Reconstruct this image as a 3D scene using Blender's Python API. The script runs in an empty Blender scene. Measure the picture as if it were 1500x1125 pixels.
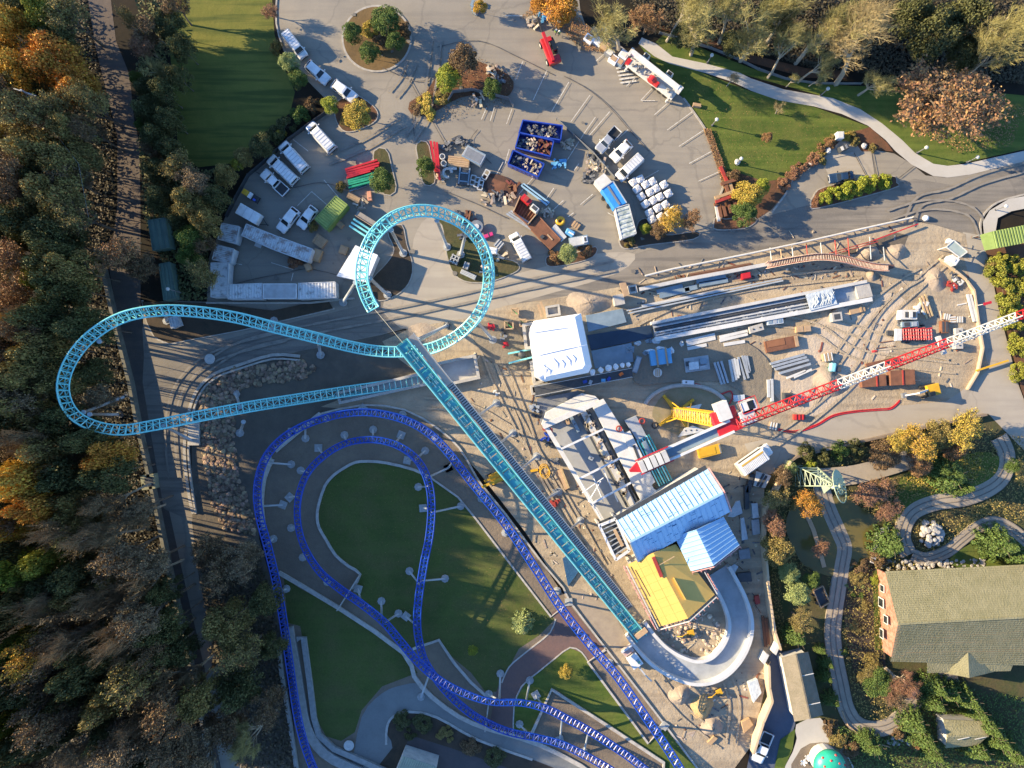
import bpy, math, random
import numpy as np
from mathutils import Vector
random.seed(7)
rng = np.random.default_rng(7)
C = bpy.context.scene.collection
S = 0.115          # metres per photo pixel on the ground
H = 130.0          # height of the drone above the ground
R = math.radians
PI = math.pi
def at(px, py, z=0.0):
 """world point at height z that the overhead view shows at photo pixel (px, py)"""
 k = S * (1 - z / H)
 return Vector(((px - 750) * k, -(py - 562.5) * k, z))
def gp(p, z=0.0):
 return [at(x, y, z) for x, y in p]
def smooth(p, n=4, closed=False):
 """Catmull-Rom through the points (tuples of any length)"""
 out = []
 m = len(p)
 rngi = range(m if closed else m - 1)
 for i in rngi:
  if closed:
   a, b, c, d = p[(i - 1) % m], p[i], p[(i + 1) % m], p[(i + 2) % m]
  else:
   a, b, c, d = p[max(i - 1, 0)], p[i], p[i + 1], p[min(i + 2, m - 1)]
  for k in range(n):
   t = k / n
   out.append(tuple(.5 * ((2 * b[j]) + (c[j] - a[j]) * t + (2 * a[j] - 5 * b[j] + 4 * c[j] - d[j]) * t * t
         + (3 * b[j] - a[j] - 3 * c[j] + d[j]) * t ** 3) for j in range(len(b))))
 if not closed:
  out.append(tuple(p[-1]))
 return out
def inside(x, y, poly):
 c = False; j = len(poly) - 1
 for i in range(len(poly)):
  if (poly[i][1] > y) != (poly[j][1] > y) and x < (poly[j][0] - poly[i][0]) * (y - poly[i][1]) / (poly[j][1] - poly[i][1]) + poly[i][0]: c = not c
  j = i
 return c
MATS = {}
def M(name, c1, c2=None, scale=1.0, rough=.75, metal=0.0, bump=0.0, coat=0.0, bscale=None, emit=0, island=0.0, lo=.35, hi=.65):
 if name in MATS:
  return MATS[name]
 m = bpy.data.materials.new(name); m.use_nodes = True
 nt = m.node_tree; N = nt.nodes; L = nt.links
 b = N['Principled BSDF']
 b.inputs['Roughness'].default_value = rough
 b.inputs['Metallic'].default_value = metal
 b.inputs['Coat Weight'].default_value = coat
 b.inputs['Coat Roughness'].default_value = .135
 c2 = c2 or tuple(x * .8 for x in c1)
 tc = N.new('ShaderNodeTexCoord')
 nz = N.new('ShaderNodeTexNoise'); nz.inputs['Scale'].default_value = scale; nz.inputs['Detail'].default_value = 6
 nz.inputs['Roughness'].default_value = .62
 L.new(tc.outputs['Object'], nz.inputs['Vector'])
 rp = N.new('ShaderNodeValToRGB')
 rp.color_ramp.elements[0].position = lo; rp.color_ramp.elements[1].position = hi
 rp.color_ramp.elements[0].color = (*c1, 1); rp.color_ramp.elements[1].color = (*c2, 1)
 L.new(nz.outputs['Fac'], rp.inputs['Fac'])
 col = rp.outputs['Color']
 if island:
  g = N.new('ShaderNodeNewGeometry')
  hs = N.new('ShaderNodeHueSaturation')
  mr = N.new('ShaderNodeMapRange'); mr.inputs['To Min'].default_value = 1 - island; mr.inputs['To Max'].default_value = 1 + island
  L.new(g.outputs['Random Per Island'], mr.inputs['Value'])
  L.new(mr.outputs['Result'], hs.inputs['Value'])
  mh = N.new('ShaderNodeMapRange'); mh.inputs['To Min'].default_value = .5 - island * .05; mh.inputs['To Max'].default_value = .5 + island * .05
  m3 = N.new('ShaderNodeMath'); m3.operation = 'FRACT'; m2 = N.new('ShaderNodeMath'); m2.operation = 'MULTIPLY'; m2.inputs[1].default_value = 7.31
  L.new(g.outputs['Random Per Island'], m2.inputs[0]); L.new(m2.outputs[0], m3.inputs[0]); L.new(m3.outputs[0], mh.inputs['Value'])
  L.new(mh.outputs['Result'], hs.inputs['Hue'])
  L.new(col, hs.inputs['Color']); col = hs.outputs['Color']
 L.new(col, b.inputs['Base Color'])
 if bump:
  bp = N.new('ShaderNodeBump'); bp.inputs['Strength'].default_value = bump; bp.inputs['Distance'].default_value = .135
  n2 = N.new('ShaderNodeTexNoise'); n2.inputs['Scale'].default_value = bscale or scale * 3; n2.inputs['Detail'].default_value = 5
  L.new(tc.outputs['Object'], n2.inputs['Vector']); L.new(n2.outputs['Fac'], bp.inputs['Height'])
  L.new(bp.outputs['Normal'], b.inputs['Normal'])
 if emit:
  b.inputs['Emission Color'].default_value = (*c1, 1); b.inputs['Emission Strength'].default_value = emit
 MATS[name] = m
 return m
def MG(name, cols, rough=.9, big=.06, mid=.5, fine=4.0, crack=0.0, crackscale=.1, streak=None, bump=.2, midamt=.5, fineamt=.4, crackcol=(.03, .03, .03)):
 """ground: three colours mixed by noise at three scales, with cracks and streaks that belong to the surface"""
 m = bpy.data.materials.new(name); m.use_nodes = True
 nt = m.node_tree; N = nt.nodes; L = nt.links
 b = N['Principled BSDF']; b.inputs['Roughness'].default_value = rough
 b.inputs['Specular IOR Level'].default_value = .25
 tc = N.new('ShaderNodeTexCoord')
 def noise(sc, det=5, ro=.6, dist=0):
  n = N.new('ShaderNodeTexNoise'); n.inputs['Scale'].default_value = sc; n.inputs['Detail'].default_value = det
  n.inputs['Roughness'].default_value = ro; n.inputs['Distortion'].default_value = dist
  L.new(tc.outputs['Object'], n.inputs['Vector']); return n.outputs['Fac']
 def ramp(f, a, c):
  r = N.new('ShaderNodeMapRange'); r.inputs['From Min'].default_value = a; r.inputs['From Max'].default_value = c
  L.new(f, r.inputs['Value']); return r.outputs['Result']
 def mix(f, a, c, mul=1.0):
  x = N.new('ShaderNodeMix'); x.data_type = 'RGBA'
  if mul != 1:
   q = N.new('ShaderNodeMath'); q.operation = 'MULTIPLY'; q.inputs[1].default_value = mul; L.new(f, q.inputs[0]); f = q.outputs[0]
  L.new(f, x.inputs['Factor'])
  for s, v in (('A', a), ('B', c)):
   sk = [i for i in x.inputs if i.name == s and i.type == 'RGBA'][0]
   if isinstance(v, tuple): sk.default_value = (*v, 1)
   else: L.new(v, sk)
  return [o for o in x.outputs if o.type == 'RGBA'][0]
 c = mix(ramp(noise(big, 4, .6, .6), .38, .62), cols[0], cols[1])
 c = mix(ramp(noise(mid, 6, .65), .4, .7), c, cols[2], midamt)
 fn = noise(fine, 4, .7)
 c = mix(ramp(fn, .35, .7), c, cols[3 if len(cols) > 3 else 2], fineamt)
 if streak:
  ang, sc, amt, scol = streak
  mp = N.new('ShaderNodeMapping'); mp.inputs['Rotation'].default_value = (0, 0, ang); mp.inputs['Scale'].default_value = (.06, sc, 1)
  L.new(tc.outputs['Object'], mp.inputs['Vector'])
  n = N.new('ShaderNodeTexNoise'); n.inputs['Scale'].default_value = 1; n.inputs['Detail'].default_value = 3
  L.new(mp.outputs['Vector'], n.inputs['Vector'])
  c = mix(ramp(n.outputs['Fac'], .47, .64), c, scol, amt)
 if crack:
  v = N.new('ShaderNodeTexVoronoi'); v.feature = 'DISTANCE_TO_EDGE'; v.inputs['Scale'].default_value = crackscale
  wn = N.new('ShaderNodeTexNoise'); wn.inputs['Scale'].default_value = .4; wn.inputs['Detail'].default_value = 4
  L.new(tc.outputs['Object'], wn.inputs['Vector'])
  va = N.new('ShaderNodeVectorMath'); va.operation = 'MULTIPLY_ADD'; va.inputs[1].default_value = (2.5, 2.5, 0)
  L.new(wn.outputs['Color'], va.inputs[0]); L.new(tc.outputs['Object'], va.inputs[2])
  L.new(va.outputs[0], v.inputs['Vector'])
  c = mix(ramp(v.outputs['Distance'], .012, .004), c, crackcol, crack)
 L.new(c, b.inputs['Base Color'])
 if bump:
  bp = N.new('ShaderNodeBump'); bp.inputs['Strength'].default_value = bump; bp.inputs['Distance'].default_value = .25
  L.new(noise(mid * 2.2, 8, .7), bp.inputs['Height']); L.new(bp.outputs['Normal'], b.inputs['Normal'])
 MATS[name] = m
 return m
ORIG = {}
class MB:
 def __init__(s): s.v = []; s.f = []
 def add(s, vs, fs):
  o = len(s.v); s.v.extend(tuple(v) for v in vs); s.f.extend(tuple(i + o for i in f) for f in fs); return s
 def box(s, c, size, rz=0.0, taper=1.0, tilt=0.0):
  x, y, z = size[0] / 2, size[1] / 2, size[2] / 2
  co, si = math.cos(rz), math.sin(rz); vs = []
  for k, (dz, t) in enumerate(((-z, 1), (z, taper))):
   for dx, dy in ((-x, -y), (x, -y), (x, y), (-x, y)):
    dx *= t; dy *= t; zz = dz + tilt * dx
    vs.append((c[0] + dx * co - dy * si, c[1] + dx * si + dy * co, c[2] + zz))
  return s.add(vs, [(3, 2, 1, 0), (4, 5, 6, 7), (0, 1, 5, 4), (1, 2, 6, 5), (2, 3, 7, 6), (3, 0, 4, 7)])
 def prism(s, poly, z0, z1, top=None):
  p = [(q[0], q[1]) for q in poly]
  a = sum(p[i][0] * p[(i + 1) % len(p)][1] - p[(i + 1) % len(p)][0] * p[i][1] for i in range(len(p)))
  t = [(q[0], q[1]) for q in top] if top else p
  if a < 0: p = p[::-1]; t = t[::-1]
  n = len(p)
  return s.add([(x, y, z0) for x, y in p] + [(x, y, z1) for x, y in t],
      [tuple(range(n - 1, -1, -1)), tuple(range(n, 2 * n))] + [(i, (i + 1) % n, n + (i + 1) % n, n + i) for i in range(n)])
 def face(s, pts): return s.add(pts, [tuple(range(len(pts)))])
 def sheet(s, poly, z):
  p = [(q[0], q[1]) for q in poly]
  a = sum(p[i][0] * p[(i + 1) % len(p)][1] - p[(i + 1) % len(p)][0] * p[i][1] for i in range(len(p)))
  if a < 0: p = p[::-1]
  return s.face([(x, y, z) for x, y in p])
 def tube(s, pts, r, n=6, closed=False, r1=None):
  P = [Vector(p) for p in pts]; m = len(P); vs = []; fs = []
  up = Vector((0, 0, 1))
  for i, p in enumerate(P):
   if closed: t = P[(i + 1) % m] - P[i - 1]
   else: t = P[min(i + 1, m - 1)] - P[max(i - 1, 0)]
   if t.length < 1e-9: t = Vector((1, 0, 0))
   t.normalize()
   a = t.cross(up)
   if a.length < .05: a = t.cross(Vector((1, 0, 0)))
   a.normalize(); b = a.cross(t)
   rr = r if r1 is None else r + (r1 - r) * i / max(m - 1, 1)
   for k in range(n):
    w = 2 * PI * k / n
    vs.append(p + a * (rr * math.cos(w)) + b * (rr * math.sin(w)))
  for i in range(m if closed else m - 1):
   for k in range(n):
    fs.append((i * n + k, i * n + (k + 1) % n, ((i + 1) % m) * n + (k + 1) % n, ((i + 1) % m) * n + k))
  if not closed:
   fs.append(tuple(range(n))); fs.append(tuple((m - 1) * n + k for k in range(n - 1, -1, -1)))
  return s.add(vs, fs)
 def bar(s, p, q, r=.06, n=4): return s.tube([p, q], r, n)
 def beam(s, p, q, w, h):
  """rectangular bar from p to q, w wide, h high"""
  p = Vector(p); q = Vector(q); t = (q - p).normalized()
  a = t.cross(Vector((0, 0, 1)))
  if a.length < .01: a = Vector((1, 0, 0))
  a.normalize(); b = a.cross(t)
  vs = []
  for e in (p, q):
   for i, j in ((-1, -1), (1, -1), (1, 1), (-1, 1)):
    vs.append(e + a * (i * w / 2) + b * (j * h / 2))
  return s.add(vs, [(0, 1, 2, 3), (7, 6, 5, 4), (0, 4, 5, 1), (1, 5, 6, 2), (2, 6, 7, 3), (3, 7, 4, 0)])
 def lathe(s, prof, c=(0, 0, 0), n=16, a0=0.0, sx=1.0, sy=1.0):
  vs = []; fs = []; m = len(prof)
  for r, z in prof:
   for k in range(n):
    w = a0 + 2 * PI * k / n
    vs.append((c[0] + r * sx * math.cos(w), c[1] + r * sy * math.sin(w), c[2] + z))
  for i in range(m - 1):
   for k in range(n):
    fs.append((i * n + k, i * n + (k + 1) % n, (i + 1) * n + (k + 1) % n, (i + 1) * n + k))
  fs.append(tuple(range(n - 1, -1, -1))); fs.append(tuple((m - 1) * n + k for k in range(n)))
  return s.add(vs, fs)
 def ribbon(s, pts, w, h):
  """raised strip along a ground path: top at z + h"""
  P = [Vector(p) for p in pts]; m = len(P); vs = []; fs = []
  for i, p in enumerate(P):
   t = P[min(i + 1, m - 1)] - P[max(i - 1, 0)]; t.z = 0
   t.normalize(); a = Vector((-t.y, t.x, 0)) * (w / 2)
   vs += [p - a, p + a, p + a + Vector((0, 0, h)), p - a + Vector((0, 0, h))]
  for i in range(m - 1):
   for k in range(4):
    fs.append((i * 4 + k, i * 4 + (k + 1) % 4, i * 4 + 4 + (k + 1) % 4, i * 4 + 4 + k))
  fs += [(0, 1, 2, 3), tuple((m - 1) * 4 + k for k in (3, 2, 1, 0))]
  return s.add(vs, fs)
 def corr(s, o, u, v, nu, depth, up=None):
  """corrugated sheet spanned by u (across the ribs, nu ribs) and v (along them) from corner o"""
  o, u, v = Vector(o), Vector(u), Vector(v)
  nrm = u.cross(v).normalized()
  if nrm.z < 0: nrm = -nrm
  vs = []; prof = ((0, 0), (.3, 0), (.42, 1), (.88, 1))
  st = []
  for i in range(nu):
   for a, d in prof: st.append(((i + a) / nu, d))
  st.append((1, 0))
  for a, d in st:
   p = o + u * a + nrm * (d * depth); vs += [p, p + v]
  return s.add(vs, [(2 * i, 2 * i + 2, 2 * i + 3, 2 * i + 1) for i in range(len(st) - 1)])
 def rock(s, c, r, squash=.7, seed=None):
  g = random.Random(seed if seed is not None else random.random())
  vs = []; fs = []
  for i, (zz, rr) in enumerate(((-.9, .45), (-.35, .95), (.35, .9), (.85, .5))):
   for k in range(6):
    w = 2 * PI * (k + .5 * (i % 2)) / 6
    q = g.uniform(.78, 1.15)
    vs.append((c[0] + r * rr * q * math.cos(w), c[1] + r * rr * q * math.sin(w), c[2] + r * squash * zz))
  for i in range(3):
   for k in range(6):
    fs.append((i * 6 + k, i * 6 + (k + 1) % 6, i * 6 + 6 + (k + 1) % 6, i * 6 + 6 + k))
  fs += [(5, 4, 3, 2, 1, 0), tuple(range(18, 24))]
  return s.add(vs, fs)
 def build(s, name, mat, parent=None, origin=None, smooth=False, bevel=0.0, kind=None):
  o = Vector(origin) if origin is not None else (ORIG.get(parent.name, Vector()) if parent else Vector())
  me = bpy.data.meshes.new(name)
  me.from_pydata([(v[0] - o.x, v[1] - o.y, v[2] - o.z) for v in s.v], [], s.f)
  me.materials.append(mat)
  if smooth: me.polygons.foreach_set('use_smooth', [True] * len(me.polygons))
  ob = bpy.data.objects.new(name, me); C.objects.link(ob)
  if parent: ob.parent = parent; ORIG[ob.name] = o
  else: ob.location = o; ORIG[ob.name] = o
  if bevel:
   b = ob.modifiers.new('bevel', 'BEVEL'); b.width = bevel; b.segments = 2; b.limit_method = 'ANGLE'; b.angle_limit = .5
  if kind: ob['kind'] = kind
  return ob
LABELS = {}
def tag(o, label, cat, group=None):
 o['label'] = label; o['category'] = cat
 if group: o['group'] = group
 LABELS.setdefault(label, []).append(o.name)
 return o
def thing(name, label, cat, loc=(0, 0, 0), group=None):
 o = bpy.data.objects.new(name, None); C.objects.link(o); o.location = loc; o.empty_display_size = .3
 ORIG[o.name] = Vector(loc)
 return tag(o, label, cat, group) if label else o
def one(mb, name, mat, label, cat, loc=None, group=None, **k):
 """a thing that is a single mesh"""
 if loc is None:
  n = len(mb.v); loc = (sum(v[0] for v in mb.v) / n, sum(v[1] for v in mb.v) / n, min(v[2] for v in mb.v))
 return tag(mb.build(name, mat, None, loc, **k), label, cat, group)
KIDS = {}
def dup(root, loc, rz=0.0, scale=None, label=None, group=None, cat=None):
 """a copy of a thing with copies of its parts and sub-parts"""
 r = root.copy(); C.objects.link(r); r.location = loc; r.rotation_euler = (0, 0, rz)
 if scale is not None: r.scale = scale if hasattr(scale, '__len__') else (scale,) * 3
 if label: tag(r, label, cat or root.get('category', 'thing'), group)
 for ch in KIDS.setdefault(root.name, list(root.children)):
  c = ch.copy(); C.objects.link(c); c.parent = r
  for g in KIDS.setdefault(ch.name, list(ch.children)):
   d = g.copy(); C.objects.link(d); d.parent = c
 return r
FIRST = set()
def put(root, loc, rz=0.0, scale=None, label=None, group=None, cat=None):
 """the first time moves the thing itself, then copies it"""
 if root.name in FIRST:
  return dup(root, loc, rz, scale, label, group, cat)
 FIRST.add(root.name); KIDS[root.name] = list(root.children)
 for ch in root.children: KIDS[ch.name] = list(ch.children)
 root.location = loc; root.rotation_euler = (0, 0, rz)
 if scale is not None: root.scale = scale if hasattr(scale, '__len__') else (scale,) * 3
 if label: tag(root, label, cat or root.get('category', 'thing'), group)
 return root
def recol(root, part, mat):
 """own material for a copy's part although it shares the mesh"""
 for c in [root] + list(root.children_recursive):
  if c.type == 'MESH' and c.name.split('.')[0] == part:
   c.material_slots[0].link = 'OBJECT'; c.material_slots[0].material = mat
def heading(dx, dy): return math.atan2(-dy, dx)
sc = bpy.context.scene
cam = bpy.data.cameras.new('camera'); co = bpy.data.objects.new('camera', cam); C.objects.link(co)
co.location = (0, 0, H); co.rotation_euler = (0, 0, 0)
cam.sensor_width = 36; cam.lens = 36 * H / (1500 * S); cam.clip_end = 2000; cam.clip_start = 1
sc.camera = co
ELEV = R(20.5); SH = R(-12.5)     # sun elevation; direction in which shadows fall
sd = Vector((math.cos(SH) * math.cos(ELEV), math.sin(SH) * math.cos(ELEV), -math.sin(ELEV)))
sl = bpy.data.lights.new('sun', 'SUN'); so = bpy.data.objects.new('sun', sl); C.objects.link(so)
sl.energy = 5.0; sl.angle = R(.55); sl.color = (1, .79, .49)
so.rotation_euler = sd.to_track_quat('-Z', 'Y').to_euler(); so.location = (-100, 20, 80)
w = bpy.data.worlds.new('World'); sc.world = w; w.use_nodes = True
sky = w.node_tree.nodes.new('ShaderNodeTexSky'); sky.sky_type = 'NISHITA'; sky.sun_disc = False
sky.ozone_density = 6.0; sky.dust_density = .3; sky.sun_elevation = ELEV; sky.sun_rotation = math.atan2(-sd.x, -sd.y)
w.node_tree.links.new(sky.outputs[0], w.node_tree.nodes['Background'].inputs[0])
w.node_tree.nodes['Background'].inputs[1].default_value = .135
sc.view_settings.view_transform = 'Standard'; sc.view_settings.look = 'None'; sc.view_settings.exposure = 1.45; sc.view_settings.gamma = 1
sc.cycles.use_denoising = True
sc.cycles.max_bounces = 5; sc.cycles.diffuse_bounces = 3; sc.cycles.transparent_max_bounces = 4
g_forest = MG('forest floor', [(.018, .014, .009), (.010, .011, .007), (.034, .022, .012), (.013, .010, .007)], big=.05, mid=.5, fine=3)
g_soil = MG('dark soil', [(.075, .055, .038), (.05, .042, .03), (.11, .075, .05), (.03, .025, .02)], big=.1, mid=.9, fine=5)
g_leafsoil = MG('leaf strewn soil', [(.16, .075, .04), (.09, .055, .03), (.22, .09, .05), (.05, .035, .025)], big=.15, mid=1.2, fine=6)
g_asph = MG('old asphalt', [(.285, .252, .20), (.225, .202, .165), (.185, .17, .145), (.33, .295, .24)], big=.035, mid=.22, fine=5, crack=.22, crackscale=.075, streak=(R(-38), 1.1, .22, (.13, .12, .115)), bump=.06, midamt=.55, fineamt=.28, crackcol=(.09, .085, .08))
g_road = MG('driveway asphalt', [(.23, .205, .17), (.165, .15, .13), (.13, .12, .105), (.28, .25, .205)], big=.05, mid=.25, fine=5, crack=.2, crackscale=.06, streak=(R(-18), 1.3, .5, (.095, .09, .086)), bump=.06, crackcol=(.06, .06, .06))
g_apron = MG('pale concrete', [(.37, .33, .265), (.33, .29, .235), (.28, .245, .20), (.40, .36, .29)], big=.05, mid=.3, fine=6, crack=.2, crackscale=.06, bump=.05, midamt=.4, fineamt=.3, crackcol=(.14, .13, .12), streak=(R(12), .8, .3, (.24, .21, .18)))
g_path = MG('path concrete', [(.46, .435, .39), (.41, .385, .34), (.35, .33, .29), (.5, .47, .42)], big=.12, mid=.5, fine=6, bump=.05, midamt=.4, fineamt=.3)
g_service = MG('service road dirt', [(.13, .10, .08), (.09, .08, .075), (.17, .135, .10), (.06, .05, .045)], big=.08, mid=.5, fine=4, streak=(R(78), .9, .4, (.07, .065, .06)))
g_lawn = MG('lawn', [(.088, .125, .020), (.055, .095, .016), (.165, .155, .04), (.035, .06, .012)], big=.09, mid=.3, fine=5, midamt=.7, fineamt=.55, streak=(R(20), .9, .8, (.12, .15, .028)), bump=.35)
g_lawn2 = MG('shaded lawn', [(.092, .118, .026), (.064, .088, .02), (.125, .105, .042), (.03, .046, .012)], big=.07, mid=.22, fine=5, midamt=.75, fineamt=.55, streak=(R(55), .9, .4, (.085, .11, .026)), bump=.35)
g_sand = MG('building site sand', [(.41, .335, .235), (.34, .275, .19), (.235, .185, .13), (.46, .385, .28)], big=.07, mid=.35, fine=4, streak=(R(-18), .8, .45, (.19, .145, .10)), bump=.7, midamt=.6)
g_mud = MG('wet mud', [(.135, .115, .09), (.095, .083, .068), (.175, .145, .108), (.075, .064, .052)], big=.08, mid=.5, fine=4, bump=.5)
g_gravel = MG('brown gravel', [(.20, .16, .115), (.15, .12, .09), (.11, .09, .07), (.25, .20, .15)], big=.09, mid=.7, fine=6, bump=.5)
g_brick = MG('red brick paving', [(.17, .105, .088), (.13, .09, .085), (.21, .12, .10), (.10, .075, .07)], big=.1, mid=.6, fine=3, bump=.2)
g_dirt2 = MG('garden earth', [(.085, .068, .036), (.05, .065, .022), (.13, .088, .045), (.04, .06, .018)], big=.12, mid=.6, fine=4, bump=.5)
g_ride = MG('ride track concrete', [(.34, .29, .225), (.27, .23, .18), (.20, .17, .135), (.38, .33, .26)], big=.15, mid=.6, fine=5, bump=.1)
m_conc = M('concrete', (.42, .40, .36), (.33, .31, .28), 1.2, .85, bump=.2, bscale=4)
m_kerb = M('kerb concrete', (.40, .37, .32), (.28, .26, .23), 1.5, .9)
m_white_line = M('worn white road paint', (.62, .60, .54), (.30, .28, .25), 3.5, .8, lo=.4, hi=.7)
LZ = [0.0]
def ground(name, poly, mat, sm=0, closed=True):
 LZ[0] += .005
 p = smooth(poly, sm, True) if sm else poly
 mb = MB(); mb.sheet(gp(p), LZ[0])
 return mb.build(name, mat, kind='structure')
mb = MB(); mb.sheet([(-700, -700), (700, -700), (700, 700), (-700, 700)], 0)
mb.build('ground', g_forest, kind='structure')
ground('garden_ground', [(1105, 700), (1175, 655), (1300, 640), (1405, 612), (1445, 605), (1700, 600), (1700, 1300), (1090, 1300), (1105, 1000)], g_dirt2)
ground('lawn', [(245, -10), (398, -10), (402, 50), (415, 95), (432, 135), (425, 165), (380, 205), (335, 240), (290, 245), (262, 225), (255, 150), (248, 60)], MG('striped lawn', [(.15, .15, .028), (.10, .115, .022), (.20, .175, .04), (.065, .075, .018)], big=.06, mid=.5, fine=6, streak=(R(96), 1.0, .8, (.05, .07, .016)), bump=.3))
ASPH = [(407, -30), (405, 35), (420, 82), (450, 118), (482, 150), (474, 170), (430, 200), (370, 250), (335, 305), (305, 380), (303, 442), (250, 440), (212, 445), (205, 520), (215, 600), (240, 740), (262, 830), (300, 1000), (330, 1160), (362, 1160), (325, 1000), (292, 850), (282, 770), (272, 700), (270, 640), (275, 607), (283, 583), (301, 556), (347, 540), (370, 533), (437, 515), (557, 491), (591, 482), (637, 474), (685, 466), (740, 448), (840, 432), (910, 420), (1040, 386), (1100, 373), (1335, 321), (1370, 330), (1412, 342), (1437, 345), (1436, 325), (1447, 306), (1475, 290), (1560, 275), (1560, 220), (1415, 257), (1383, 260), (1356, 257), (1335, 240), (1310, 225), (1285, 220), (1250, 224), (1203, 236), (1180, 244), (1160, 262), (1148, 285), (1130, 307), (1100, 325), (1060, 335), (1045, 325), (1052, 300), (1060, 264), (1047, 213), (1015, 163), (1001, 144), (925, 82), (900, 62), (858, 38), (850, 15), (845, -30)]
ground('parking_lot', ASPH, g_asph)
ground('service_road', [(126, -20), (160, -20), (170, 60), (190, 110), (196, 170), (204, 210), (206, 300), (206, 440), (211, 520), (220, 600), (246, 740), (270, 850), (300, 980), (328, 1160), (306, 1160), (285, 1000), (250, 840), (228, 740), (203, 620), (176, 480), (160, 395), (172, 300), (172, 200), (160, 150), (140, 70)], g_service)
ground('main_road', [(212, 500), (250, 512), (300, 505), (370, 487), (420, 474), (535, 446), (590, 437), (700, 437), (745, 430), (830, 402), (930, 372), (1050, 336), (1090, 328), (1140, 312), (1185, 300), (1340, 262), (1400, 272), (1560, 222), (1560, 276), (1475, 291), (1447, 307), (1436, 326), (1437, 345), (1412, 342), (1370, 330), (1335, 321), (1100, 373), (1040, 386), (910, 420), (840, 432), (740, 448), (685, 466), (591, 482), (437, 515), (347, 540), (301, 556), (284, 583), (276, 607), (271, 660), (283, 765), (240, 745), (222, 640), (209, 560)], g_road)
ground('concrete_apron', [(560, 452), (575, 420), (600, 400), (606, 350), (625, 320), (650, 330), (655, 380), (672, 408), (700, 416), (760, 400), (800, 390), (870, 372), (930, 372), (900, 402), (770, 440), (685, 466), (600, 482), (575, 470)], g_apron, 3)
P_TOP = [(940, 55), (961, 64), (985, 83), (1033, 93), (1084, 107), (1100, 115), (1148, 131), (1220, 144), (1260, 160), (1292, 181), (1321, 205), (1340, 224), (1367, 240), (1388, 243), (1415, 240), (1500, 221), (1600, 196)]
P_BOT = [(1600, 214), (1500, 237), (1420, 256), (1388, 260), (1367, 258), (1335, 241), (1311, 221), (1297, 205), (1271, 184), (1233, 167), (1193, 156), (1140, 147), (1100, 133), (1073, 120), (1033, 107), (980, 93), (959, 83), (935, 64)]
ground('park_lawn', [(935, 64), (960, 84), (1033, 108), (1100, 134), (1193, 157), (1271, 185), (1308, 222), (1280, 214), (1225, 225), (1185, 245), (1150, 262), (1120, 266), (1085, 256), (1063, 250), (1047, 213), (1015, 163), (1001, 144), (985, 125), (960, 98)], g_lawn)
ground('upper_lawn', [(960, 62), (985, 84), (1084, 108), (1220, 145), (1292, 182), (1340, 225), (1367, 241), (1388, 244), (1600, 196), (1600, 150), (1500, 140), (1400, 130), (1250, 126), (1180, 122), (1100, 100), (1040, 76), (975, 48)], g_lawn)
ground('park_path', P_TOP + P_BOT, g_path)
ground('shrub_bed', [(1148, 262), (1180, 238), (1200, 222), (1215, 200), (1240, 194), (1262, 190), (1274, 186), (1300, 210), (1308, 222), (1285, 220), (1250, 224), (1203, 236), (1180, 246), (1165, 262), (1148, 285), (1130, 307), (1100, 327), (1060, 337), (1046, 326), (1053, 300), (1062, 268), (1085, 254), (1120, 266)], g_leafsoil)
ground('entrance_pad', [(1203, 233), (1232, 205), (1250, 205), (1262, 222), (1276, 222), (1282, 262), (1218, 268)], g_apron)
ground('wood_edge_leaf_litter', [(960, 40), (1040, 66), (1100, 92), (1180, 114), (1240, 116), (1240, 104), (1180, 100), (1100, 80), (1040, 52), (965, 24)], g_leafsoil)
ground('excavated_mud', [(280, 590), (301, 556), (347, 540), (437, 515), (557, 491), (600, 482), (640, 545), (680, 610), (600, 606), (540, 598), (480, 610), (430, 632), (400, 660), (382, 690), (374, 730), (380, 790), (400, 860), (415, 950), (440, 1160), (362, 1160), (325, 1000), (292, 850), (282, 770)], g_mud)
ground('construction_ground', [(560, 500), (600, 482), (637, 474), (685, 466), (740, 448), (840, 432), (910, 420), (1040, 386), (1100, 373), (1335, 321), (1376, 338), (1392, 362), (1415, 375), (1428, 430), (1440, 500), (1448, 540), (1424, 562), (1385, 588), (1320, 594), (1240, 606), (1175, 632), (1120, 652), (1120, 700), (1118, 760), (1122, 840), (1130, 900), (1137, 960), (1122, 1000), (1102, 1090), (1050, 1160), (1000, 1160), (950, 1050), (905, 975), (860, 905), (815, 850), (770, 780), (700, 690), (650, 640), (600, 606), (470, 596), (560, 560), (610, 545), (570, 515)], g_sand)
ground('site_road', [(1090, 650), (1175, 632), (1240, 606), (1320, 594), (1385, 588), (1424, 562), (1448, 540), (1436, 490), (1424, 420), (1412, 380), (1410, 340), (1437, 345), (1446, 372), (1462, 450), (1480, 520), (1492, 565), (1520, 640), (1560, 700), (1500, 660), (1447, 606), (1404, 614), (1165, 667), (1140, 690), (1115, 700), (1105, 680)], g_apron)
ground('sand_patch', [(1130, 560), (1200, 470), (1290, 430), (1330, 450), (1300, 520), (1240, 580), (1180, 610)], MG('pale sand', [(.50, .42, .32), (.43, .35, .26), (.37, .29, .21), (.54, .46, .36)], big=.12, mid=.4, fine=4, bump=.7), 4)
ground('site_verge', [(1330, 322), (1370, 330), (1414, 343), (1420, 382), (1392, 366), (1370, 342)], g_sand)
ground('trench_floor', [(905, 425), (1040, 396), (1130, 384), (1230, 372), (1310, 340), (1330, 345), (1320, 372), (1240, 372), (1130, 388), (1040, 404), (915, 432)], g_mud)
ground('grass_around_crane', [(955, 610), (975, 575), (1005, 562), (1045, 570), (1075, 590), (1070, 612), (1040, 630), (1000, 640)], MG('muddy grass', [(.20, .18, .10), (.26, .21, .13), (.14, .145, .06), (.3, .25, .17)], big=.2, mid=.8, fine=5), 3)
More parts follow.
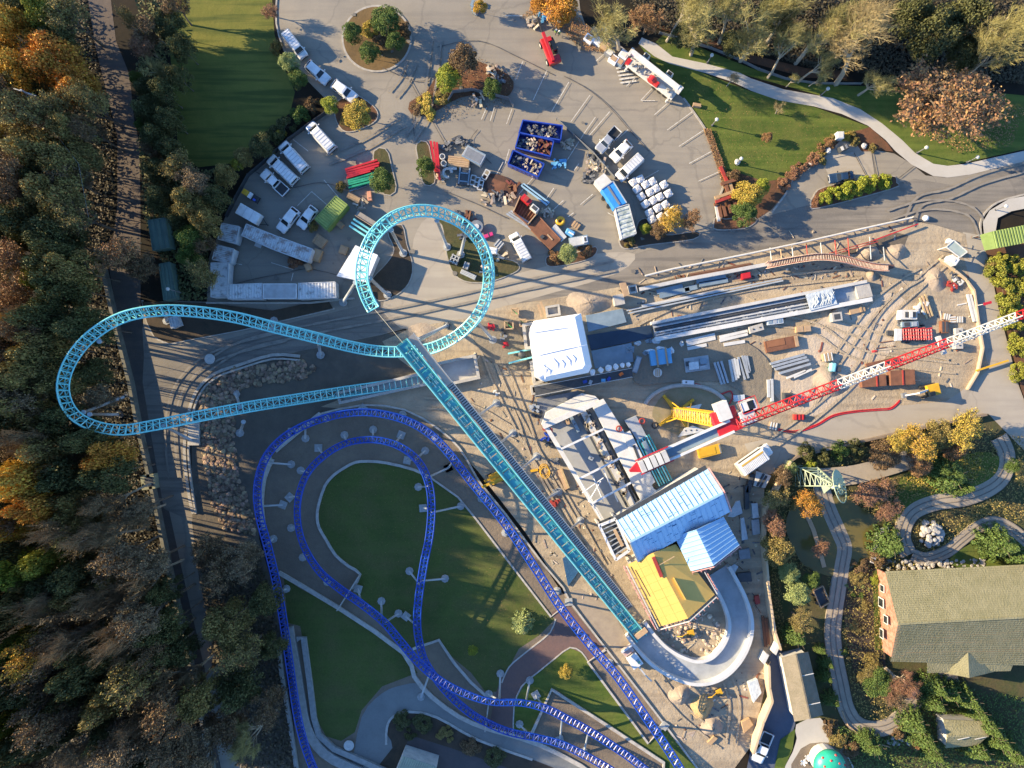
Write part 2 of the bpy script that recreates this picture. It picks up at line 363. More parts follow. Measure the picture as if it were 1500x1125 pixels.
ground('tan_slab', [(820, 872), (850, 862), (895, 890), (912, 922), (932, 962), (915, 955), (880, 935)], M('tan concrete', (.33, .27, .2), (.27, .22, .17), 1.0, .9, bump=.1))
ground('coaster_gravel', [(374, 730), (382, 690), (400, 660), (430, 632), (470, 608), (532, 594), (593, 601), (641, 628), (673, 657), (705, 710), (740, 753), (795, 826), (833, 882), (888, 950), (973, 1060), (1030, 1160), (440, 1160), (425, 1000), (412, 870), (390, 790)], g_gravel)
L1 = [(467, 747), (468, 731), (476, 712), (489, 696), (505, 685), (521, 677), (537, 676), (567, 679), (607, 689), (633, 701), (671, 728), (695, 757), (740, 816), (806, 897), (812, 908), (790, 930), (760, 950), (742, 985), (735, 1012), (712, 1014), (690, 985), (660, 960), (645, 938), (608, 948), (590, 950), (516, 862), (528, 841), (511, 829), (492, 813), (479, 792), (468, 773)]
ground('coaster_lawn', L1, g_lawn2)
ground('lower_lawn', [(416, 846), (440, 862), (497, 892), (590, 957), (612, 985), (560, 1005), (530, 1040), (520, 1072), (500, 1085), (478, 1078), (462, 1050), (452, 985), (440, 917), (422, 912)], g_lawn2)
ground('triangle_lawn', [(787, 985), (813, 964), (835, 949), (850, 953), (863, 970), (950, 1090), (973, 1064), (1045, 1160), (985, 1160), (972, 1118), (812, 1008), (779, 1070), (752, 1075), (752, 1030), (770, 1000)], g_lawn)
ground('brick_path', [(733, 995), (750, 973), (782, 947), (808, 925), (814, 908), (808, 897), (832, 884), (885, 950), (863, 968), (850, 955), (835, 949), (813, 964), (787, 985), (762, 1005), (752, 1040), (752, 1078), (716, 1066), (725, 1020)], g_brick)
ground('lower_path', smooth([(515, 1130), (530, 1050), (560, 1015), (590, 1003), (615, 1002), (635, 1024), (673, 1052), (713, 1069), (780, 1088), (830, 1110), (850, 1160), (520, 1160)], 3, True), MG('path asphalt', [(.20, .21, .20), (.16, .165, .16), (.13, .135, .13), (.24, .245, .24)], big=.08, mid=.4, fine=5, bump=.08))
ground('planting_island', smooth([(566, 1072), (572, 1052), (598, 1043), (640, 1052), (700, 1085), (780, 1112), (840, 1150), (560, 1150), (575, 1095)], 3, True), g_soil)
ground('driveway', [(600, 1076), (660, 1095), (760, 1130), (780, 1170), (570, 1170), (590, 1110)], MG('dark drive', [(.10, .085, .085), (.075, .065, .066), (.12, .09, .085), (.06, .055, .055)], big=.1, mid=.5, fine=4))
def kerb(pts, w=.28, h=.14, sm=0, closed=False, name='kerb', mat=None, z=None):
 p = smooth(pts, sm, closed) if sm else list(pts)
 if closed: p.append(p[0])
 mb = MB(); mb.ribbon(gp(p, .0), w, h); return mb.build(name, mat or m_kerb, kind='structure')
def island(name, poly, mat, sm=3, k=True):
 ground(name, poly, mat, sm)
 if k: kerb(poly, .32, .15, sm, True)
def capsule(x0, y0, x1, y1, r):
 a = math.atan2(y1 - y0, x1 - x0)
 return [(x1 + r * math.cos(a + t), y1 + r * math.sin(a + t)) for t in (-PI / 2, -PI / 4, 0, PI / 4, PI / 2)] + [(x0 + r * math.cos(a + t), y0 + r * math.sin(a + t)) for t in (PI / 2, 3 * PI / 4, PI, 5 * PI / 4, 3 * PI / 2)]
island('round_island', [(552 + 50 * math.cos(k * PI / 8), 57 + 48 * math.sin(k * PI / 8)) for k in range(16)], MG('mulch', [(.17, .11, .045), (.11, .075, .035), (.2, .13, .06), (.07, .05, .03)], big=.2, mid=1, fine=5))
island('shrub_island', [(600, 150), (625, 135), (640, 110), (665, 90), (700, 90), (745, 110), (752, 130), (735, 145), (690, 140), (660, 150), (630, 168), (603, 168)], g_leafsoil, 2, False)
island('kerb_island', [(494, 150), (520, 140), (545, 155), (553, 168), (546, 180), (518, 192), (502, 190), (492, 172)], g_leafsoil, 3)
island('capsule_island', capsule(558, 228, 569, 275, 11), g_dirt2, 0)
island('capsule_island', capsule(619, 216, 628, 263, 9), g_dirt2, 0)
island('loop_island', [(569, 340), (588, 330), (595, 358), (604, 390), (598, 415), (580, 432), (556, 440), (543, 428), (545, 410), (568, 385), (578, 365)], g_soil, 3)
island('loop_island', [(633, 318), (648, 330), (653, 362), (662, 395), (680, 411), (712, 413), (744, 403), (760, 393), (752, 383), (720, 376), (700, 360), (690, 340), (665, 330)], g_dirt2, 3)
island('hedge_island', [(800, 382), (806, 375), (840, 372), (872, 362), (868, 376), (836, 386), (806, 390)], g_leafsoil, 3)
island('corner_island', [(908, 350), (916, 340), (930, 342), (936, 325), (950, 322), (968, 345), (1020, 340), (1015, 350), (952, 358), (920, 364), (910, 360)], g_soil, 3)
island('corner_island', [(1046, 328), (1050, 318), (1062, 322), (1090, 318), (1108, 322), (1090, 334), (1050, 336)], g_leafsoil, 3)
island('hedge_bed', [(1188, 300), (1192, 288), (1210, 274), (1300, 258), (1312, 268), (1306, 276), (1200, 304)], g_leafsoil, 3)
ground('planting_bed', [(209, 442), (216, 472), (227, 493), (248, 503), (280, 497), (355, 483), (402, 472), (488, 452), (480, 438), (400, 455), (303, 444)], g_soil)
kerb([(209, 440), (216, 472), (227, 493), (248, 503), (280, 497), (355, 483), (402, 472), (490, 452)], .3, .15, 3)
kerb([(303, 444), (455, 444), (520, 437)], .3, .4)
kerb([(407, -20), (405, 35), (420, 82), (436, 104)], .25, .15, 3)
kerb([(1001, 144), (1015, 163), (1047, 213), (1060, 264), (1053, 290)], .3, .15, 3)
kerb([(858, 38), (900, 62), (925, 82), (950, 98)], .25, .14, 2)
kerb([(1130, 312), (1150, 285), (1162, 262), (1180, 245), (1203, 235), (1250, 224)], .3, .15, 3)
kerb([(1437, 345), (1436, 326), (1447, 307), (1475, 291), (1560, 273)], .3, .15, 3)
kerb([(440, 522), (400, 520), (347, 536), (318, 546), (297, 562), (283, 585), (276, 615), (271, 660), (277, 720), (284, 752)], .5, .35, 3, name='retaining_kerb')
kerb([(440, 528), (400, 526), (350, 541), (322, 551), (302, 566), (289, 588), (282, 615), (277, 660), (283, 720), (288, 752)], .3, .5, 3, name='retaining_kerb')
mb = MB()
z = LZ[0] + .006
def line(x0, y0, x1, y1, w=.11):
 a, b = at(x0, y0), at(x1, y1); t = (b - a).normalized(); n = Vector((-t.y, t.x, 0)) * (w / 2)
 mb.face([(p.x, p.y, z) for p in (a - n, b - n, b + n, a + n)])
for l in [(766, 90, 755, 118), (801, 104, 781, 147), (833, 121, 808, 164), (864, 140, 836, 179), (893, 164, 862, 200), (920, 190, 902, 207), (959, 148, 938, 148), (982, 148, 958, 169), (1014, 164, 977, 191), (1032, 190, 994, 215), (1042, 222, 1009, 240), (1055, 251, 1022, 266), (965, 250, 940, 264), (955, 130, 938, 148), (933, 112, 917, 127), (890, 75, 873, 90), (765, 24, 740, 24),
   (746, 219, 740, 240), (737, 238, 724, 262), (725, 155, 718, 178), (713, 158, 705, 176), (750, 160, 742, 182), (768, 200, 762, 215), (872, 172, 856, 195), (856, 195, 830, 236), (848, 240, 841, 250), (790, 250, 760, 285), (811, 276, 800, 292), (825, 294, 808, 310), (840, 312, 832, 318), (868, 285, 850, 300), (860, 250, 855, 262), (905, 320, 890, 312), (430, 205, 452, 222), (470, 190, 490, 210), (385, 255, 400, 270), (475, 264, 497, 290), (457, 281, 479, 300), (436, 302, 457, 281), (398, 385, 430, 395), (340, 385, 355, 388), (430, 400, 427, 412)]:
 line(*l)
for k in range(5): line(902 + k * 1.5, 101 + k * 5.3, 926 + k * 1.5, 98 + k * 5.3, .26)
mb.build('road_markings', m_white_line, kind='structure')
LZ[0] = z
def strips(name, lst, mat, w, sm=4, gap=0):
 LZ[0] += .004; mb = MB()
 for p in lst:
  LZ[0] += .0006
  P_ = gp(smooth(p, sm));
  for o in ((-gap, gap) if gap else (0,)):
   LZ[0] += .0003
   for i in range(len(P_) - 1):
    a, b = P_[i], P_[i + 1]; t = (b - a).normalized(); n = Vector((-t.y, t.x, 0)); c = P_[min(i + 2, len(P_) - 1)]; t2 = (c - b).normalized() if i + 2 < len(P_) else t; n2 = Vector((-t2.y, t2.x, 0)); w0, w1 = w * (.75 + .5 * math.sin(i * 1.7) ** 2) / 2, w * (.75 + .5 * math.sin(i * 1.7 + 1.7) ** 2) / 2
    mb.face([(q.x, q.y, LZ[0]) for q in (a + n * (o - w0), b + n2 * (o - w1), b + n2 * (o + w1), a + n * (o + w0))])
 return mb.build(name, mat, kind='structure')
strips('asphalt_seams', [[(826, 112), (862, 132), (895, 160), (925, 195), (950, 222)], [(590, 100), (640, 190), (655, 215)], [(604, 166), (607, 200)], [(640, 70), (700, 60), (760, 85), (810, 110)], [(300, 430), (360, 412), (420, 400), (460, 395), (545, 418)], [(372, 250), (420, 275), (470, 268), (520, 280)], [(1250, 224), (1270, 262)], [(1276, 222), (1284, 262)], [(1315, 262), (1338, 244)], [(700, 190), (690, 210), (720, 240)], [(840, 195), (862, 215), (886, 235)], [(650, 280), (700, 300), (742, 320)], [(560, 100), (610, 120), (640, 110)]], M('tar seam', (.07, .066, .06), (.12, .11, .1), 1.5, .9), .13)
g = random.Random(61); m_st = M('oil stain', (.13, .12, .105), (.19, .175, .15), 2.5, .8)
for k in range(46):
 x, y = g.choice([(g.uniform(600, 1040), g.uniform(20, 330)), (g.uniform(420, 600), g.uniform(20, 130)), (g.uniform(350, 560), g.uniform(230, 430)), (g.uniform(600, 1300), g.uniform(300, 440))])
 if not inside(x, y, ASPH): continue
 r_ = g.uniform(1.5, 5); ground('asphalt_stain', smooth([(x + r_ * g.uniform(.5, 1.3) * math.cos(a), y + r_ * g.uniform(.4, 1) * math.sin(a)) for a in [q * PI / 4 for q in range(8)]], 2, True), m_st); LZ[0] -= .0045
LZ[0] += .005
strips('tyre_marks', [[(1330, 330), (1345, 296), (1390, 284), (1440, 262), (1520, 240)], [(1300, 316), (1360, 300), (1420, 310), (1440, 345)], [(575, 140), (592, 118), (604, 92)], [(600, 205), (625, 160), (640, 60)], [(480, 235), (530, 215), (590, 180)], [(300, 540), (360, 505), (470, 480), (600, 455), (760, 420), (900, 390)], [(255, 700), (250, 620), (268, 560), (320, 520), (420, 492)]], M('tyre mark', (.155, .14, .12), (.235, .21, .175), .8, .9, lo=.3, hi=.55), .35, 6, .8)
strips('tyre_ruts', [[(1130, 650), (1200, 600), (1260, 540), (1290, 470), (1340, 420), (1385, 380)], [(1000, 490), (1100, 470), (1190, 480), (1260, 520), (1400, 540)], [(1180, 600), (1230, 520), (1290, 440), (1350, 400)], [(700, 480), (730, 560), (770, 640), (830, 740), (880, 830)], [(720, 500), (760, 600), (790, 680), (840, 770)], [(960, 990), (1000, 1040), (1060, 1090)], [(1060, 980), (1075, 1030), (1070, 1090)], [(620, 590), (690, 600), (760, 640)], [(1210, 470), (1300, 500), (1390, 520)], [(930, 470), (1000, 440), (1120, 415), (1260, 400)]], M('churned sand', (.30, .245, .17), (.37, .30, .21), 1.2, .95, bump=.8, lo=.3, hi=.55), .34, 6, .85)
ground('damp_and_shade_patch', [(930, 500), (1010, 482), (1090, 500), (1130, 540), (1110, 590), (1060, 560), (980, 560), (930, 560)], MG('damp and shaded sand', [(.24, .205, .155), (.19, .165, .125), (.28, .225, .16), (.14, .12, .09)], big=.2, mid=.6, fine=4, bump=.6), 3)  # wrapped building's shade with its curved edge, painted into the sand colour
ground('damp_and_shade_patch', [(690, 480), (740, 470), (768, 500), (772, 540), (720, 530)], MATS['damp and shaded sand'], 3)
m_kw = M('pale kerb', (.44, .42, .38), (.32, .30, .27), 1.5, .85)
for p, w_, h_, s_ in [([(470, 606), (532, 593), (593, 600), (641, 627), (673, 656), (692, 688), (705, 709), (740, 752), (795, 825), (825, 860), (835, 881), (888, 950), (973, 1060), (1040, 1150)], .3, .35, 2),
  ([(404, 660), (430, 638), (470, 606)], .8, .4, 0), ([(388, 775), (384, 740), (388, 700), (400, 672)], .7, .5, 2),
  ([(633, 701), (671, 728), (695, 757), (740, 816), (807, 903), (833, 882)], .3, .25, 0),
  ([(516, 862), (528, 841), (511, 829), (492, 813), (479, 792), (468, 773), (465, 757), (467, 740), (476, 712), (489, 696), (505, 685), (521, 677), (540, 675.5), (567, 678), (607, 688), (633, 701)], .45, .3, 2),
  ([(497, 890), (528, 841)], .16, 2.0, 0),
  ([(409, 838), (497, 890), (591, 955), (607, 990), (633, 1020), (673, 1049), (713, 1066), (745, 1075), (790, 1090), (850, 1120), (880, 1145)], .7, .4, 2),
  ([(605, 950), (643, 937), (665, 970), (690, 999), (716, 1022)], .45, .3, 0),
  ([(888, 950), (861, 969), (949, 1088), (973, 1062)], .35, .35, 0),
  ([(779, 1073), (808, 1009), (890, 1062), (972, 1116), (970, 1140)], .5, .45, 0),
  ([(716, 1026), (711, 1064)], .18, 2.2, 0),
  ([(735, 1000), (742, 983), (752, 970), (782, 946), (806, 926), (814, 906)], .22, .18, 2), ([(752, 1075), (753, 1035), (764, 1005), (787, 985), (813, 964), (835, 948), (852, 955), (862, 970)], .22, .18, 2),
  ([(566, 1090), (567, 1065), (576, 1049), (600, 1042), (640, 1050), (700, 1083), (780, 1112)], .4, .25, 3)]:
 kerb(p, w_, h_, s_, mat=m_kw)
m_cw = M('damp concrete wall', (.30, .30, .29), (.22, .22, .21), 1.4, .8, bump=.15)
def wall(pts, w_, h_, label, mat=None, sm=0, name='retaining_wall', cat='wall'):
 p = smooth(pts, sm) if sm else pts
 mb = MB(); mb.ribbon(gp(p), w_, h_)
 return one(mb, name, mat or m_cw, label, cat, at(*pts[0]))
wall([(424, 917), (430, 950), (437, 990), (445, 1040), (452, 1065), (466, 1090), (490, 1110), (530, 1128)], 1.5, .9, 'broad pale concrete channel wall beside the outer blue track at bottom left', sm=2)
wall([(436, 935), (446, 933), (455, 1000), (461, 1050), (468, 1075), (490, 1095), (530, 1112), (570, 1130)], .9, .7, 'slim concrete wall curving round the dark lower lawn', sm=0)
wall([(416, 937), (409, 940), (414, 985), (425, 1050), (438, 1140)], .6, .8, 'dull grey wall left of the outer blue track at the bottom')
wall([(156, 395), (168, 450), (176, 485), (195, 560), (206, 620), (222, 690), (234, 745), (250, 825), (268, 905), (292, 1010), (318, 1140)], .55, 1.6, 'long concrete wall between the dark forest and the service road', M('mossy wall', (.17, .16, .13), (.10, .10, .075), 1.0, .9))
RIP = [(303, 560), (345, 538), (440, 528), (465, 540), (440, 556), (360, 566), (345, 580), (343, 640), (350, 700), (368, 745), (374, 785), (352, 778), (330, 775), (312, 740), (300, 690), (297, 640), (292, 590)]
mb = MB(); g = random.Random(3); n = 0
while n < 1500:
 x, y = g.uniform(290, 470), g.uniform(525, 790)
 if inside(x, y, RIP):
  r = g.uniform(.2, .52); p = at(x, y); mb.rock((p.x, p.y, r * .35), r, g.uniform(.5, .8), n); n += 1
ob = mb.build('riprap_rocks', M('riprap rock', (.29, .205, .13), (.17, .125, .09), 1.6, .9, island=.5, bump=.5), kind='stuff')
ob['label'] = 'bank of loose brown riprap rocks beside the road bend'
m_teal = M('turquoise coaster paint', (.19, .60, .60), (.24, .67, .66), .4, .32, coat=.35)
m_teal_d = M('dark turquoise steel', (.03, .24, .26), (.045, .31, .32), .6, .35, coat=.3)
m_blue = M('blue coaster paint', (.003, .04, .30), (.004, .055, .37), .5, .4, coat=.15)
m_pole = M('pale grey steel', (.38, .41, .43), (.31, .34, .36), .6, .4, coat=.2)
m_base = M('footing concrete', (.34, .35, .35), (.26, .27, .27), 1.5, .9)
m_walk = M('walkway grating', (.27, .24, .20), (.20, .18, .16), 2, .7)
m_dark = M('black rubber', (.018, .018, .02), (.03, .03, .032), 3, .6)
m_step = M('galvanised step', (.5, .48, .44), (.4, .38, .35), 2, .6)
def frames(P):
 out = []
 m = len(P)
 for i in range(m):
  t = P[min(i + 1, m - 1)][0] - P[max(i - 1, 0)][0]; t.normalize()
  a = Vector((-t.y, t.x, 0)).normalized()           # left
  b = P[i][1]
  left = a * math.cos(b) + Vector((0, 0, 1)) * math.sin(b)
  up = left.cross(t) * -1
  if up.z < 0: up = -up
  out.append((P[i][0], t, left, up))
 return out
def resample(P, step):
 out = [P[0]]; acc = 0
 for i in range(1, len(P)):
  a, b = P[i - 1], P[i]; d = (b[0] - a[0]).length
  while acc + d >= step:
   f = (step - acc) / d
   q = (a[0].lerp(b[0], f), a[1] + (b[1] - a[1]) * f)
   out.append(q); a = q; d = (b[0] - a[0]).length; acc = 0
  acc += d
 out.append(P[-1]); return out
def track(label, pts, gauge, depth, rr, tie, mat, mat2, chords=1, group=None, name='coaster_track', cat='coaster', plates=None):
 """pts: (px, py, height, bank in degrees). Running rails, spine chords below, ties and zig-zag lacing."""
 sp = smooth(pts, 8)
 P = [(at(x, y, z), R(b)) for x, y, z, b in sp]
 P = resample(P, tie)
 F = frames(P)
 mid = P[len(P) // 2][0]
 t = thing(name, label, cat, (mid.x, mid.y, 0), group)
 lf = [p + l * gauge for p, _, l, u in F]; rt = [p - l * gauge for p, _, l, u in F]
 for side in (lf, rt):
  mb = MB(); mb.tube(side, rr, 6); mb.build('rail', mat, t, smooth=True)
 ch = [[p - u * depth + l * (gauge * .55 * s) for p, _, l, u in F] for s in ((0,) if chords == 1 else (1, -1))]
 for c in ch:
  mb = MB(); mb.tube(c, rr * (1.15 if chords == 1 else .8), 6); mb.build('spine', mat2, t, smooth=True)
 mb = MB(); rt_ = rr * .55
 for i in range(len(F)):
  mb.bar(lf[i], rt[i], rt_ * 1.2)
  if chords == 2: mb.bar(ch[0][i], ch[1][i], rt_)
  if i + 1 < len(F):
   if chords == 1:
    c = ch[0]
    mb.bar(lf[i], c[i], rt_); mb.bar(rt[i], c[i], rt_)
    if i % 2: mb.bar(lf[i], rt[i + 1], rt_)
    else: mb.bar(rt[i], lf[i + 1], rt_)
   else:
    mb.bar(lf[i], ch[0][i], rt_); mb.bar(rt[i], ch[1][i], rt_)
    a, b = (ch[0], ch[1]) if i % 2 else (ch[1], ch[0])
    mb.bar(a[i], b[i + 1], rt_); mb.bar(lf[i], ch[0][i + 1], rt_); mb.bar(rt[i], ch[1][i + 1], rt_)
 mb.build('lacing', mat, t)
 return t, F
def support(t, base, top, ztop, r=.16, mat=None, foot=.7, n=8, square=False):
 """leaning column under a track with its concrete footing"""
 b = at(*base); q = at(top[0], top[1], ztop)
 mb = MB(); mb.tube([b + Vector((0, 0, .25)), q], r, 8); c = mb.build('support_column', mat or m_pole, t, smooth=True)
 mb = MB()
 if square: mb.box((b.x, b.y, .2), (foot * 1.8, foot * 1.8, .4), .3)
 else: mb.lathe([(foot, 0), (foot, .3), (foot * .55, .32), (foot * .5, .5), (r * 1.1, .55)], (b.x, b.y, 0), n)
 mb.build('footing', m_base, c)
 mb = MB(); mb.tube([q - Vector((0, 0, .05)), q + Vector((0, 0, .25))], r * 1.5, 8); mb.build('cap_plate', mat or m_pole, c)
T1, F1 = track('turquoise track turning a wide bend over the forest at left', [
 (604, 515, 5.0, 0), (560, 515, 5.5, 0), (515, 508, 6.6, -4), (460, 494, 8.5, -8), (400, 479, 11, -12), (345, 465, 13, -18), (290, 457, 15, -24), (235, 455, 16.5, -32), (180, 465, 17.5, -40), (135, 491, 18, -44), (105, 526, 18, -46), (92, 565, 17.5, -46), (102, 600, 16.6, -42), (130, 621, 15.2, -36), (175, 630, 13.5, -28), (230, 622, 11.5, -18), (300, 608, 8.6, -8), (370, 595, 5.6, 0), (440, 584, 3.2, 0), (510, 573, 1.6, 0), (560, 566, 1.1, 0), (622, 556, .8, 0)], .82, .95, .13, .95, m_teal, m_teal, 2)
for b, q, z in [((188, 579), (123, 604), 15), ((175, 607), (132, 607), 14.8), ((282, 645), (240, 624), 10.2), ((346, 577), (352, 596), 5.5), ((352, 634), (357, 618), 5.0), ((152, 498), (146, 500), 16.8), ((245, 470), (243, 461), 15.5), ((402, 470), (398, 482), 10), ((470, 520), (466, 498), 7.6)]:
 support(T1, b, q, z, .24)
mb = MB(); mb.prism(gp([(277, 618), (294, 618), (294, 652), (278, 652)]), 0, .7); one(mb, 'concrete_block', m_conc, 'long pale concrete block beside the retaining kerb of the road bend', 'concrete block', bevel=.04)
T2, F2 = track('turquoise track circling up over the parking lot with an open end', [
 (604, 515, 5.0, 0), (625, 512, 5.8, -6), (650, 503, 7, -14), (678, 485, 8.6, -24), (701, 458, 10.3, -34), (713, 425, 12, -38), (714, 388, 13.8, -38), (702, 354, 15.4, -38), (678, 328, 16.9, -36), (645, 312, 18.2, -34), (610, 309, 19.2, -28), (577, 319, 19.9, -20), (550, 342, 20.2, -12), (534, 374, 19.8, -6), (530, 408, 19, 0), (538, 436, 18.4, 0), (547, 453, 18, 0)], .86, 1.0, .13, .95, m_teal, m_teal, 2)
for b, q, z in [((655, 362), (640, 323), 17.2), ((675, 373), (684, 333), 15.6), ((591, 371), (573, 337), 18.5), ((568, 432), (542, 408), 17.5), ((503, 443), (521, 414), 17.8), ((655, 477), (612, 497), 5), ((722, 498), (698, 470), 8.8)]:
 support(T2, b, q, z, .26)
A, B = (588.5, 502, 18.0), (940, 935, 1.2)
def bp(u, v, w=0):
 """point on the spike: u along, v metres to the right of its travel, w above the deck"""
 p = at(A[0], A[1], A[2]).lerp(at(B[0], B[1], B[2]), u)
 d = (at(*B) - at(*A)); d.z = 0; d.normalize()
 r = Vector((d.y, -d.x, 0))
 return p - r * v + Vector((0, 0, w))
mid = bp(.5, 0); T3 = thing('launch_spike', 'long straight turquoise spike track with a stair alongside, sloping down to the yellow roof', 'coaster', (mid.x, mid.y, 0))
L3 = (at(*B) - at(*A)).length
mb = MB(); d0 = .62
nseg = 40
for i in range(nseg):       # deck plates with small gaps
 u0, u1 = i / nseg + .0012, (i + 1) / nseg - .0012
 mb.add([bp(u0, -.62), bp(u0, .62), bp(u1, .62), bp(u1, -.62), bp(u0, -.62, -.08), bp(u0, .62, -.08), bp(u1, .62, -.08), bp(u1, -.62, -.08)], [(0, 1, 2, 3), (7, 6, 5, 4), (0, 4, 5, 1), (1, 5, 6, 2), (2, 6, 7, 3), (3, 7, 4, 0)])
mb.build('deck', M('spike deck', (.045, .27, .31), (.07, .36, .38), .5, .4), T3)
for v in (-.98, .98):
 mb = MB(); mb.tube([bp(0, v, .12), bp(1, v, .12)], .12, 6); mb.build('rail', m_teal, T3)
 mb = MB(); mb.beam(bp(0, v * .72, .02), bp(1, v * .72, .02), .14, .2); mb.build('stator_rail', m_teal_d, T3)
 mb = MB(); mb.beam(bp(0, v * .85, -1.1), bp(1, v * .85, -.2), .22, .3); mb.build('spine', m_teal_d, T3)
mb = MB()
for i in range(int(L3 / .9)):
 if i % 2: continue
 u = i * .9 / L3; dd = -1.1 + .9 * u
 mb.bar(bp(u, -.98, .1), bp(u, .98, .1), .05)
 mb.bar(bp(u, -.98, .1), bp(u, -.83, dd), .05); mb.bar(bp(u, .98, .1), bp(u, .83, dd), .05)
 if u < .97:
  u2 = (i + 2) * .9 / L3
  mb.bar(bp(u, -.98, .1), bp(u2, -.83, dd), .05); mb.bar(bp(u, .98, .1), bp(u2, .83, dd), .05)
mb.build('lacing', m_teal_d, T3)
g = random.Random(5)
mb = MB()
for i in range(150):        # brake fins and magnet covers
 u = g.choice([g.uniform(0, .33), g.uniform(.72, .93), g.uniform(0, 1)]); v = g.choice((-.42, -.2, .2, .42)); p = bp(u, v, .1); q = bp(u + .011, v, .1)
 mb.beam(p, q, .12, .14)
mb.build('brake_fins', M('fin metal', (.35, .62, .62), (.2, .5, .5), 2, .3, metal=.4), T3)['kind'] = 'stuff'
mb = MB(); wv0, wv1 = 1.22, 2.15
mb.add([bp(0, wv0, -.02), bp(0, wv1, -.02), bp(.145, wv1, -.02), bp(.145, wv0, -.02), bp(0, wv0, -.12), bp(0, wv1, -.12), bp(.145, wv1, -.12), bp(.145, wv0, -.12)], [(0, 1, 2, 3), (7, 6, 5, 4), (0, 4, 5, 1), (1, 5, 6, 2), (2, 6, 7, 3), (3, 7, 4, 0)])
mb.build('platform', M('platform plate', (.40, .35, .29), (.34, .30, .25), 1, .8), T3)
mb = MB(); ns = 118
for i in range(ns):         # steps are the tread pattern of one stair
 u = .147 + (.905 - .147) * i / ns; z0 = -.1
 a, b_, c, d = bp(u, wv0, z0), bp(u, wv1, z0), bp(u + .0031, wv1, z0), bp(u + .0031, wv0, z0)
 zz = (a.z + c.z) / 2
 mb.add([(p.x, p.y, zz) for p in (a, b_, c, d)] + [(p.x, p.y, zz - .05) for p in (a, b_, c, d)], [(0, 1, 2, 3), (7, 6, 5, 4), (0, 4, 5, 1), (1, 5, 6, 2), (2, 6, 7, 3), (3, 7, 4, 0)])
st = mb.build('stair', m_step, T3)
mb = MB()
for v in (wv0, wv1): mb.beam(bp(.14, v, -.16), bp(.91, v, -.16), .07, .26)
mb.beam(bp(.145, (wv0 + wv1) / 2, -.42), bp(.91, (wv0 + wv1) / 2, -.42), wv1 - wv0 - .1, .04)
mb.build('stringer', M('stringer', (.12, .15, .17), (.09, .11, .13), 1, .6), st)
for v in (wv1 + .1,):
 mb = MB(); mb.tube([bp(0, v, 1.0), bp(.9, v, 1.0)], .03, 4); mb.tube([bp(0, v, .5), bp(.9, v, .5)], .025, 4)
 for i in range(48): mb.bar(bp(i / 48 * .9, v, -.1), bp(i / 48 * .9, v, 1.0), .025)
 mb.build('handrail', m_pole, T3)
for b, q, u in [((727, 590), (696, 612), .22), ((751, 634), (730, 651), .33), ((786, 668), (760, 690), .43), ((818, 720), (797, 733), .55), ((850, 762), (834, 776), .68), ((655, 477), (612, 500), .05), ((640, 560), (632, 555), .12)]:
 z = 18 - 16.8 * u - 1.0; support(T3, b, q, z, .2)
mb = MB(); mb.tube([at(548, 452, 18), at(590, 502, 18.4)], .035, 4); one(mb, 'guy_rope', M('rope', (.55, .5, .35)), 'thin pale rope strung from the open track end to the spike', 'rope')
BO, FO = track('blue outer track sweeping round the whole coaster garden', [
 (470, 1150, 3, 0), (452, 1108, 3, 0), (438, 1060, 3.2, 0), (428, 1000, 3.4, 0), (418, 930, 3.8, 6), (407, 865, 4.4, 14), (393, 805, 5.2, 24), (380, 755, 6, 34), (377, 715, 6.4, 38), (386, 677, 6.6, 40), (405, 650, 6.6, 40), (432, 630, 6.4, 38), (470, 614, 6.2, 34), (512, 605, 6, 30), (550, 605, 5.8, 26), (590, 614, 5.4, 20), (622, 630, 5.1, 12), (650, 655, 4.8, 6), (690, 705, 4.6, 0), (740, 767, 4.6, 0), (780, 826, 4.8, 0), (820, 888, 5, 0), (862, 942, 5.3, 0), (905, 992, 5.8, 0), (950, 1056, 6.2, 0), (985, 1108, 6.4, 0), (1010, 1150, 6.4, 0)], .60, .75, .12, .72, m_blue, m_blue, 1)
BI, FI = track('blue inner track curling round the lawn and crossing over itself', [
 (620, 1142, 0, 0)][:0] + [
 (905, 1135, 3.6, 0), (880, 1119, 3.6, 0), (827, 1092, 3.5, 0), (787, 1081, 3.4, 0), (749, 1073, 3.2, 0), (720, 1062, 3, 0), (688, 1044, 2.8, 0), (653, 1012, 2.7, 0), (624, 972, 2.9, 0), (615, 945, 3.3, 0), (611, 915, 4, 10), (613, 878, 4.8, 10), (621, 825, 5.6, 4), (629, 785, 6, 0), (632, 745, 6.2, 10), (629, 712, 6.2, 20), (617, 682, 6, 30), (597, 661, 5.8, 36), (570, 648, 5.6, 38), (538, 644, 5.4, 38), (505, 650, 5.2, 38), (475, 667, 5, 36), (450, 693, 4.8, 34), (437, 727, 4.7, 30), (436, 765, 4.6, 24), (446, 802, 4.6, 16), (468, 837, 4.8, 8), (497, 862, 5.2, 0), (530, 885, 5.8, 0), (562, 911, 6.4, -6), (585, 938, 6.8, -8), (608, 965, 7, -8), (635, 990, 7, -4), (667, 1010, 7, 0), (717, 1028, 6.8, 20), (765, 1030, 6.4, 20), (800, 1038, 6, 0), (832, 1054, 5.6, 0), (867, 1073, 5.2, 0), (920, 1108, 4.8, 0), (960, 1140, 4.6, 0)], .56, .72, .115, .72, m_blue, m_blue, 1)
def near(F, px, py, z):
 p = at(px, py, z); return min(F, key=lambda f: (f[0] - p).length)
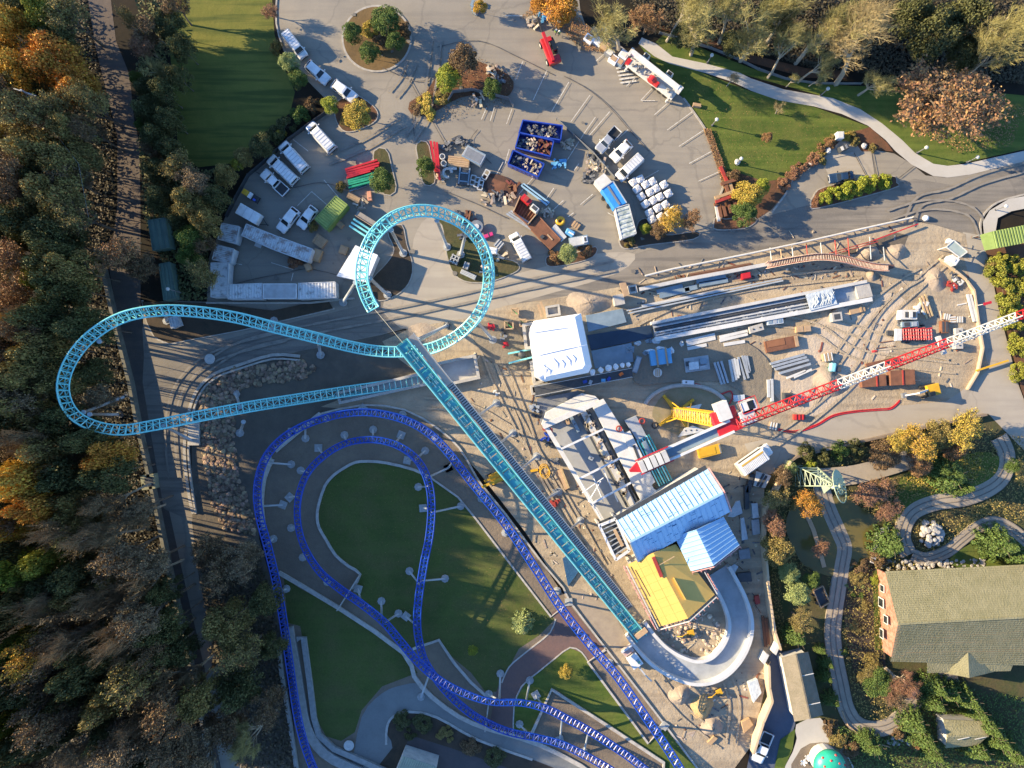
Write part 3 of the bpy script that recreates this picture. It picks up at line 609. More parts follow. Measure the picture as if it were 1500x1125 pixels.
for F, t, L in ((FO, BO, [((428, 632), (432, 637)), ((393, 671), (389, 677)), ((427, 680), (400, 680)), ((415, 739), (369, 743)), ((401, 789), (396, 796)), ((478, 613), (480, 617)), ((532, 598), (532, 605)), ((590, 607), (590, 613)), ((638, 640), (636, 644)), ((657, 685), (662, 676)), ((448, 642), (452, 628)), ((816, 865), (806, 868)), ((833, 881), (822, 892)), ((866, 945), (862, 940)), ((893, 970), (890, 976)), ((425, 925), (418, 930)), ((420, 862), (408, 868)), ((740, 780), (742, 772)), ((973, 1062), (955, 1062)), ((705, 730), (700, 722))]),
  (FI, BI, [((467, 656), (472, 664)), ((505, 637), (506, 645)), ((547, 629), (545, 640)), ((588, 637), (578, 650)), ((623, 660), (610, 668)), ((441, 689), (447, 692)), ((425, 728), (432, 728)), ((427, 773), (433, 775)), ((444, 816), (452, 818)), ((657, 685), (635, 700)), ((675, 741), (637, 753)), ((613, 713), (625, 710)), ((620, 744), (628, 744)), ((600, 836), (616, 856)), ((652, 847), (625, 856)), ((525, 862), (533, 878)), ((559, 880), (565, 900)), ((584, 898), (568, 905)), ((595, 902), (604, 925)), ((733, 986), (731, 1020)), ((776, 996), (769, 1022)), ((785, 1017), (797, 1033)), ((716, 1016), (730, 1022)), ((761, 1060), (779, 1075)), ((820, 1083), (820, 1052)), ((855, 1100), (856, 1076)), ((480, 852), (487, 856)), ((597, 674), (607, 676)), ((617, 1020), (630, 985))])):
 for i, (b, q) in enumerate(L):
  f = near(F, q[0], q[1], 5)
  a, c = at(*b), f[0]
  mb = MB(); mb.tube([a + Vector((0, 0, .4)), c - f[3] * .6], .17, 8); col = mb.build('support_column', m_pole, t, smooth=True)
  mb = MB()
  if i % 3 == 0: mb.box((a.x, a.y, .2), (1.25, 1.25, .4), .4 * i)
  else: mb.lathe([(.68, 0), (.68, .32), (.42, .34), (.42, .5), (.2, .52)], (a.x, a.y, 0), 8)
  mb.build('footing', m_base, col)
m_wpaint = M('white vehicle paint', (.70, .71, .71), (.56, .565, .56), .9, .3, coat=.6)
m_silver = M('silver vehicle paint', (.45, .46, .47), (.40, .41, .42), .8, .28, metal=.4, coat=.6)
m_navy = M('dark blue vehicle paint', (.012, .03, .065), (.02, .045, .09), .8, .25, coat=.8)
m_glass = M('tinted glass', (.012, .016, .02), (.02, .026, .03), .6, .08)
m_trim = M('black trim', (.02, .02, .021), (.03, .03, .03), 2, .5)
m_rim = M('alloy rim', (.4, .4, .41), (.3, .3, .31), 2, .35, metal=.6)
m_lamp = M('headlamp lens', (.75, .75, .7), (.6, .6, .6), 2, .15)
m_tail = M('tail lamp lens', (.35, .02, .02), (.25, .015, .015), 2, .2)
def vehicle(name, cat, st, glass, paint, L, W, wheels, wr=.36, extra=None):
 """st: (x, zlow, zbelt, half width at belt, zroof, half width of roof); glass: (i, j) stations whose top gets glass"""
 t = thing(name, '', cat); t['category'] = cat; ORIG[t.name] = Vector()
 mb = MB(); vs = []
 for x, zl, zb, wb, zr, wr_ in st:
  vs += [(x, -wb * .96, zl), (x, -wb, (zl + zb) / 2), (x, -wb, zb), (x, -wr_, zr - .05), (x, -wr_ * .85, zr), (x, wr_ * .85, zr), (x, wr_, zr - .05), (x, wb, zb), (x, wb, (zl + zb) / 2), (x, wb * .96, zl)]
 n = len(st); k = 10; fs = []
 for i in range(n - 1):
  for q in range(k): fs.append((i * k + q, i * k + (q + 1) % k, i * k + k + (q + 1) % k, i * k + k + q))
 fs += [tuple(range(k)), tuple((n - 1) * k + q for q in range(k - 1, -1, -1))]
 mb.add(vs, fs); mb.build('body', paint, t, bevel=.05)
 def ip(i, side, f, up=.012):
  a = st[i]; return Vector((a[0], side * a[5] * f, a[4] + up))
 for i, j, nm in glass['top']:
  a, b = st[i], st[j]; mb = MB()
  A = [Vector((a[0], s * a[5] * .9, a[4])) for s in (-1, 1)]; B = [Vector((b[0], s * b[5] * .86, b[4])) for s in (-1, 1)]
  q = [A[0].lerp(B[0], .1), A[1].lerp(B[1], .1), A[1].lerp(B[1], .92), A[0].lerp(B[0], .92)]
  up = (q[1] - q[0]).cross(q[2] - q[1]).normalized();
  if up.z < 0: up = -up
  mb.add([p + up * .02 for p in q] + [p - up * .03 for p in q], [(0, 1, 2, 3), (0, 4, 5, 1), (1, 5, 6, 2), (2, 6, 7, 3), (3, 7, 4, 0)])
  mb.build(nm, m_glass, t)
 for i, j in glass['side']:
  a, b = st[i], st[j]
  for s in (-1, 1):
   mb = MB(); q = []
   for e, zf in ((a, .15), (b, .15), (b, .85), (a, .85)):
    q.append(Vector((e[0], s * (e[3] + (e[5] - e[3]) * zf + .015), e[2] + (e[4] - .05 - e[2]) * zf)))
   q2 = [p - Vector((0, s * .04, 0)) for p in q]
   c = sum(q, Vector()) / 4; q = [c + (p - c) * .94 for p in q]
   mb.add(q + q2, [(0, 1, 2, 3), (0, 4, 5, 1), (1, 5, 6, 2), (2, 6, 7, 3), (3, 7, 4, 0)]); mb.build('side_window', m_glass, t)
 for x in wheels:
  for s in (-1, 1):
   mb = MB(); mb.tube([(x, s * (W / 2 - .24), wr), (x, s * (W / 2 - .02), wr)], wr, 14); wh = mb.build('wheel', m_trim, t)
   mb = MB(); mb.tube([(x, s * (W / 2 - .02), wr), (x, s * (W / 2 + .01), wr)], wr * .6, 10); mb.build('rim', m_rim, wh)
 f = st[0]; r = st[-1]
 for s in (-1, 1):
  mb = MB(); mb.box((f[0] - .02, s * f[3] * .72, f[2] - .02), (.14, .34, .16)); mb.build('headlight', m_lamp, t)
  mb = MB(); mb.box((r[0] + .02, s * r[3] * .86, r[2]), (.1, .16, .3)); mb.build('tail_light', m_tail, t)
  ws = glass['top'][0][0]; e = st[ws]
  mb = MB(); mb.box((e[0] - .35, s * (e[3] + .14), e[2] + .12), (.14, .24, .2)); mb.build('wing_mirror', m_trim if paint is not m_wpaint else paint, t)
 mb = MB(); mb.box((f[0] + .03, 0, f[1] + .12), (.14, f[3] * 1.8, .2)); mb.build('bumper', m_trim, t, bevel=.03)
 mb = MB(); mb.box((r[0] - .03, 0, r[1] + .12), (.12, r[3] * 1.8, .18)); mb.build('bumper', m_trim, t, bevel=.03)
 if extra: extra(t)
 return t
m_gut = M('silver grey gutter', (.30, .31, .32), (.24, .25, .26), 2, .5)  # own grey of the van roof gutters
def ladder_ribs(t):
 for k in range(6):
  mb = MB(); mb.box((.5 - k * .58, 0, 2.135), (.09, 1.3, .03)); mb.build('roof_rib', m_silver, t)
 for s in (-1, 1): mb = MB(); mb.box((-.9, s * .76, 2.12), (3.4, .04, .05)); mb.build('roof_gutter', m_gut, t)
 mb = MB(); mb.box((2.02, 0, 1.245), (.1, 1.5, .03)); mb.build('cowl_panel', m_trim, t)
 mb = MB(); mb.box((-2.88, 0, 1.65), (.05, 1.3, .4)); mb.build('rear_window', m_glass, t)
ST_VAN = [(2.9, .38, .72, .86, .86, .74), (2.78, .3, .85, .97, 1.02, .82), (2.0, .28, 1.08, 1.0, 1.24, .86), (1.25, .28, 1.15, 1.0, 2.02, .80), (.9, .28, 1.15, 1.0, 2.12, .83), (-2.65, .3, 1.15, 1.0, 2.12, .83), (-2.85, .35, 1.1, .97, 2.0, .80)]
ST_SUV = [(2.35, .4, .72, .8, .82, .68), (2.25, .3, .84, .92, .96, .76), (1.1, .28, .98, .95, 1.1, .8), (.35, .28, 1.02, .95, 1.64, .68), (.05, .28, 1.02, .95, 1.7, .7), (-1.75, .28, 1.05, .95, 1.68, .69), (-2.2, .32, 1.02, .93, 1.15, .74), (-2.35, .4, .9, .88, .98, .72)]
ST_SED = [(2.25, .38, .62, .78, .7, .66), (2.12, .28, .72, .88, .82, .74), (.95, .26, .84, .9, .95, .76), (.2, .26, .88, .9, 1.38, .62), (-.05, .26, .88, .9, 1.43, .64), (-.95, .26, .9, .9, 1.4, .62), (-1.55, .28, .9, .89, 1.02, .7), (-2.15, .32, .86, .86, .98, .7), (-2.27, .4, .7, .8, .8, .68)]
ST_HAT = [(1.95, .38, .64, .76, .72, .64), (1.85, .28, .76, .85, .86, .72), (.95, .26, .88, .88, .99, .74), (.25, .26, .92, .88, 1.45, .62), (0, .26, .92, .88, 1.5, .64), (-1.3, .26, .94, .88, 1.46, .62), (-1.8, .3, .92, .86, 1.08, .7), (-1.95, .4, .8, .82, .9, .68)]
ST_PIC = [(2.75, .5, .8, .86, .92, .74), (2.62, .42, .95, .97, 1.06, .82), (1.45, .4, 1.05, 1.0, 1.18, .86), (.85, .4, 1.1, 1.0, 1.72, .72), (.6, .4, 1.1, 1.0, 1.8, .75), (-.45, .4, 1.1, 1.0, 1.78, .74), (-.72, .4, 1.1, 1.0, 1.16, .84), (-.8, .45, .72, 1.0, .75, .9), (-2.7, .45, .72, .99, .75, .9), (-2.78, .5, .7, .96, .73, .88)]
def bed(paint, cargo=None):
 def f(t):
  for s in (-1, 1):
   mb = MB(); mb.box((-1.76, s * .93, .92), (1.95, .14, .42)); mb.build('bed_side', paint, t, bevel=.02)
  mb = MB(); mb.box((-2.72, 0, .92), (.1, 1.74, .42)); mb.build('tailgate', paint, t)
  mb = MB(); mb.box((-1.74, 0, .77), (1.9, 1.72, .03)); mb.build('bed_liner', m_trim, t)
 return f
GV = dict(top=[(2, 3, 'windshield')], side=[(3, 4)]);
GVW = dict(top=[(2, 3, 'windshield')], side=[(3, 5)])
GS = dict(top=[(2, 3, 'windshield'), (6, 5, 'rear_window')], side=[(3, 5)])
def sized(px, nominal): return px * S / nominal
VAN = vehicle('parked_van', 'van', ST_VAN, GV, m_wpaint, 5.8, 2.0, (1.9, -1.8), extra=ladder_ribs)
SUV = vehicle('parked_suv', 'car', ST_SUV, GS, m_wpaint, 4.7, 1.9, (1.5, -1.4))
HAT = vehicle('parked_hatchback', 'car', ST_HAT, GS, m_wpaint, 3.9, 1.76, (1.25, -1.25), .31)
PICK = vehicle('parked_pickup', 'pickup', ST_PIC, GS, m_wpaint, 5.55, 2.0, (1.75, -1.7), .4, extra=bed(m_wpaint))
SED = vehicle('parked_car', 'car', ST_SED, GS, m_navy, 4.5, 1.8, (1.35, -1.35), .33)
def veh(proto, x0, y0, dx, dy, Lpx, nominal, label, group='parked vehicles', h=1.2, wf=1.0):
 s = Lpx * S / nominal
 p = at(x0, y0, h); return put(proto, (p.x, p.y, LZ[0]), heading(dx, dy), (s, s * wf, (s + 1) / 2), label, group)
G = 'vehicles parked around the lot'
veh(VAN, 432, 66, 28, 36, 43, 5.8, 'white cargo van topmost of the three along the left lawn kerb', G)
veh(SUV, 465, 106, 31, 27, 40, 4.7, 'white suv between a cargo van and another suv by the shrubs', G)
veh(SUV, 504, 133, 34, 25, 40, 4.7, 'white suv lowest of the kerb row, its nose in the autumn tree', G)
veh(VAN, 470, 201, -36, -40, 52, 5.8, 'white passenger van parked alone beside the little tree island', G, wf=.95)
veh(VAN, 430, 230, -36, -40, 53, 5.8, 'white passenger van between two other vans in the shaded bay', G, wf=.95)
veh(VAN, 414, 249, -38, -36, 52, 5.8, 'white passenger van next to the pickup with the pink box', G, wf=.95)
pk = veh(PICK, 402, 267, -33, -30, 46, 5.55, 'white pickup carrying a pink box in its bed', G, wf=.95)
veh(SUV, 422, 322, -24, 30, 40, 4.7, 'white suv left of two facing the long rusty containers', G)
veh(HAT, 450, 318, -22, 28, 36, 3.9, 'white car parked between the green container and a white suv', G)
p2 = veh(PICK, 891, 205, -30, 33, 43, 5.55, 'silver pickup parked uphill of the white hatchback', G); recol(p2, 'body', m_silver); recol(p2, 'bed_side', m_silver)
veh(HAT, 910, 221, -27, 26, 35, 3.9, 'white hatchback between the silver pickup and a white van', G)
veh(VAN, 922, 246, -36, 34, 44, 5.8, 'white van parked just above the bulk bags', G, wf=1.05)
veh(VAN, 762, 362, -20, -37, 45, 5.8, 'white passenger van standing alone beside the turquoise loop', G)
veh(SED, 1233, 259, -34, 5, 36, 4.5, 'dark blue car parked along the long clipped hedge', G)
b = at(1117, 1096, 1);
veh(PICK, 1117, 1095, -10, 24, 46, 5.55, 'white pickup parked by the hoarding at the bottom', G, wf=1.05)
mb = MB(); p = at(403, 266, 1.6); mb.box((p.x, p.y, 1.25), (.85, .95, .5), heading(-33, -30)); one(mb, 'pink_box', M('pink plastic', (.62, .16, .42), (.55, .13, .38), 2, .6), 'bright pink box lying in the bed of a white pickup', 'box')
def bus():
 p = at(1107, 673, 2); t = thing('shuttle_bus', 'white shuttle bus with a ribbed roof and yellow stripe by the hoarding', 'bus', (p.x, p.y, LZ[0])); t.rotation_euler.z = heading(46, -32); ORIG[t.name] = Vector()
 st = [(3.2, .5, .9, .9, 1.05, .75), (3.0, .4, 1.1, 1.0, 1.2, .85), (2.3, .4, 1.2, 1.05, 1.35, .9), (1.9, .4, 1.25, 1.1, 2.5, .95), (1.7, .4, 1.25, 1.15, 2.7, 1.05), (-3.0, .4, 1.25, 1.15, 2.7, 1.05), (-3.2, .45, 1.2, 1.1, 2.5, 1.0)]
 mb = MB(); vs = []
 for x, zl, zb, wb, zr, w2 in st: vs += [(x, -wb, zl), (x, -wb, zb), (x, -w2, zr), (x, w2, zr), (x, wb, zb), (x, wb, zl)]
 fs = [(i * 6 + q, i * 6 + (q + 1) % 6, i * 6 + 6 + (q + 1) % 6, i * 6 + 6 + q) for i in range(6) for q in range(6)] + [tuple(range(6)), tuple(36 + q for q in range(5, -1, -1))]
 mb.add(vs, fs); mb.build('body', m_wpaint, t, bevel=.05)
 mb = MB(); mb.corr((1.4, -.95, 2.71), (-4.3, 0, 0), (0, 1.35, 0), 16, .06); mb.build('ribbed_roof', m_wpaint, t)
 mb = MB(); mb.box((-.6, .62, 2.72), (4.2, .3, .04)); mb.build('roof_stripe', M('amber stripe', (.55, .34, .06)), t)
 mb = MB(); mb.add([(2.25, -.85, 1.4), (2.25, .85, 1.4), (1.93, .85, 2.45), (1.93, -.85, 2.45)], [(0, 1, 2, 3)]); mb.build('windshield', m_glass, t)
 for s in (-1, 1):
  mb = MB(); mb.box((-.6, s * 1.13, 1.85), (4.4, .06, .7)); mb.build('side_window', m_glass, t)
  for x in (2.2, -2.0):
   mb = MB(); mb.tube([(x, s * .85, .42), (x, s * 1.1, .42)], .42, 14); mb.build('wheel', m_trim, t)
bus()
p = at(365, 314, 1.8); t = thing('box_trailer', 'small white box trailer with a drawbar by the lot fence', 'trailer', (p.x, p.y, LZ[0])); t.rotation_euler.z = heading(35, 20); ORIG[t.name] = Vector()
mb = MB(); mb.box((0, 0, 1.25), (3.9, 1.9, 1.7)); mb.build('body', m_wpaint, t, bevel=.06)
for x in (-.65, .65): mb = MB(); mb.box((x, 0, 2.11), (.05, 1.9, .03)); mb.build('roof_seam', m_silver, t)
mb = MB(); mb.beam((1.9, .6, .5), (3.1, 0, .5), .1, .12); mb.beam((1.9, -.6, .5), (3.1, 0, .5), .1, .12); mb.lathe([(.12, .1), (.12, .7)], (3.05, 0, 0), 8); mb.build('drawbar', m_trim, t)
for s in (-1, 1):
 mb = MB(); mb.tube([(-.2, s * .78, .36), (-.2, s * .98, .36)], .36, 14); mb.build('wheel', m_trim, t)
m_red = M('red machine paint', (.50, .02, .025), (.42, .018, .02), 1, .38, coat=.4)
m_yel = M('yellow machine paint', (.62, .36, .02), (.55, .30, .015), 1, .42, coat=.2)
m_gun = M('grey steel', (.25, .26, .27), (.19, .2, .21), 1.5, .5, metal=.3)
m_off = M('off white steel', (.60, .59, .55), (.52, .51, .47), 1.2, .5)
p = at(958, 109, 2.5); t = thing('truck_crane', 'long white truck crane with red hoist parked at the end of the lot', 'crane truck', (p.x, p.y, LZ[0])); t.rotation_euler.z = heading(70, 53); ORIG[t.name] = Vector()
mb = MB(); mb.box((0, 0, 1.0), (9.6, 2.3, .5)); mb.box((-3.6, 0, 1.45), (1.8, 2.2, .5)); mb.box((3.0, -.6, 1.4), (2.6, 1.0, .4)); mb.build('chassis', m_off, t, bevel=.05)
mb = MB(); mb.beam((-4.9, .55, 2.7), (4.7, .3, 2.9), .75, .8); mb.beam((-5.1, .55, 2.75), (5.3, .28, 2.95), .5, .55); mb.build('boom', m_wpaint, t, bevel=.04)
mb = MB(); mb.box((4.9, .2, 2.9), (.8, 1.3, .5)); mb.box((-5.2, .5, 2.7), (.5, 1.2, .6)); mb.build('boom_head', m_off, t, bevel=.03)
for x, y, sx, sy in ((-2.8, 1.55, 1.2, 1.0), (2.0, 1.5, 1.3, .95)):
 mb = MB(); mb.box((x, y, 1.9), (sx, sy, 1.5), taper=.85); cb = mb.build('cab', m_off, t, bevel=.05)
 mb = MB(); mb.box((x, y, 2.67), (sx * .6, sy * .6, .04)); mb.build('roof_window', m_glass, cb)
mb = MB(); mb.tube([(.2, -.3, 1.9), (.2, -1.2, 1.9)], .65, 14); mb.build('winch_drum', m_red, t)
mb = MB(); mb.box((1.1, -.85, 1.75), (1.0, .7, .9)); mb.build('hoist_housing', m_red, t, bevel=.03)
mb = MB(); mb.box((-4.7, -.6, 1.4), (.7, 1.0, .8)); mb.build('rear_box', m_red, t, bevel=.03)
for x in (-3.8, -2.7, 1.2, 2.3, 3.4):
 for s in (-1, 1):
  mb = MB(); mb.tube([(x, s * .8, .5), (x, s * 1.15, .5)], .5, 14); mb.build('wheel', m_trim, t)
for x in (-4.4, 4.2):
 for s in (-1, 1):
  mb = MB(); mb.beam((x, s * .8, .9), (x, s * 1.5, .9), .25, .25); mb.lathe([(.2, .05), (.2, .9)], (x, s * 1.5, 0), 8); mb.build('outrigger', m_off, t)
g = random.Random(8); mb = MB()
for k in range(26): mb.box((g.uniform(-4.5, 4.5), g.uniform(-1.0, 1.1), g.uniform(1.4, 2.1)), (g.uniform(.2, .7), g.uniform(.15, .4), g.uniform(.15, .5)), g.uniform(0, 1))
mb.build('equipment', M('mixed equipment', (.5, .48, .44), (.1, .1, .1), 1.8, .6), t)
mb = MB(); mb.tube([(-3.9 + .15 * k, -.5 - .4 * math.sin(k), 1.9 + .1 * math.cos(k * 2)) for k in range(12)], .06, 5); mb.build('hose', m_trim, t)
p = at(806, 73, 1.5); t = thing('telehandler', 'red telehandler with its black boom raised to a stack of crates', 'telehandler', (p.x, p.y, LZ[0])); t.rotation_euler.z = heading(-10, -26); ORIG[t.name] = Vector()
mb = MB(); mb.box((-.2, .55, 1.2), (4.6, .9, .8)); mb.box((-1.9, 0, 1.35), (1.2, 2.0, .9)); mb.box((1.7, .1, 1.2), (.8, 1.9, .6)); mb.build('body', m_red, t, bevel=.06)
mb = MB(); mb.box((.1, -.62, 1.65), (1.9, .85, 1.5), taper=.85); mb.build('cab', m_glass, t, bevel=.05)
mb = MB(); mb.beam((-2.2, .35, 2.1), (2.6, .35, 2.5), .5, .55); mb.build('boom', m_red, t, bevel=.03)
mb = MB(); mb.beam((2.5, .35, 2.5), (5.0, .35, 2.9), .34, .4); mb.beam((4.9, .35, 2.9), (5.3, .35, 1.6), .3, .3); mb.build('boom_extension', m_trim, t)
mb = MB(); mb.box((5.4, .35, 1.4), (.15, 1.3, .9)); mb.box((6.0, .0, 1.0), (1.1, .12, .06)); mb.box((6.0, .7, 1.0), (1.1, .12, .06)); mb.build('fork', m_gun, t)
for x in (-1.6, 1.5):
 for s in (-1, 1):
  mb = MB(); mb.tube([(x, s * .78, .58), (x, s * 1.2, .58)], .6, 16); wh = mb.build('wheel', m_trim, t)
  mb = MB(); mb.tube([(x, s * 1.2, .58), (x, s * 1.23, .58)], .3, 12); mb.build('rim', m_off, wh)
def boomlift(label, px, py, dx, dy, mat):
 p = at(px, py, 1.5); t = thing('boom_lift', label, 'boom lift', (p.x, p.y, LZ[0])); t.rotation_euler.z = heading(dx, dy); ORIG[t.name] = Vector()
 mb = MB(); mb.box((0, 0, .8), (2.2, 1.8, .5)); mb.box((-.7, 0, 1.4), (1.3, 1.7, .8)); mb.build('body', mat, t, bevel=.05)
 mb = MB(); mb.beam((-1, .3, 2.0), (3.0, .3, 2.1), .4, .45); mb.build('boom', mat, t)
 mb = MB(); mb.beam((-.6, -.35, 1.8), (2.0, -.35, 1.8), .35, .35); mb.build('lower_arm', mat, t)
 mb = MB(); mb.box((3.5, .3, 1.6), (.8, 1.4, .1)); mb.tube([(3.1, -.4, 2.4), (3.9, -.4, 2.4), (3.9, 1.0, 2.4), (3.1, 1.0, 2.4)], .04, 4, True); mb.build('basket', m_gun, t)
 for x in (-.9, .9):
  for s in (-1, 1):
   mb = MB(); mb.tube([(x, s * .72, .45), (x, s * 1.08, .45)], .45, 14); mb.build('wheel', m_trim, t)
boomlift('yellow boom lift half under the turquoise spike', 727, 700, -30, 14, m_yel)
def excav(label, px, py, dx, dy, s, m1, m2):
 p = at(px, py, 1.2); t = thing('excavator', label, 'excavator', (p.x, p.y, LZ[0])); t.rotation_euler.z = heading(dx, dy); ORIG[t.name] = Vector(); t.scale = (s,) * 3
 for q in (-1, 1):
  mb = MB(); mb.box((0, q * .8, .35), (2.6, .42, .65)); mb.build('crawler_track', m_trim, t, bevel=.15)
 mb = MB(); mb.box((-.4, 0, 1.1), (2.0, 1.8, .7)); mb.build('body', m2, t, bevel=.08)
 mb = MB(); mb.box((.35, .45, 1.55), (1.1, .8, 1.3), taper=.85); mb.build('cab', m_glass, t, bevel=.05)
 mb = MB(); mb.beam((.6, -.2, 1.3), (2.6, -.2, 2.3), .28, .4); mb.build('boom', m1, t, bevel=.03)
 mb = MB(); mb.beam((2.5, -.2, 2.3), (4.0, -.2, 1.0), .22, .3); mb.build('arm', m1, t, bevel=.03)
 mb = MB(); mb.prism([(3.7, -.6), (4.4, -.6), (4.4, .2), (3.7, .2)], .2, .9); mb.build('bucket', m_gun, t, bevel=.05)
excav('yellow and white excavator with its arm out on the right sand', 1362, 572, -28, 7, 1.05, m_off, m_yel)
excav('small yellow excavator beside the sand piles at the bottom', 1053, 1016, -8, 4, .5, m_yel, m_yel)
excav('orange yellow mini excavator inside the curved trough', 1011, 929, -14, 4, .55, m_yel, m_yel)
p = at(366, 286, 1); t = thing('compressor_trailer', 'yellow and white compressor trailer at the lot fence corner', 'compressor', (p.x, p.y, LZ[0])); t.rotation_euler.z = heading(22, 14); ORIG[t.name] = Vector()
mb = MB(); mb.box((-.6, 0, .9), (1.3, .9, .8)); mb.build('body', m_yel, t, bevel=.08)
mb = MB(); mb.box((.25, 0, .95), (.5, 1.0, .9)); mb.build('panel', m_wpaint, t, bevel=.04)
mb = MB(); mb.box((1.1, 0, .6), (1.3, 1.1, .4)); mb.build('chassis', m_trim, t)
mb = MB(); mb.box((1.1, -.25, .9), (.4, .35, .3)); mb.build('blue_can', M('blue plastic', (.02, .08, .5), (.02, .06, .4), 2, .5), t)
for s in (-1, 1): mb = MB(); mb.tube([(.2, s * .45, .3), (.2, s * .62, .3)], .3, 12); mb.build('wheel', m_trim, t)
p = at(927, 964, 2); t = thing('pump_truck', 'white lorry with an arm reaching to the curved concrete trough', 'lorry', (p.x, p.y, LZ[0])); t.rotation_euler.z = heading(18, 26); ORIG[t.name] = Vector()
mb = MB(); mb.box((0, 0, .7), (3.8, 1.9, .4)); mb.build('chassis', m_gun, t)
mb = MB(); mb.box((.5, 0, 1.5), (2.2, 1.9, 1.3)); mb.build('body', m_wpaint, t, bevel=.05)
mb = MB(); mb.box((-1.4, 0, 1.3), (1.2, 1.9, .9)); mb.build('tool_box', M('rust red box', (.42, .2, .16), (.5, .45, .42), 2, .6), t, bevel=.04)
mb = MB(); mb.beam((-1.95, -1.0, 2.0), (-1.95, 1.1, 2.0), .3, .3); mb.build('cross_bar', m_wpaint, t)
mb = MB(); mb.beam((1.6, 0, 2.0), (3.4, .1, 1.8), .25, .3); mb.beam((3.4, .1, 1.8), (5.2, .3, .9), .2, .25); mb.build('arm', m_off, t)
mb = MB(); mb.box((.8, .45, 2.16), (.8, .5, .03)); mb.build('roof_panel', M('green panel', (.2, .42, .16), (.2, .3, .5), 1.5, .5), t)
for x in (-1.2, 1.2):
 for s in (-1, 1):
  mb = MB(); mb.tube([(x, s * .75, .42), (x, s * 1.0, .42)], .42, 14); mb.build('wheel', m_trim, t)
def container(label, corners, h, mat, roofmat, ribs=14, across=True, name='shipping_container', group=None, door=True):
 """corners: roof outline in photo pixels, long side first"""
 q = [at(x, y, h) for x, y in corners]; k = (1 - 0)
 c = sum(q, Vector()) / 4
 t = thing(name, label, 'container', (c.x, c.y, LZ[0]), group)
 mb = MB(); mb.prism(q, LZ[0] + .12, h - .06); mb.build('body', mat, t)
 o, u, v = q[0], q[1] - q[0], q[3] - q[0]
 o = o + u * .01 + v * .01; u = u * .98; v = v * .98
 o.z = h - .05
 mb = MB()
 if across: mb.corr(o, u, v, ribs, .09)
 else: mb.corr(o, v, u, ribs, .09)
 mb.build('roof', roofmat, t)
 mb = MB(); n = 4
 for i in range(4): a, b = q[i].copy(), q[(i + 1) % 4].copy(); a.z = b.z = h; mb.beam(a, b, .12, .16)
 mb.build('roof_frame', mat, t)
 if door:
  a, b = q[1].copy(), q[2].copy(); out = (q[1] - q[0]).normalized() * .05
  mb = MB(); a.z = b.z = h / 2 + .1; d = (b - a)
  mb.beam(a + out + d * .06, a + out + d * .49, .06, h - .6); mb.beam(a + out + d * .51, a + out + d * .94, .06, h - .6); mb.build('door', mat, t)
 return t
m_rustroof = M('rusty white roof', (.48, .50, .51), (.26, .20, .17), 1.1, .7, lo=.45, hi=.62)
m_rustroof2 = M('stained white roof', (.55, .56, .56), (.20, .19, .18), 1.3, .7, lo=.5, hi=.7)
m_cont = M('white container steel', (.52, .54, .55), (.40, .40, .40), .8, .6)
m_contg = M('green container paint', (.17, .25, .06), (.13, .20, .045), .8, .55)
m_contgr = M('green container roof', (.22, .30, .08), (.17, .24, .06), .9, .55)
m_shedg = M('faded green roof', (.10, .17, .14), (.08, .13, .11), .5, .7)
container('long grey white container with rust streaks, left of two end to end', [(361, 328), (408, 347), (401, 366), (354, 345)], 2.6, m_cont, m_rustroof, 15)
container('long grey white container with rust streaks, right of two end to end', [(409, 347), (458, 365), (451, 384), (402, 366)], 2.6, m_cont, m_rustroof, 15)
container('grey roofed container topmost of the column at the lot corner', [(325, 327), (351, 332), (345, 357), (319, 350)], 2.6, m_cont, m_rustroof, 8, False)
container('grey roofed container second from the top of the corner column', [(316, 358), (343, 365), (337, 386), (311, 380)], 2.6, m_cont, m_rustroof, 8, False)
container('dark ribbed container standing on end at the lot\'s lower left corner', [(309, 435), (309, 385), (335, 385), (333, 435)], 2.7, m_cont, m_rustroof2, 22)
container('rusty roofed container leftmost of the row along the lower kerb', [(334, 417), (384, 415), (384, 438), (334, 438)], 2.6, m_cont, m_rustroof2, 12)
container('plain white container in the middle of the row along the lower kerb', [(386, 416), (434, 416), (434, 437), (386, 437)], 2.8, m_wpaint, m_cont, 30)
container('rust streaked container rightmost of the row along the lower kerb', [(437, 415), (491, 413), (492, 436), (437, 438)], 2.6, m_cont, m_rustroof2, 12)
container('bright green ribbed container near the turquoise loop', [(492, 287), (509, 300), (478, 337), (461, 321)], 2.6, m_contg, m_contgr, 12, False)
container('silver ribbed container below the blue tarped trailer', [(901, 305), (921, 299), (932, 342), (911, 349)], 2.6, m_cont, M('silver green roof', (.48, .52, .5), (.2, .25, .24), 1.2, .5, lo=.4, hi=.6), 7, False)
container('faded green flat shed beside the service road, upper of two', [(217, 323), (242, 319), (249, 362), (224, 367)], 2.8, m_shedg, m_shedg, 3, door=False, name='site_shed')
container('faded green flat shed beside the service road, lower of two', [(233, 387), (249, 384), (258, 436), (240, 440)], 2.8, m_shedg, m_shedg, 3, door=False, name='site_shed')
container('pale green box on the planting bed under the turquoise track', [(247, 466), (259, 463), (264, 476), (251, 481)], 1.8, m_cont, m_cont, 3, door=False, name='utility_box')
q = [(528, 358), (565, 372), (538, 427), (494, 408)]
P4 = [at(x, y, 3) for x, y in [(521, 360), (553, 374), (537, 413), (494, 404)]]
c = sum(P4, Vector()) / 4; t = thing('site_cabin', 'plain white site cabin under the left side of the turquoise loop', 'cabin', (c.x, c.y, LZ[0]))
mb = MB(); mb.prism(P4, LZ[0], 2.9); mb.build('body', m_wpaint, t, bevel=.05)
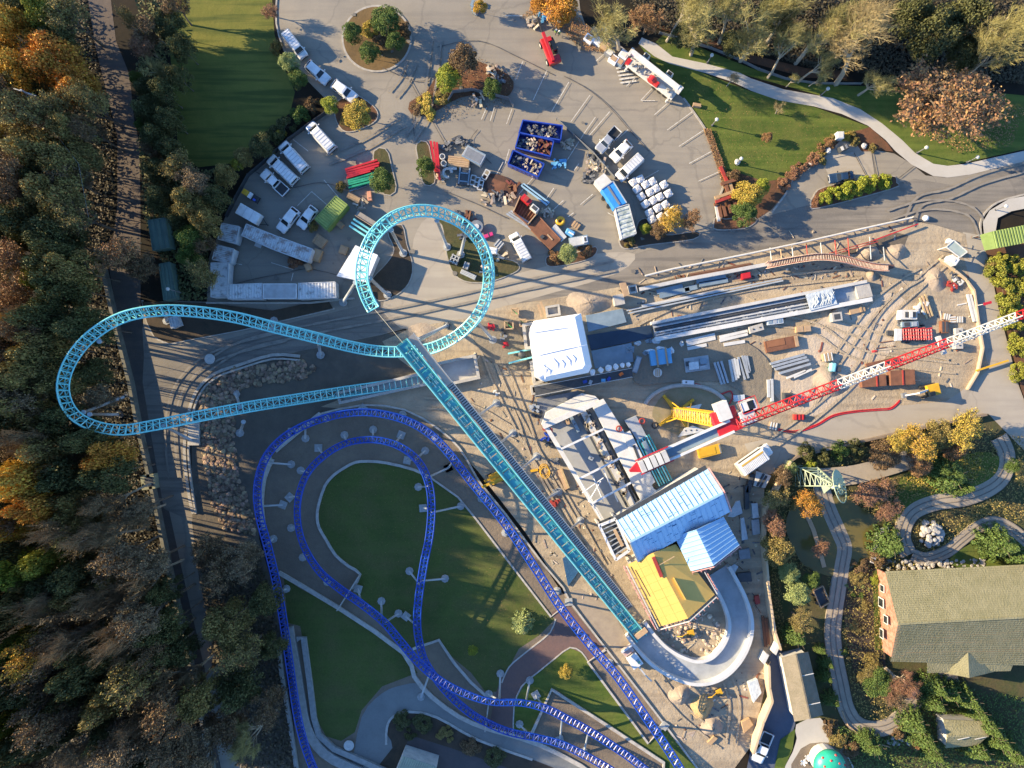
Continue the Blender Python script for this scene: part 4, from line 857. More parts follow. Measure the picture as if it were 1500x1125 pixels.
mb = MB(); mb.prism([c + (p - c) * 1.03 for p in P4], 2.9, 3.05); mb.build('roof', M('white roof sheet', (.78, .78, .76), (.7, .7, .68), .5, .6), t, bevel=.03)
a, b = P4[2], P4[3]; d = b - a
mb = MB(); o = Vector((-d.y, d.x, 0)).normalized() * .03
if (a + o - c).length < (a - c).length: o = -o
A_, B_ = a + d * .2 + o, a + d * .4 + o; A_.z = B_.z = 1.2; mb.beam(A_, B_, .06, 2.0); mb.build('door', m_gun, t)
q = [at(x, y, 2.8) for x, y in [(881, 277), (898, 265), (918, 297), (900, 306)]]; c = sum(q, Vector()) / 4
t = thing('tarped_trailer', 'bright blue covered trailer with a grey strap along its roof', 'trailer', (c.x, c.y, LZ[0]))
mb = MB(); mb.prism(q, .6, 2.7); mb.build('body', M('blue tarp', (.03, .22, .55), (.04, .27, .62), .8, .5, bump=.3), t, bevel=.08)
m1 = (q[0] + q[1]) / 2; m2 = (q[2] + q[3]) / 2; mb = MB(); m1.z = m2.z = 2.78; mb.beam(m1.lerp(m2, .06), m1.lerp(m2, .94), .35, .06); mb.build('strap', m_gun, t)
for a, b in ((q[1], q[2]), (q[0], q[1])):
 a, b = a.copy(), b.copy(); a.z = b.z = 2.76; mb = MB(); mb.beam(a, b, .16, .12); mb.build('roof_rail', m_pole, t)
for f in (.3, .7):
 p = q[0].lerp(q[3], f); mb = MB(); mb.lathe([(.4, 0), (.4, .8)], (p.x, p.y, LZ[0]), 12); mb.build('wheel', m_trim, t)
q = [at(x, y, 2.5) for x, y in [(871, 265), (885, 254), (896, 266), (881, 277)]]; c = sum(q, Vector()) / 4
t = thing('site_box', 'white steel box against the upper end of the blue trailer', 'steel box', (c.x, c.y, LZ[0]))
mb = MB(); mb.prism(q, LZ[0], 2.4); mb.build('body', m_wpaint, t, bevel=.04)
mb = MB(); mb.prism([c + (p - c) * 1.04 for p in q], 2.4, 2.5); mb.build('lid', m_off, t, bevel=.02)
m_skip = M('blue skip paint', (.012, .045, .30), (.02, .06, .36), 1, .42, coat=.3)
def junk(mb, poly, z0, z1, n, seed, smin=.15, smax=.9):
 g = random.Random(seed); xs = [p.x for p in poly]; ys = [p.y for p in poly]; pl = [(p.x, p.y) for p in poly]; k = 0
 while k < n:
  x, y = g.uniform(min(xs), max(xs)), g.uniform(min(ys), max(ys))
  if inside(x, y, pl):
   mb.box((x, y, g.uniform(z0, z1)), (g.uniform(smin, smax), g.uniform(smin * .6, smax * .45), g.uniform(.05, .3)), g.uniform(0, 3), tilt=g.uniform(-.3, .3)); k += 1
m_junk_d = M('dark scrap', (.05, .055, .06), (.2, .2, .2), 2.2, .7, island=.5)
m_junk_w = M('pale scrap wood', (.36, .27, .17), (.5, .44, .36), 2.2, .85, island=.5)
m_junk_r = M('rusty scrap', (.20, .075, .04), (.12, .05, .03), 2.2, .85, island=.5)
def skip(label, corners, h, kinds):
 q = [at(x, y, h) for x, y in corners]; c = sum(q, Vector()) / 4
 t = thing('rubbish_skip', label, 'skip', (c.x, c.y, LZ[0]), 'blue rubbish skips in the lot')
 mb = MB()
 for i in range(4):
  a, b = q[i].copy(), q[(i + 1) % 4].copy(); a.z = b.z = h / 2 + .1; mb.beam(a, b, .12, h - .2)
 mb.build('wall', m_skip, t)
 mb = MB(); mb.prism(q, .1, .22); mb.build('floor_plate', m_skip, t)
 mb = MB()
 for i in range(4):
  a, b = q[i].copy(), q[(i + 1) % 4].copy(); a.z = b.z = h; mb.beam(a, b, .2, .14)
 mb.build('rim_rail', m_skip, t)
 for s in (0, 2):
  mb = MB(); a, b = q[s], q[s + 1]; d = b - a; o = Vector((d.y, -d.x, 0)).normalized()
  if (a + o - c).length < (a - c).length: o = -o
  for k in range(1, 7): p = a + d * (k / 7) + o * .08; mb.box((p.x, p.y, h / 2), (.1, .1, h - .3), heading(d.x, -d.y))
  mb.build('rib', m_skip, t)
 for i, (f0, f1, m, n) in enumerate(kinds):
  A0, A1 = q[0].lerp(q[1], f0), q[0].lerp(q[1], f1); B0, B1 = q[3].lerp(q[2], f0), q[3].lerp(q[2], f1)
  cc = (A0 + A1 + B0 + B1) / 4; poly = [cc + (p - cc) * .8 for p in (A0, A1, B1, B0)]
  mb = MB(); junk(mb, poly, h * .35, h * .85, n, i + int(corners[0][0])); o = mb.build('rubbish', m, t)
  o['kind'] = 'stuff'
skip('blue skip of dark scrap, topmost of the three skips', [(766, 176), (824, 184), (821, 205), (760, 195)], 1.9, [(0, 1, m_junk_d, 50), (.2, .9, m_junk_w, 14)])
skip('blue skip of planks and red rubble, middle of the three skips', [(761, 194), (811, 206), (806, 229), (755, 216)], 2.0, [(0, .3, m_junk_d, 14), (.2, .6, m_junk_w, 30), (.55, 1, m_junk_r, 60)])
skip('smaller blue skip of mixed rubbish, lowest of the three skips', [(752, 220), (797, 240), (788, 259), (744, 240)], 1.9, [(0, .35, m_junk_d, 18), (.3, 1, m_junk_w, 36)])
m_bag = M('woven white bag', (.70, .70, .69), (.58, .58, .58), 1.2, .85, bump=.35)
m_print = M('grey bag print', (.16, .16, .17), (.24, .24, .25), 5, .9)
t = thing('bulk_bag', '', 'bulk bag'); t['category'] = 'bulk bag'; ORIG[t.name] = Vector()
mb = MB(); pr = [(.38, 0), (.56, .12), (.62, .5), (.6, .85), (.46, 1.02), (.2, 1.06)]
mb.lathe(pr, n=16); vs = []
for v in mb.v:      # squarish
 r = math.hypot(v[0], v[1]); a = math.atan2(v[1], v[0]); f = 1 / max(abs(math.cos(a)), abs(math.sin(a))); vs.append((v[0] * (1 + (f - 1) * .75), v[1] * (1 + (f - 1) * .75), v[2] + .03 * math.sin(5 * a)))
mb.v = vs; mb.build('sack', m_bag, t, smooth=True)
for s in ((1, 1), (1, -1), (-1, 1), (-1, -1)):
 mb = MB(); mb.tube([(s[0] * .5, s[1] * .3, .9), (s[0] * .48, s[1] * .42, 1.2), (s[0] * .3, s[1] * .5, .95)], .035, 4); mb.build('loop', m_bag, t)
for i in range(3): mb = MB(); mb.box((-.02 + .2 * (1 - i), .03 * (i % 2), 1.068), (.06, .66 - .16 * (i % 2), .012)); mb.build('print_line', m_print, t)
BAGS = [(640, 383), (688, 362), (728, 403), (778, 380), (862, 403), (667, 435), (805, 430), (760, 457), (895, 468), (697, 488), (833, 492), (783, 518), (728, 545), (872, 550), (817, 575), (757, 608), (900, 615), (838, 638), (775, 658), (805, 712), (925, 590), (865, 690)]
rows = {}
g = random.Random(2)
ROWN = ['first', 'second', 'third', 'fourth', 'fifth', 'sixth', 'seventh', 'eighth', 'ninth']
bl = sorted(BAGS, key=lambda b: (b[1] * .9 + b[0] * .42))
for i, (x, y) in enumerate(BAGS):
 px, py = 800 + x / 5, 190 + y / 5; p = at(px, py, 1)
 a = sum(1 for b in BAGS if b[1] < y) ; l = sum(1 for b in BAGS if b[0] < x)
 put(t, (p.x, p.y, LZ[0]), R(32) + g.uniform(-.12, .12), (1.02 * g.uniform(.94, 1.06), 1.02, g.uniform(.95, 1.1)),
  'white bulk bag, %s from the top and %s from the left of the stack' % (['topmost', 'second', 'third', 'fourth', 'fifth', 'sixth', 'seventh', 'eighth', 'ninth', 'tenth', 'eleventh', 'twelfth', 'thirteenth', 'fourteenth', 'fifteenth', 'sixteenth', 'seventeenth', 'eighteenth', 'nineteenth', 'twentieth', '21st', 'lowest'][a], ['first', 'second', 'third', 'fourth', 'fifth', 'sixth', 'seventh', 'eighth', 'ninth', 'tenth', 'eleventh', 'twelfth', 'thirteenth', 'fourteenth', 'fifteenth', 'sixteenth', 'seventeenth', 'eighteenth', 'nineteenth', 'twentieth', '21st', 'last'][l]), 'white bulk bags stacked in the lot')
m_wrap = M('white shrink wrap', (.78, .79, .80), (.74, .75, .77), .5, .45, bump=.55, bscale=.9)
m_steel = M('galvanised steel', (.42, .45, .47), (.32, .35, .37), 1.2, .45, metal=.3)
m_wood = M('raw timber', (.46, .33, .19), (.36, .25, .14), 1.5, .8, island=.25)
m_form = M('formwork plywood', (.42, .28, .15), (.33, .22, .12), 1.2, .8)
m_rust = M('rusted steel plate', (.20, .085, .045), (.13, .055, .03), .9, .85)
m_slab = M('fresh concrete slab', (.52, .51, .48), (.42, .41, .39), .6, .8, bump=.1)
m_pslab = M('pale concrete deck', (.60, .60, .58), (.50, .50, .48), .5, .8, bump=.1)
m_dkst = M('dark steel', (.06, .065, .07), (.04, .045, .05), 1.5, .6)
m_bluegrey = M('blue grey sheet', (.20, .27, .33), (.15, .21, .26), .8, .5)
m_pipe = M('grey pipe', (.50, .51, .50), (.42, .43, .42), 1.5, .5)
m_bluep = M('light blue plastic', (.10, .32, .55), (.14, .38, .6), 1.2, .5, bump=.3)
m_poly = M('clear plastic sheet', (.55, .60, .62), (.42, .47, .50), 1.3, .25, bump=.8, bscale=2)
m_reda = M('red oxide steel', (.36, .045, .03), (.27, .035, .025), 1.2, .55)
def slab(label, poly, z0, z1, mat, name='concrete_slab', cat='slab', bevel=.03, group=None):
 q = gp(poly, z1); mb = MB(); mb.prism(q, z0, z1); c = sum(q, Vector()) / len(q)
 return one(mb, name, mat, label, cat, (c.x, c.y, z0), group, bevel=bevel)
def bars(label, name, cat, L, z, w, h, mat, group=None, root=None):
 """one thing of one or several bars given as pixel segments"""
 mb = MB()
 for (x0, y0, x1, y1) in L: mb.beam(at(x0, y0, z), at(x1, y1, z), w, h)
 a = at(L[0][0], L[0][1]); return one(mb, name, mat, label, cat, (a.x, a.y, max(z - h / 2, 0)), group)
TOP = [(781, 471), (843, 458), (864, 536), (798, 557), (789, 552), (778, 482)]
q = gp(TOP, 11.5); c = sum(q, Vector()) / 6; z0 = LZ[0]
t = thing('wrapped_building', 'tall building shrink wrapped in bright white sheeting beside the launch trench', 'building', (c.x, c.y, 0))
base = [Vector((p.x, p.y, 0)) for p in gp([(782, 470), (851, 459), (867, 537), (862, 546), (798, 559), (786, 552), (776, 482)], 10)]
mb = MB(); mb.prism(base, 0, 10); mb.build('wall', m_wrap, t, bevel=.25)
ins = gp([(786, 475), (842, 464), (856, 537), (799, 553), (792, 549), (782, 483)], 11.2)
mb = MB(); g = random.Random(4)
lo = gp([(782, 470), (851, 459), (867, 537), (862, 546), (798, 559), (776, 482)], 10)
ins2 = gp([(786, 475), (842, 464), (857, 534), (853, 540), (799, 552), (781, 484)], 11.1)
vs = [tuple(p) for p in lo] + [tuple(p) for p in ins2]
mb.add(vs, [(6, 7, 8, 9, 10, 11)] + [(i, (i + 1) % 6, 6 + (i + 1) % 6, 6 + i) for i in range(6)]); rf = mb.build('roof', m_wrap, t)
for (x0, y0, x1, y1) in ((782, 487, 842, 479), (790, 520, 860, 505), (796, 535, 800, 546), (810, 525, 818, 540), (828, 521, 836, 536), (800, 538, 806, 548), (822, 527, 826, 539), (838, 520, 842, 531)):
 mb = MB(); a, b = at(x0, y0, 11.13), at(x1, y1, 11.13); m_ = (a + b) / 2 + Vector((.15, .1, .1)); mb.tube([a, m_, b], .1, 5, r1=.02); mb.build('wrap_fold', m_wrap, rf)
def pit(label, poly, h, w, mat=None, floor=None, name='concrete_pit', cat='concrete pit'):
 q = gp(poly, h); c = sum(q, Vector()) / len(q); t = thing(name, label, cat, (c.x, c.y, 0))
 for i in range(len(q)):
  a, b = q[i].copy(), q[(i + 1) % len(q)].copy(); a.z = b.z = h / 2; d = (b - a).normalized() * (w / 2 - .01)
  mb = MB(); mb.beam(a - (d if i % 2 == 0 else -d), b + (d if i % 2 == 0 else -d), w, h); mb.build('side_wall', mat or m_conc, t)
 mb = MB(); mb.prism(q, .02, LZ[0] + .05); mb.build('floor_slab', floor or m_slab, t)
 return t
pit('narrow concrete pit against the left wall of the wrapped building', [(767, 476), (779, 474), (783, 508), (771, 510)], 1.4, .5)
pit('narrow concrete pit below the left corner of the wrapped building', [(778, 531), (789, 528), (795, 558), (783, 562)], 1.4, .5)
pit('square concrete frame above the wrapped building', [(800, 450), (818, 447), (820, 460), (802, 463)], 1.2, .35)
pit('small concrete frame by the trench wall end', [(921, 420), (931, 418), (933, 427), (923, 429)], 1.2, .3)
pit('concrete sump box at the lower left of the walkway', [(778, 566), (801, 562), (803, 574), (780, 577)], 1.6, .35, floor=m_dkst)
pit('concrete tank with a blue rail stub under the spike\'s upper half', [(640, 533), (695, 521), (701, 553), (646, 565)], 1.5, .5)
pit('long concrete launch pit holding the end of the turquoise track', [(494, 576), (640, 542), (646, 558), (498, 590)], 1.3, .45)
slab('stepped concrete block beside the trench, nearest the wrapped building', [(898, 433), (913, 430), (916, 445), (901, 448)], 0, 1.6, m_conc)
slab('timber board lying across the trench wall', [(907, 415), (917, 413), (922, 432), (914, 435)], 1.7, 1.85, m_wood, 'board', 'board')
for i, (x, y, r_) in enumerate([(754, 457, 9), (745, 476, 11), (766, 473, 9)]):
 t = thing('timber_surround', ['square timber frame with a green pipe, upper of three by the road', 'square timber frame with a green pipe, leftmost of three by the road', 'square timber frame with a green pipe, right of three by the road'][i], 'frame', at(x, y), 'timber frames')
 cx = [at(x + r_ * .55 * a, y + r_ * .5 * b, .8) for a, b in ((-1, -1), (1, -1.15), (1.1, 1), (-.9, 1.1))]
 for k in range(4): mb = MB(); mb.beam(cx[k], cx[(k + 1) % 4], .22, .5); mb.build('side_board', m_wood, t)
 mb = MB(); mb.tube([cx[0], (cx[0] + cx[2]) / 2, cx[2]], .06, 6); mb.build('pipe', M('green pipe', (.05, .42, .12)), t)
for i, (x0, y0, x1, y1) in enumerate([(788, 446, 794, 465), (792, 442, 799, 462)]):
 bars('raw timber plank, %s of two left of the square concrete frame' % ('left' if i == 0 else 'right'), 'plank', 'plank', [(x0, y0, x1, y1)], .9, .35, .12, m_wood)
t = thing('scaffold_walkway', 'grey scaffold walkway with guard rails below the wrapped building', 'scaffold', at(860, 555))
mb = MB(); mb.prism(gp([(782, 565), (925, 538), (927, 552), (785, 582)], 2.6), 2.45, 2.6); mb.build('deck', m_dkst, t)
for o in (0, 13):
 mb = MB(); mb.tube([at(783, 566 + o * 1.1, 3.7), at(926, 539 + o, 3.7)], .05, 5)
 for k in range(8): f = k / 7; mb.bar(at(783 + 143 * f, 566 + o * 1.1 - 27 * f, 0), at(783 + 143 * f, 566 + o * 1.1 - 27 * f, 3.7), .05)
 mb.build('guard_rail', m_pipe, t)
for k, (x, y, r_) in enumerate([(868, 545, 6), (880, 542, 6), (892, 539, 7), (902, 537, 6), (912, 535, 5), (921, 534, 5)]):
 mb = MB(); p = at(x, y, 3.1); mb.rock((p.x, p.y, 2.95), r_ * .09, .6, k)
 one(mb, 'wrapped_bundle', m_wrap, 'white wrapped bundle on the scaffold walkway, number %s from the left' % ('one two three four five six'.split()[k]), 'bundle', (p.x, p.y, 2.6), 'white bundles on the walkway', smooth=True)
g = random.Random(12)
BNAME = ['blue', 'dark blue', 'orange', 'navy', 'grey']
for k, (x, y) in enumerate([(884, 557), (857, 559), (910, 548), (892, 555), (865, 560)]):
 mb = MB(); p = at(x, y, 2.9); mb.box((p.x, p.y, 2.75), (.7, .5, .28), .3 * k); one(mb, 'tool_crate', [m_bluep, m_skip, M('orange plastic', (.75, .16, .03)), m_skip, m_steel][k], BNAME[k] + ' crate lying on the scaffold walkway', 'crate', (p.x, p.y, 2.6), bevel=.03)
slab('dark wedge shaped pit floor left of the station deck', [(786, 584), (846, 572), (850, 577), (800, 604), (792, 622)], .05, .35, m_gun)
slab('pale concrete ramp slab at the upper end of the station deck', [(793, 622), (800, 604), (852, 576), (872, 580), (880, 588), (800, 625)], 0, 1.4, m_pslab)
slab('dark blue channel leading out of the wrapped building', [(860, 491), (952, 476), (957, 494), (866, 513)], 0, .5, M('dark wet channel', (.02, .035, .06), (.03, .05, .08), .5, .3), 'channel_floor', 'channel')
slab('long grey slab of the trench above the dark channel', [(858, 462), (912, 452), (918, 472), (862, 486)], 0, .5, m_bluegrey)
slab('grey slab of the trench below the dark channel', [(866, 514), (925, 502), (928, 530), (872, 540)], 0, .5, m_bluegrey)
t = thing('launch_trough', 'long concrete trough with steel launch rails running right from the channel', 'trough', at(1115, 455))
mb = MB(); mb.prism(gp([(955, 474), (1270, 413), (1278, 437), (960, 497)], .3), .1, .3); mb.build('floor_slab', m_steel, t)
for (a, b, w_, h_, m) in [((954, 473.5), (1270, 412), .5, 1.2, m_slab), ((960, 497), (1278, 438), .7, 1.2, m_pslab)]:
 mb = MB(); A_, B_ = at(*a, 1.2), at(*b, 1.2); A_.z = B_.z = h_ / 2; mb.beam(A_, B_, w_, h_); mb.build('side_wall', m, t)
for f, w_, m in ((.2, .28, m_steel), (.38, .2, m_dkst), (.56, .24, m_pipe), (.74, .22, m_steel)):
 mb = MB(); mb.beam(at(957 + 5 * f, 475 + 22 * f, .6), at(1180 + 7 * f, 431 + 24 * f, .6), w_, .3); mb.build('rail', m, t)
mb = MB()
for k in range(64):
 f = k / 64; mb.beam(at(959 + 221 * f, 478 - 43.5 * f, .5), at(961 + 221 * f, 485 - 43.5 * f, .5), .55 if k % 2 else .3, .22)
mb.build('sleepers', m_dkst, t)
mb = MB(); g = random.Random(9)
for k in range(70):
 f = g.random(); v = g.random(); p = at(962 + 218 * f, 487 - 43.5 * f + 9 * v, .5); mb.box((p.x, p.y, .5), (g.uniform(.2, .7), g.uniform(.1, .3), .18), .19)
mb.build('fasteners', m_pipe, t)
q = gp([(1180, 431), (1219, 422), (1227, 445), (1187, 455)], 1.4); g = random.Random(6)
mb = MB(); mb.prism(q, 1.28, 1.34)
mb.build('cover_sheet', m_poly, t)
for k in range(11):
 f = .12 + .07 * k; a = at(1181 + 40 * f + 4, 452 - 9 * f, 1.35); b = at(1181 + 40 * f + 6 + 3 * math.sin(k * 2.1), 434 - 6 * f + 3 * math.cos(k), 1.4)
 mb = MB(); m_ = (a + b) / 2 + Vector((.4 * math.sin(k * 1.7), 0, .25)); mb.tube([a, m_, b], .11, 5, r1=.03); mb.build('sheet_fold', m_poly, t)
slab('concrete end box of the launch trough', [(1252, 417), (1273, 413), (1279, 434), (1258, 438)], .3, 1.0, m_conc)
wall([(935, 425), (1000, 411), (1060, 400), (1128, 387)], .6, 1.2, 'long straight white topped concrete wall of the trench', m_slab, name='trench_wall')
t = thing('rebar_wall', 'curved wall cage of rust red reinforcing bars above the trench', 'rebar cage', at(1210, 380))
cv = smooth([(1125, 388), (1150, 383), (1180, 378), (1205, 376), (1235, 379), (1262, 386), (1285, 391), (1303, 392)], 6)
mb = MB(); mb.ribbon(gp(cv), .55, 1.6); mb.build('form_wall', M('rusty formwork', (.12, .06, .05), (.08, .05, .04), 1.5, .8), t)
mb = MB()
P_ = [at(x, y, 2.4) for x, y in cv]
L_ = [(P_[i], P_[i + 1]) for i in range(len(P_) - 1)]
for i, (a, b) in enumerate(L_):
 d = (b - a).normalized(); n_ = Vector((-d.y, d.x, 0))
 for k in range(2):
  p = a.lerp(b, k / 2); p.z = 0
  for s in (-.42, .42): mb.bar(p + n_ * s + Vector((0, 0, 1.2)), p + n_ * (s * 1.4) + Vector((.1 * d.x, .1 * d.y, 2.5)), .055)
  mb.bar(p + n_ * -.42 + Vector((0, 0, 2.1)), p + n_ * .42 + Vector((0, 0, 2.1)), .05)
mb.build('bars', M('bar caps', (.6, .52, .44), (.42, .26, .2), 4, .7), t)
for s in (-.42, .42):
 mb = MB(); mb.tube([p + Vector((0, s, -.3)) for p in P_], .05, 4); mb.build('bars', m_reda, t)
for k in range(9):
 x, y = [(1128, 363), (1143, 362), (1160, 360), (1181, 357), (1202, 355), (1223, 352), (1242, 349), (1274, 347), (1294, 362)][k]
 mb = MB(); mb.bar(at(x, y, .3), at(x + 2, y + [18, 17, 18, 19, 20, 22, 26, 33, 20][k], 1.9), .09)
 one(mb, 'shoring_prop', [m_pipe, m_wood, m_pipe, m_reda, m_pipe, m_reda, m_reda, m_pole, m_pole][k], '%s shoring prop of the curved rebar wall' % ('first second third fourth fifth sixth seventh eighth ninth'.split()[k]) + ' from the left', 'prop', at(x, y), 'props bracing the rebar wall')
t = thing('road_barrier', 'long white road barrier rail on posts along the trench', 'barrier', at(1140, 360))
br = [(945, 404), (985, 394), (1040, 383), (1100, 371), (1180, 354), (1250, 338), (1335, 319)]
mb = MB(); mb.tube([at(x, y, .8) for x, y in br], .16, 6); mb.build('rail', m_off, t)
for k in range(20):
 f = k / 19 * 6; i = min(int(f), 5); f -= i; x = br[i][0] + (br[i + 1][0] - br[i][0]) * f; y = br[i][1] + (br[i + 1][1] - br[i][1]) * f
 mb = MB(); p = at(x, y); mb.box((p.x, p.y, .4), (.14, .14, .8)); mb.build('post', m_pipe, t)
for lbl, nm, ct, L, z, w_, h_, m in [
 ('pair of long white pipes laid along the trench', 'pipe_run', 'pipes', [(918, 455, 1145, 408), (920, 459, 1147, 411)], .5, .24, .24, m_pole),
 ('single grey kerb beam beside the long white pipes', 'kerb_beam', 'beam', [(940, 448, 1060, 424)], .4, .3, .3, m_slab),
 ('rust red ladder like steel rail on the upper trench edge', 'steel_rail', 'rail', [(1215, 371, 1285, 351), (1216, 374, 1286, 354)], 1.0, .14, .2, m_reda),
 ('long red steel strip lying at the trench upper right end', 'steel_strip', 'strip', [(1280, 352, 1345, 328)], .8, .18, .18, m_red),
 ('yellow striped barrier beam across the right service lane', 'barrier_beam', 'barrier', [(1430, 543, 1477, 528)], .7, .28, .28, m_yel),
 ('brown planks along the upper edge of the trench', 'planks', 'planks', [(1010, 402, 1100, 386), (1012, 405, 1102, 389)], .2, .3, .08, M('wet planks', (.16, .08, .05))),
 ('pair of long timbers standing by the right hand fence', 'timber_pair', 'timber', [(1417, 431, 1427, 471), (1421, 431, 1431, 471)], .4, .34, .34, m_off),
 ('single white batten on the sand near the right fence', 'batten', 'batten', [(1402, 447, 1416, 444)], .1, .2, .1, m_off),
 ('three thin brown rods on the sand below the red bar rack', 'steel_rods', 'rods', [(1282, 503, 1308, 499), (1280, 511, 1310, 507), (1265, 504, 1274, 517)], .15, .12, .12, m_rust),
 ('rusty girder under the red part of the crane jib', 'girder', 'girder', [(1268, 535, 1313, 525)], .4, .5, .5, m_rust),
 ('leaning white plank pair beside the grey steel stack', 'plank_pair', 'planks', [(1152, 554, 1180, 543), (1163, 553, 1189, 541)], .5, .35, .2, m_off),
 ('dark timbers leaning on the sand pile right of the mixer', 'leaning_timbers', 'timber', [(1351, 433, 1362, 465), (1355, 431, 1366, 463), (1347, 436, 1358, 467)], .5, .25, .25, m_wood)]:
 bars(lbl, nm, ct, L, z, w_, h_, m)
def stack(label, L, z, w_, h_, mat, name='beam_stack', cat='beams', grp=None, part='beam'):
 a = at(L[0][0], L[0][1]); t = thing(name, label, cat, (a.x, a.y, 0), grp)
 for (x0, y0, x1, y1) in L: mb = MB(); mb.beam(at(x0, y0, z), at(x1, y1, z), w_, h_); mb.build(part, mat, t)
 return t
stack('three grey steel channels, leftmost of the shaded beam stacks', [(1046, 531, 1057, 563), (1050.5, 530, 1061, 562), (1056, 529, 1066, 561)], .35, .36, .5, m_steel)
stack('broad stack of grey steel channels in the middle of the shaded beam stacks', [(1068, 527, 1074, 559), (1071.5, 526, 1078, 557), (1075, 525, 1081, 554), (1079, 526, 1083, 550)], .4, .36, .6, m_pipe)
stack('four grey steel channels, rightmost of the shaded beam stacks', [(1081, 523, 1091, 556), (1086.5, 521, 1096, 554), (1090, 521, 1097, 546), (1093.5, 521, 1098, 544)], .35, .34, .5, m_steel)
stack('short pair of grey steel channels right of the big stacks', [(1125, 556, 1126, 582), (1130, 555, 1131, 588)], .35, .45, .5, m_pipe)
stack('long grey steel sections stacked on dark bearers in the sun', [(1128, 533, 1178, 519), (1131, 537, 1181, 523), (1135, 541, 1184, 527), (1141, 547, 1187, 533)], .5, .4, .5, m_steel)
stack('white formwork panels lying right of the light blue bin', [(1005, 500, 1047, 490), (1006, 505, 1048, 495), (1007, 511, 1035, 505)], .3, .55, .2, m_pslab, 'panel_stack', 'panels', part='panel')
stack('white formwork panels lying along the trough under a coil', [(1054, 494, 1095, 485), (1054, 499, 1095, 489), (1060, 505, 1091, 500)], .3, .55, .2, m_pslab, 'panel_stack', 'panels', part='panel')
stack('long grey planks stacked near the trench\'s white wall', [(1020, 412, 1063, 405), (1024, 417, 1066, 410), (1003, 424, 1021, 420)], .3, .8, .15, m_bluegrey, 'plank_stack', 'planks', part='plank')
stack('grey planks stacked beside the trench wall nearest the board', [(962, 428, 1000, 419), (966, 434, 1010, 424)], .3, .8, .15, m_bluegrey, 'plank_stack', 'planks', part='plank')
def boxy(label, px, py, lx, ly, h, ang, mat, name, cat, z=0, parts=(), bev=.03, grp=None):
 p = at(px, py, z + h * .9); t = thing(name, label, cat, (p.x, p.y, z or 0), grp); k = S * (1 - (z + h) / H)
 t.rotation_euler.z = R(-ang); ORIG[t.name] = Vector()
 mb = MB(); mb.box((0, 0, h / 2), (lx * k, ly * k, h)); mb.build('body', mat, t, bevel=bev)
 for nm, x, y, zz, sx, sy, sz, m in parts:
  mb = MB(); mb.box((x * k, y * k, zz), (sx * k, sy * k, sz)); mb.build(nm, m, t, bevel=.01)
 return t
boxy('rust brown steel plate pile with a timber edge in the middle of the site', 1145, 504, 48, 17, .7, -11, m_rust, 'steel_plates', 'steel plates', parts=[('edge_timber', 22, 0, .74, 5, 16, .1, m_wood), ('top_plate', -8, 3, .73, 26, 9, .06, M('bright rust', (.26, .11, .05)))])
boxy('large rusty steel box at the jib, right of two', 1322, 553, 36, 22, 1.4, -3, m_rust, 'steel_box', 'steel box', parts=[('cross_rib', 0, 0, 1.45, 2, 22, .12, m_reda)])
boxy('large rusty steel box at the jib, left of two', 1280, 558, 36, 17, 1.1, -4, m_rust, 'steel_box', 'steel box', parts=[('cross_rib', 4, 0, 1.15, 2, 17, .12, m_reda)])
boxy('bright red tool box in the upper trench', 1093, 404, 14, 9, .8, -12, m_red, 'tool_box', 'box', parts=[('lid', 0, 0, .84, 12, 7, .08, m_red)])
boxy('light blue bin with two timbers across it in the shade', 968, 523, 31, 22, 1.3, -8, m_bluep, 'waste_bin', 'bin', parts=[('timber', -6, 0, 1.4, 2.5, 28, .12, m_wood), ('timber', 8, 0, 1.4, 2.5, 28, .12, m_wood)])
boxy('grey lidded trough box left of the light blue bin', 933, 534, 8, 25, .8, 18, m_bluegrey, 'trough_box', 'box', parts=[('lid', 0, 0, .83, 6, 22, .05, m_steel)])
boxy('two plywood crates beside the rusty plates, joined by a strap', 1177, 482, 22, 9, .8, -5, m_form, 'plywood_crate', 'crate', parts=[('lid', -5, 0, .83, 9, 8, .05, m_wood), ('lid', 6, 0, .83, 9, 8, .05, m_wood)])
boxy('concrete block pair in the sun below the launch trough', 1108, 481, 21, 10, 1.0, -16, m_conc, 'concrete_block', 'concrete block', parts=[('lifting_eye', -5, 0, 1.05, 2, 2, .1, m_dkst), ('lifting_eye', 5, 0, 1.05, 2, 2, .1, m_dkst)])
boxy('square hollow concrete box by the end of the trough', 1226, 464, 15, 13, 1.3, -8, m_conc, 'concrete_box', 'concrete block', parts=[('inner_void', 0, 0, 1.31, 9, 8, .02, m_dkst)])
boxy('plastic wrapped pallet of grey goods under the launch trough', 1135, 469, 24, 12, 1.0, -7, m_poly, 'wrapped_pallet', 'pallet', parts=[('goods', -7, 0, 1.02, 6, 9, .1, m_bluegrey), ('goods', 0, 0, 1.02, 5, 9, .1, m_steel), ('goods', 7, 0, 1.02, 5, 9, .1, m_bluegrey)])
boxy('pallet cage heaped with wrapped fittings in the shade', 1021, 533, 36, 21, .5, -8, m_steel, 'pallet_cage', 'pallet', parts=[('bundle', -6, -2, .8, 14, 11, .6, m_poly), ('bundle', 9, 3, .75, 10, 9, .5, m_bluegrey), ('bundle', 8, -6, .7, 12, 5, .4, m_steel), ('bundle', -14, 2, .7, 5, 7, .5, m_dkst)])
boxy('yellow skip beside the tower crane', 1040, 661, 34, 14, 1.1, -14, m_yel, 'yellow_skip', 'skip', parts=[('lid', -4, 0, 1.13, 24, 10, .05, m_yel), ('hinge_bar', 15, 0, 1.15, 2, 13, .1, m_gun)])
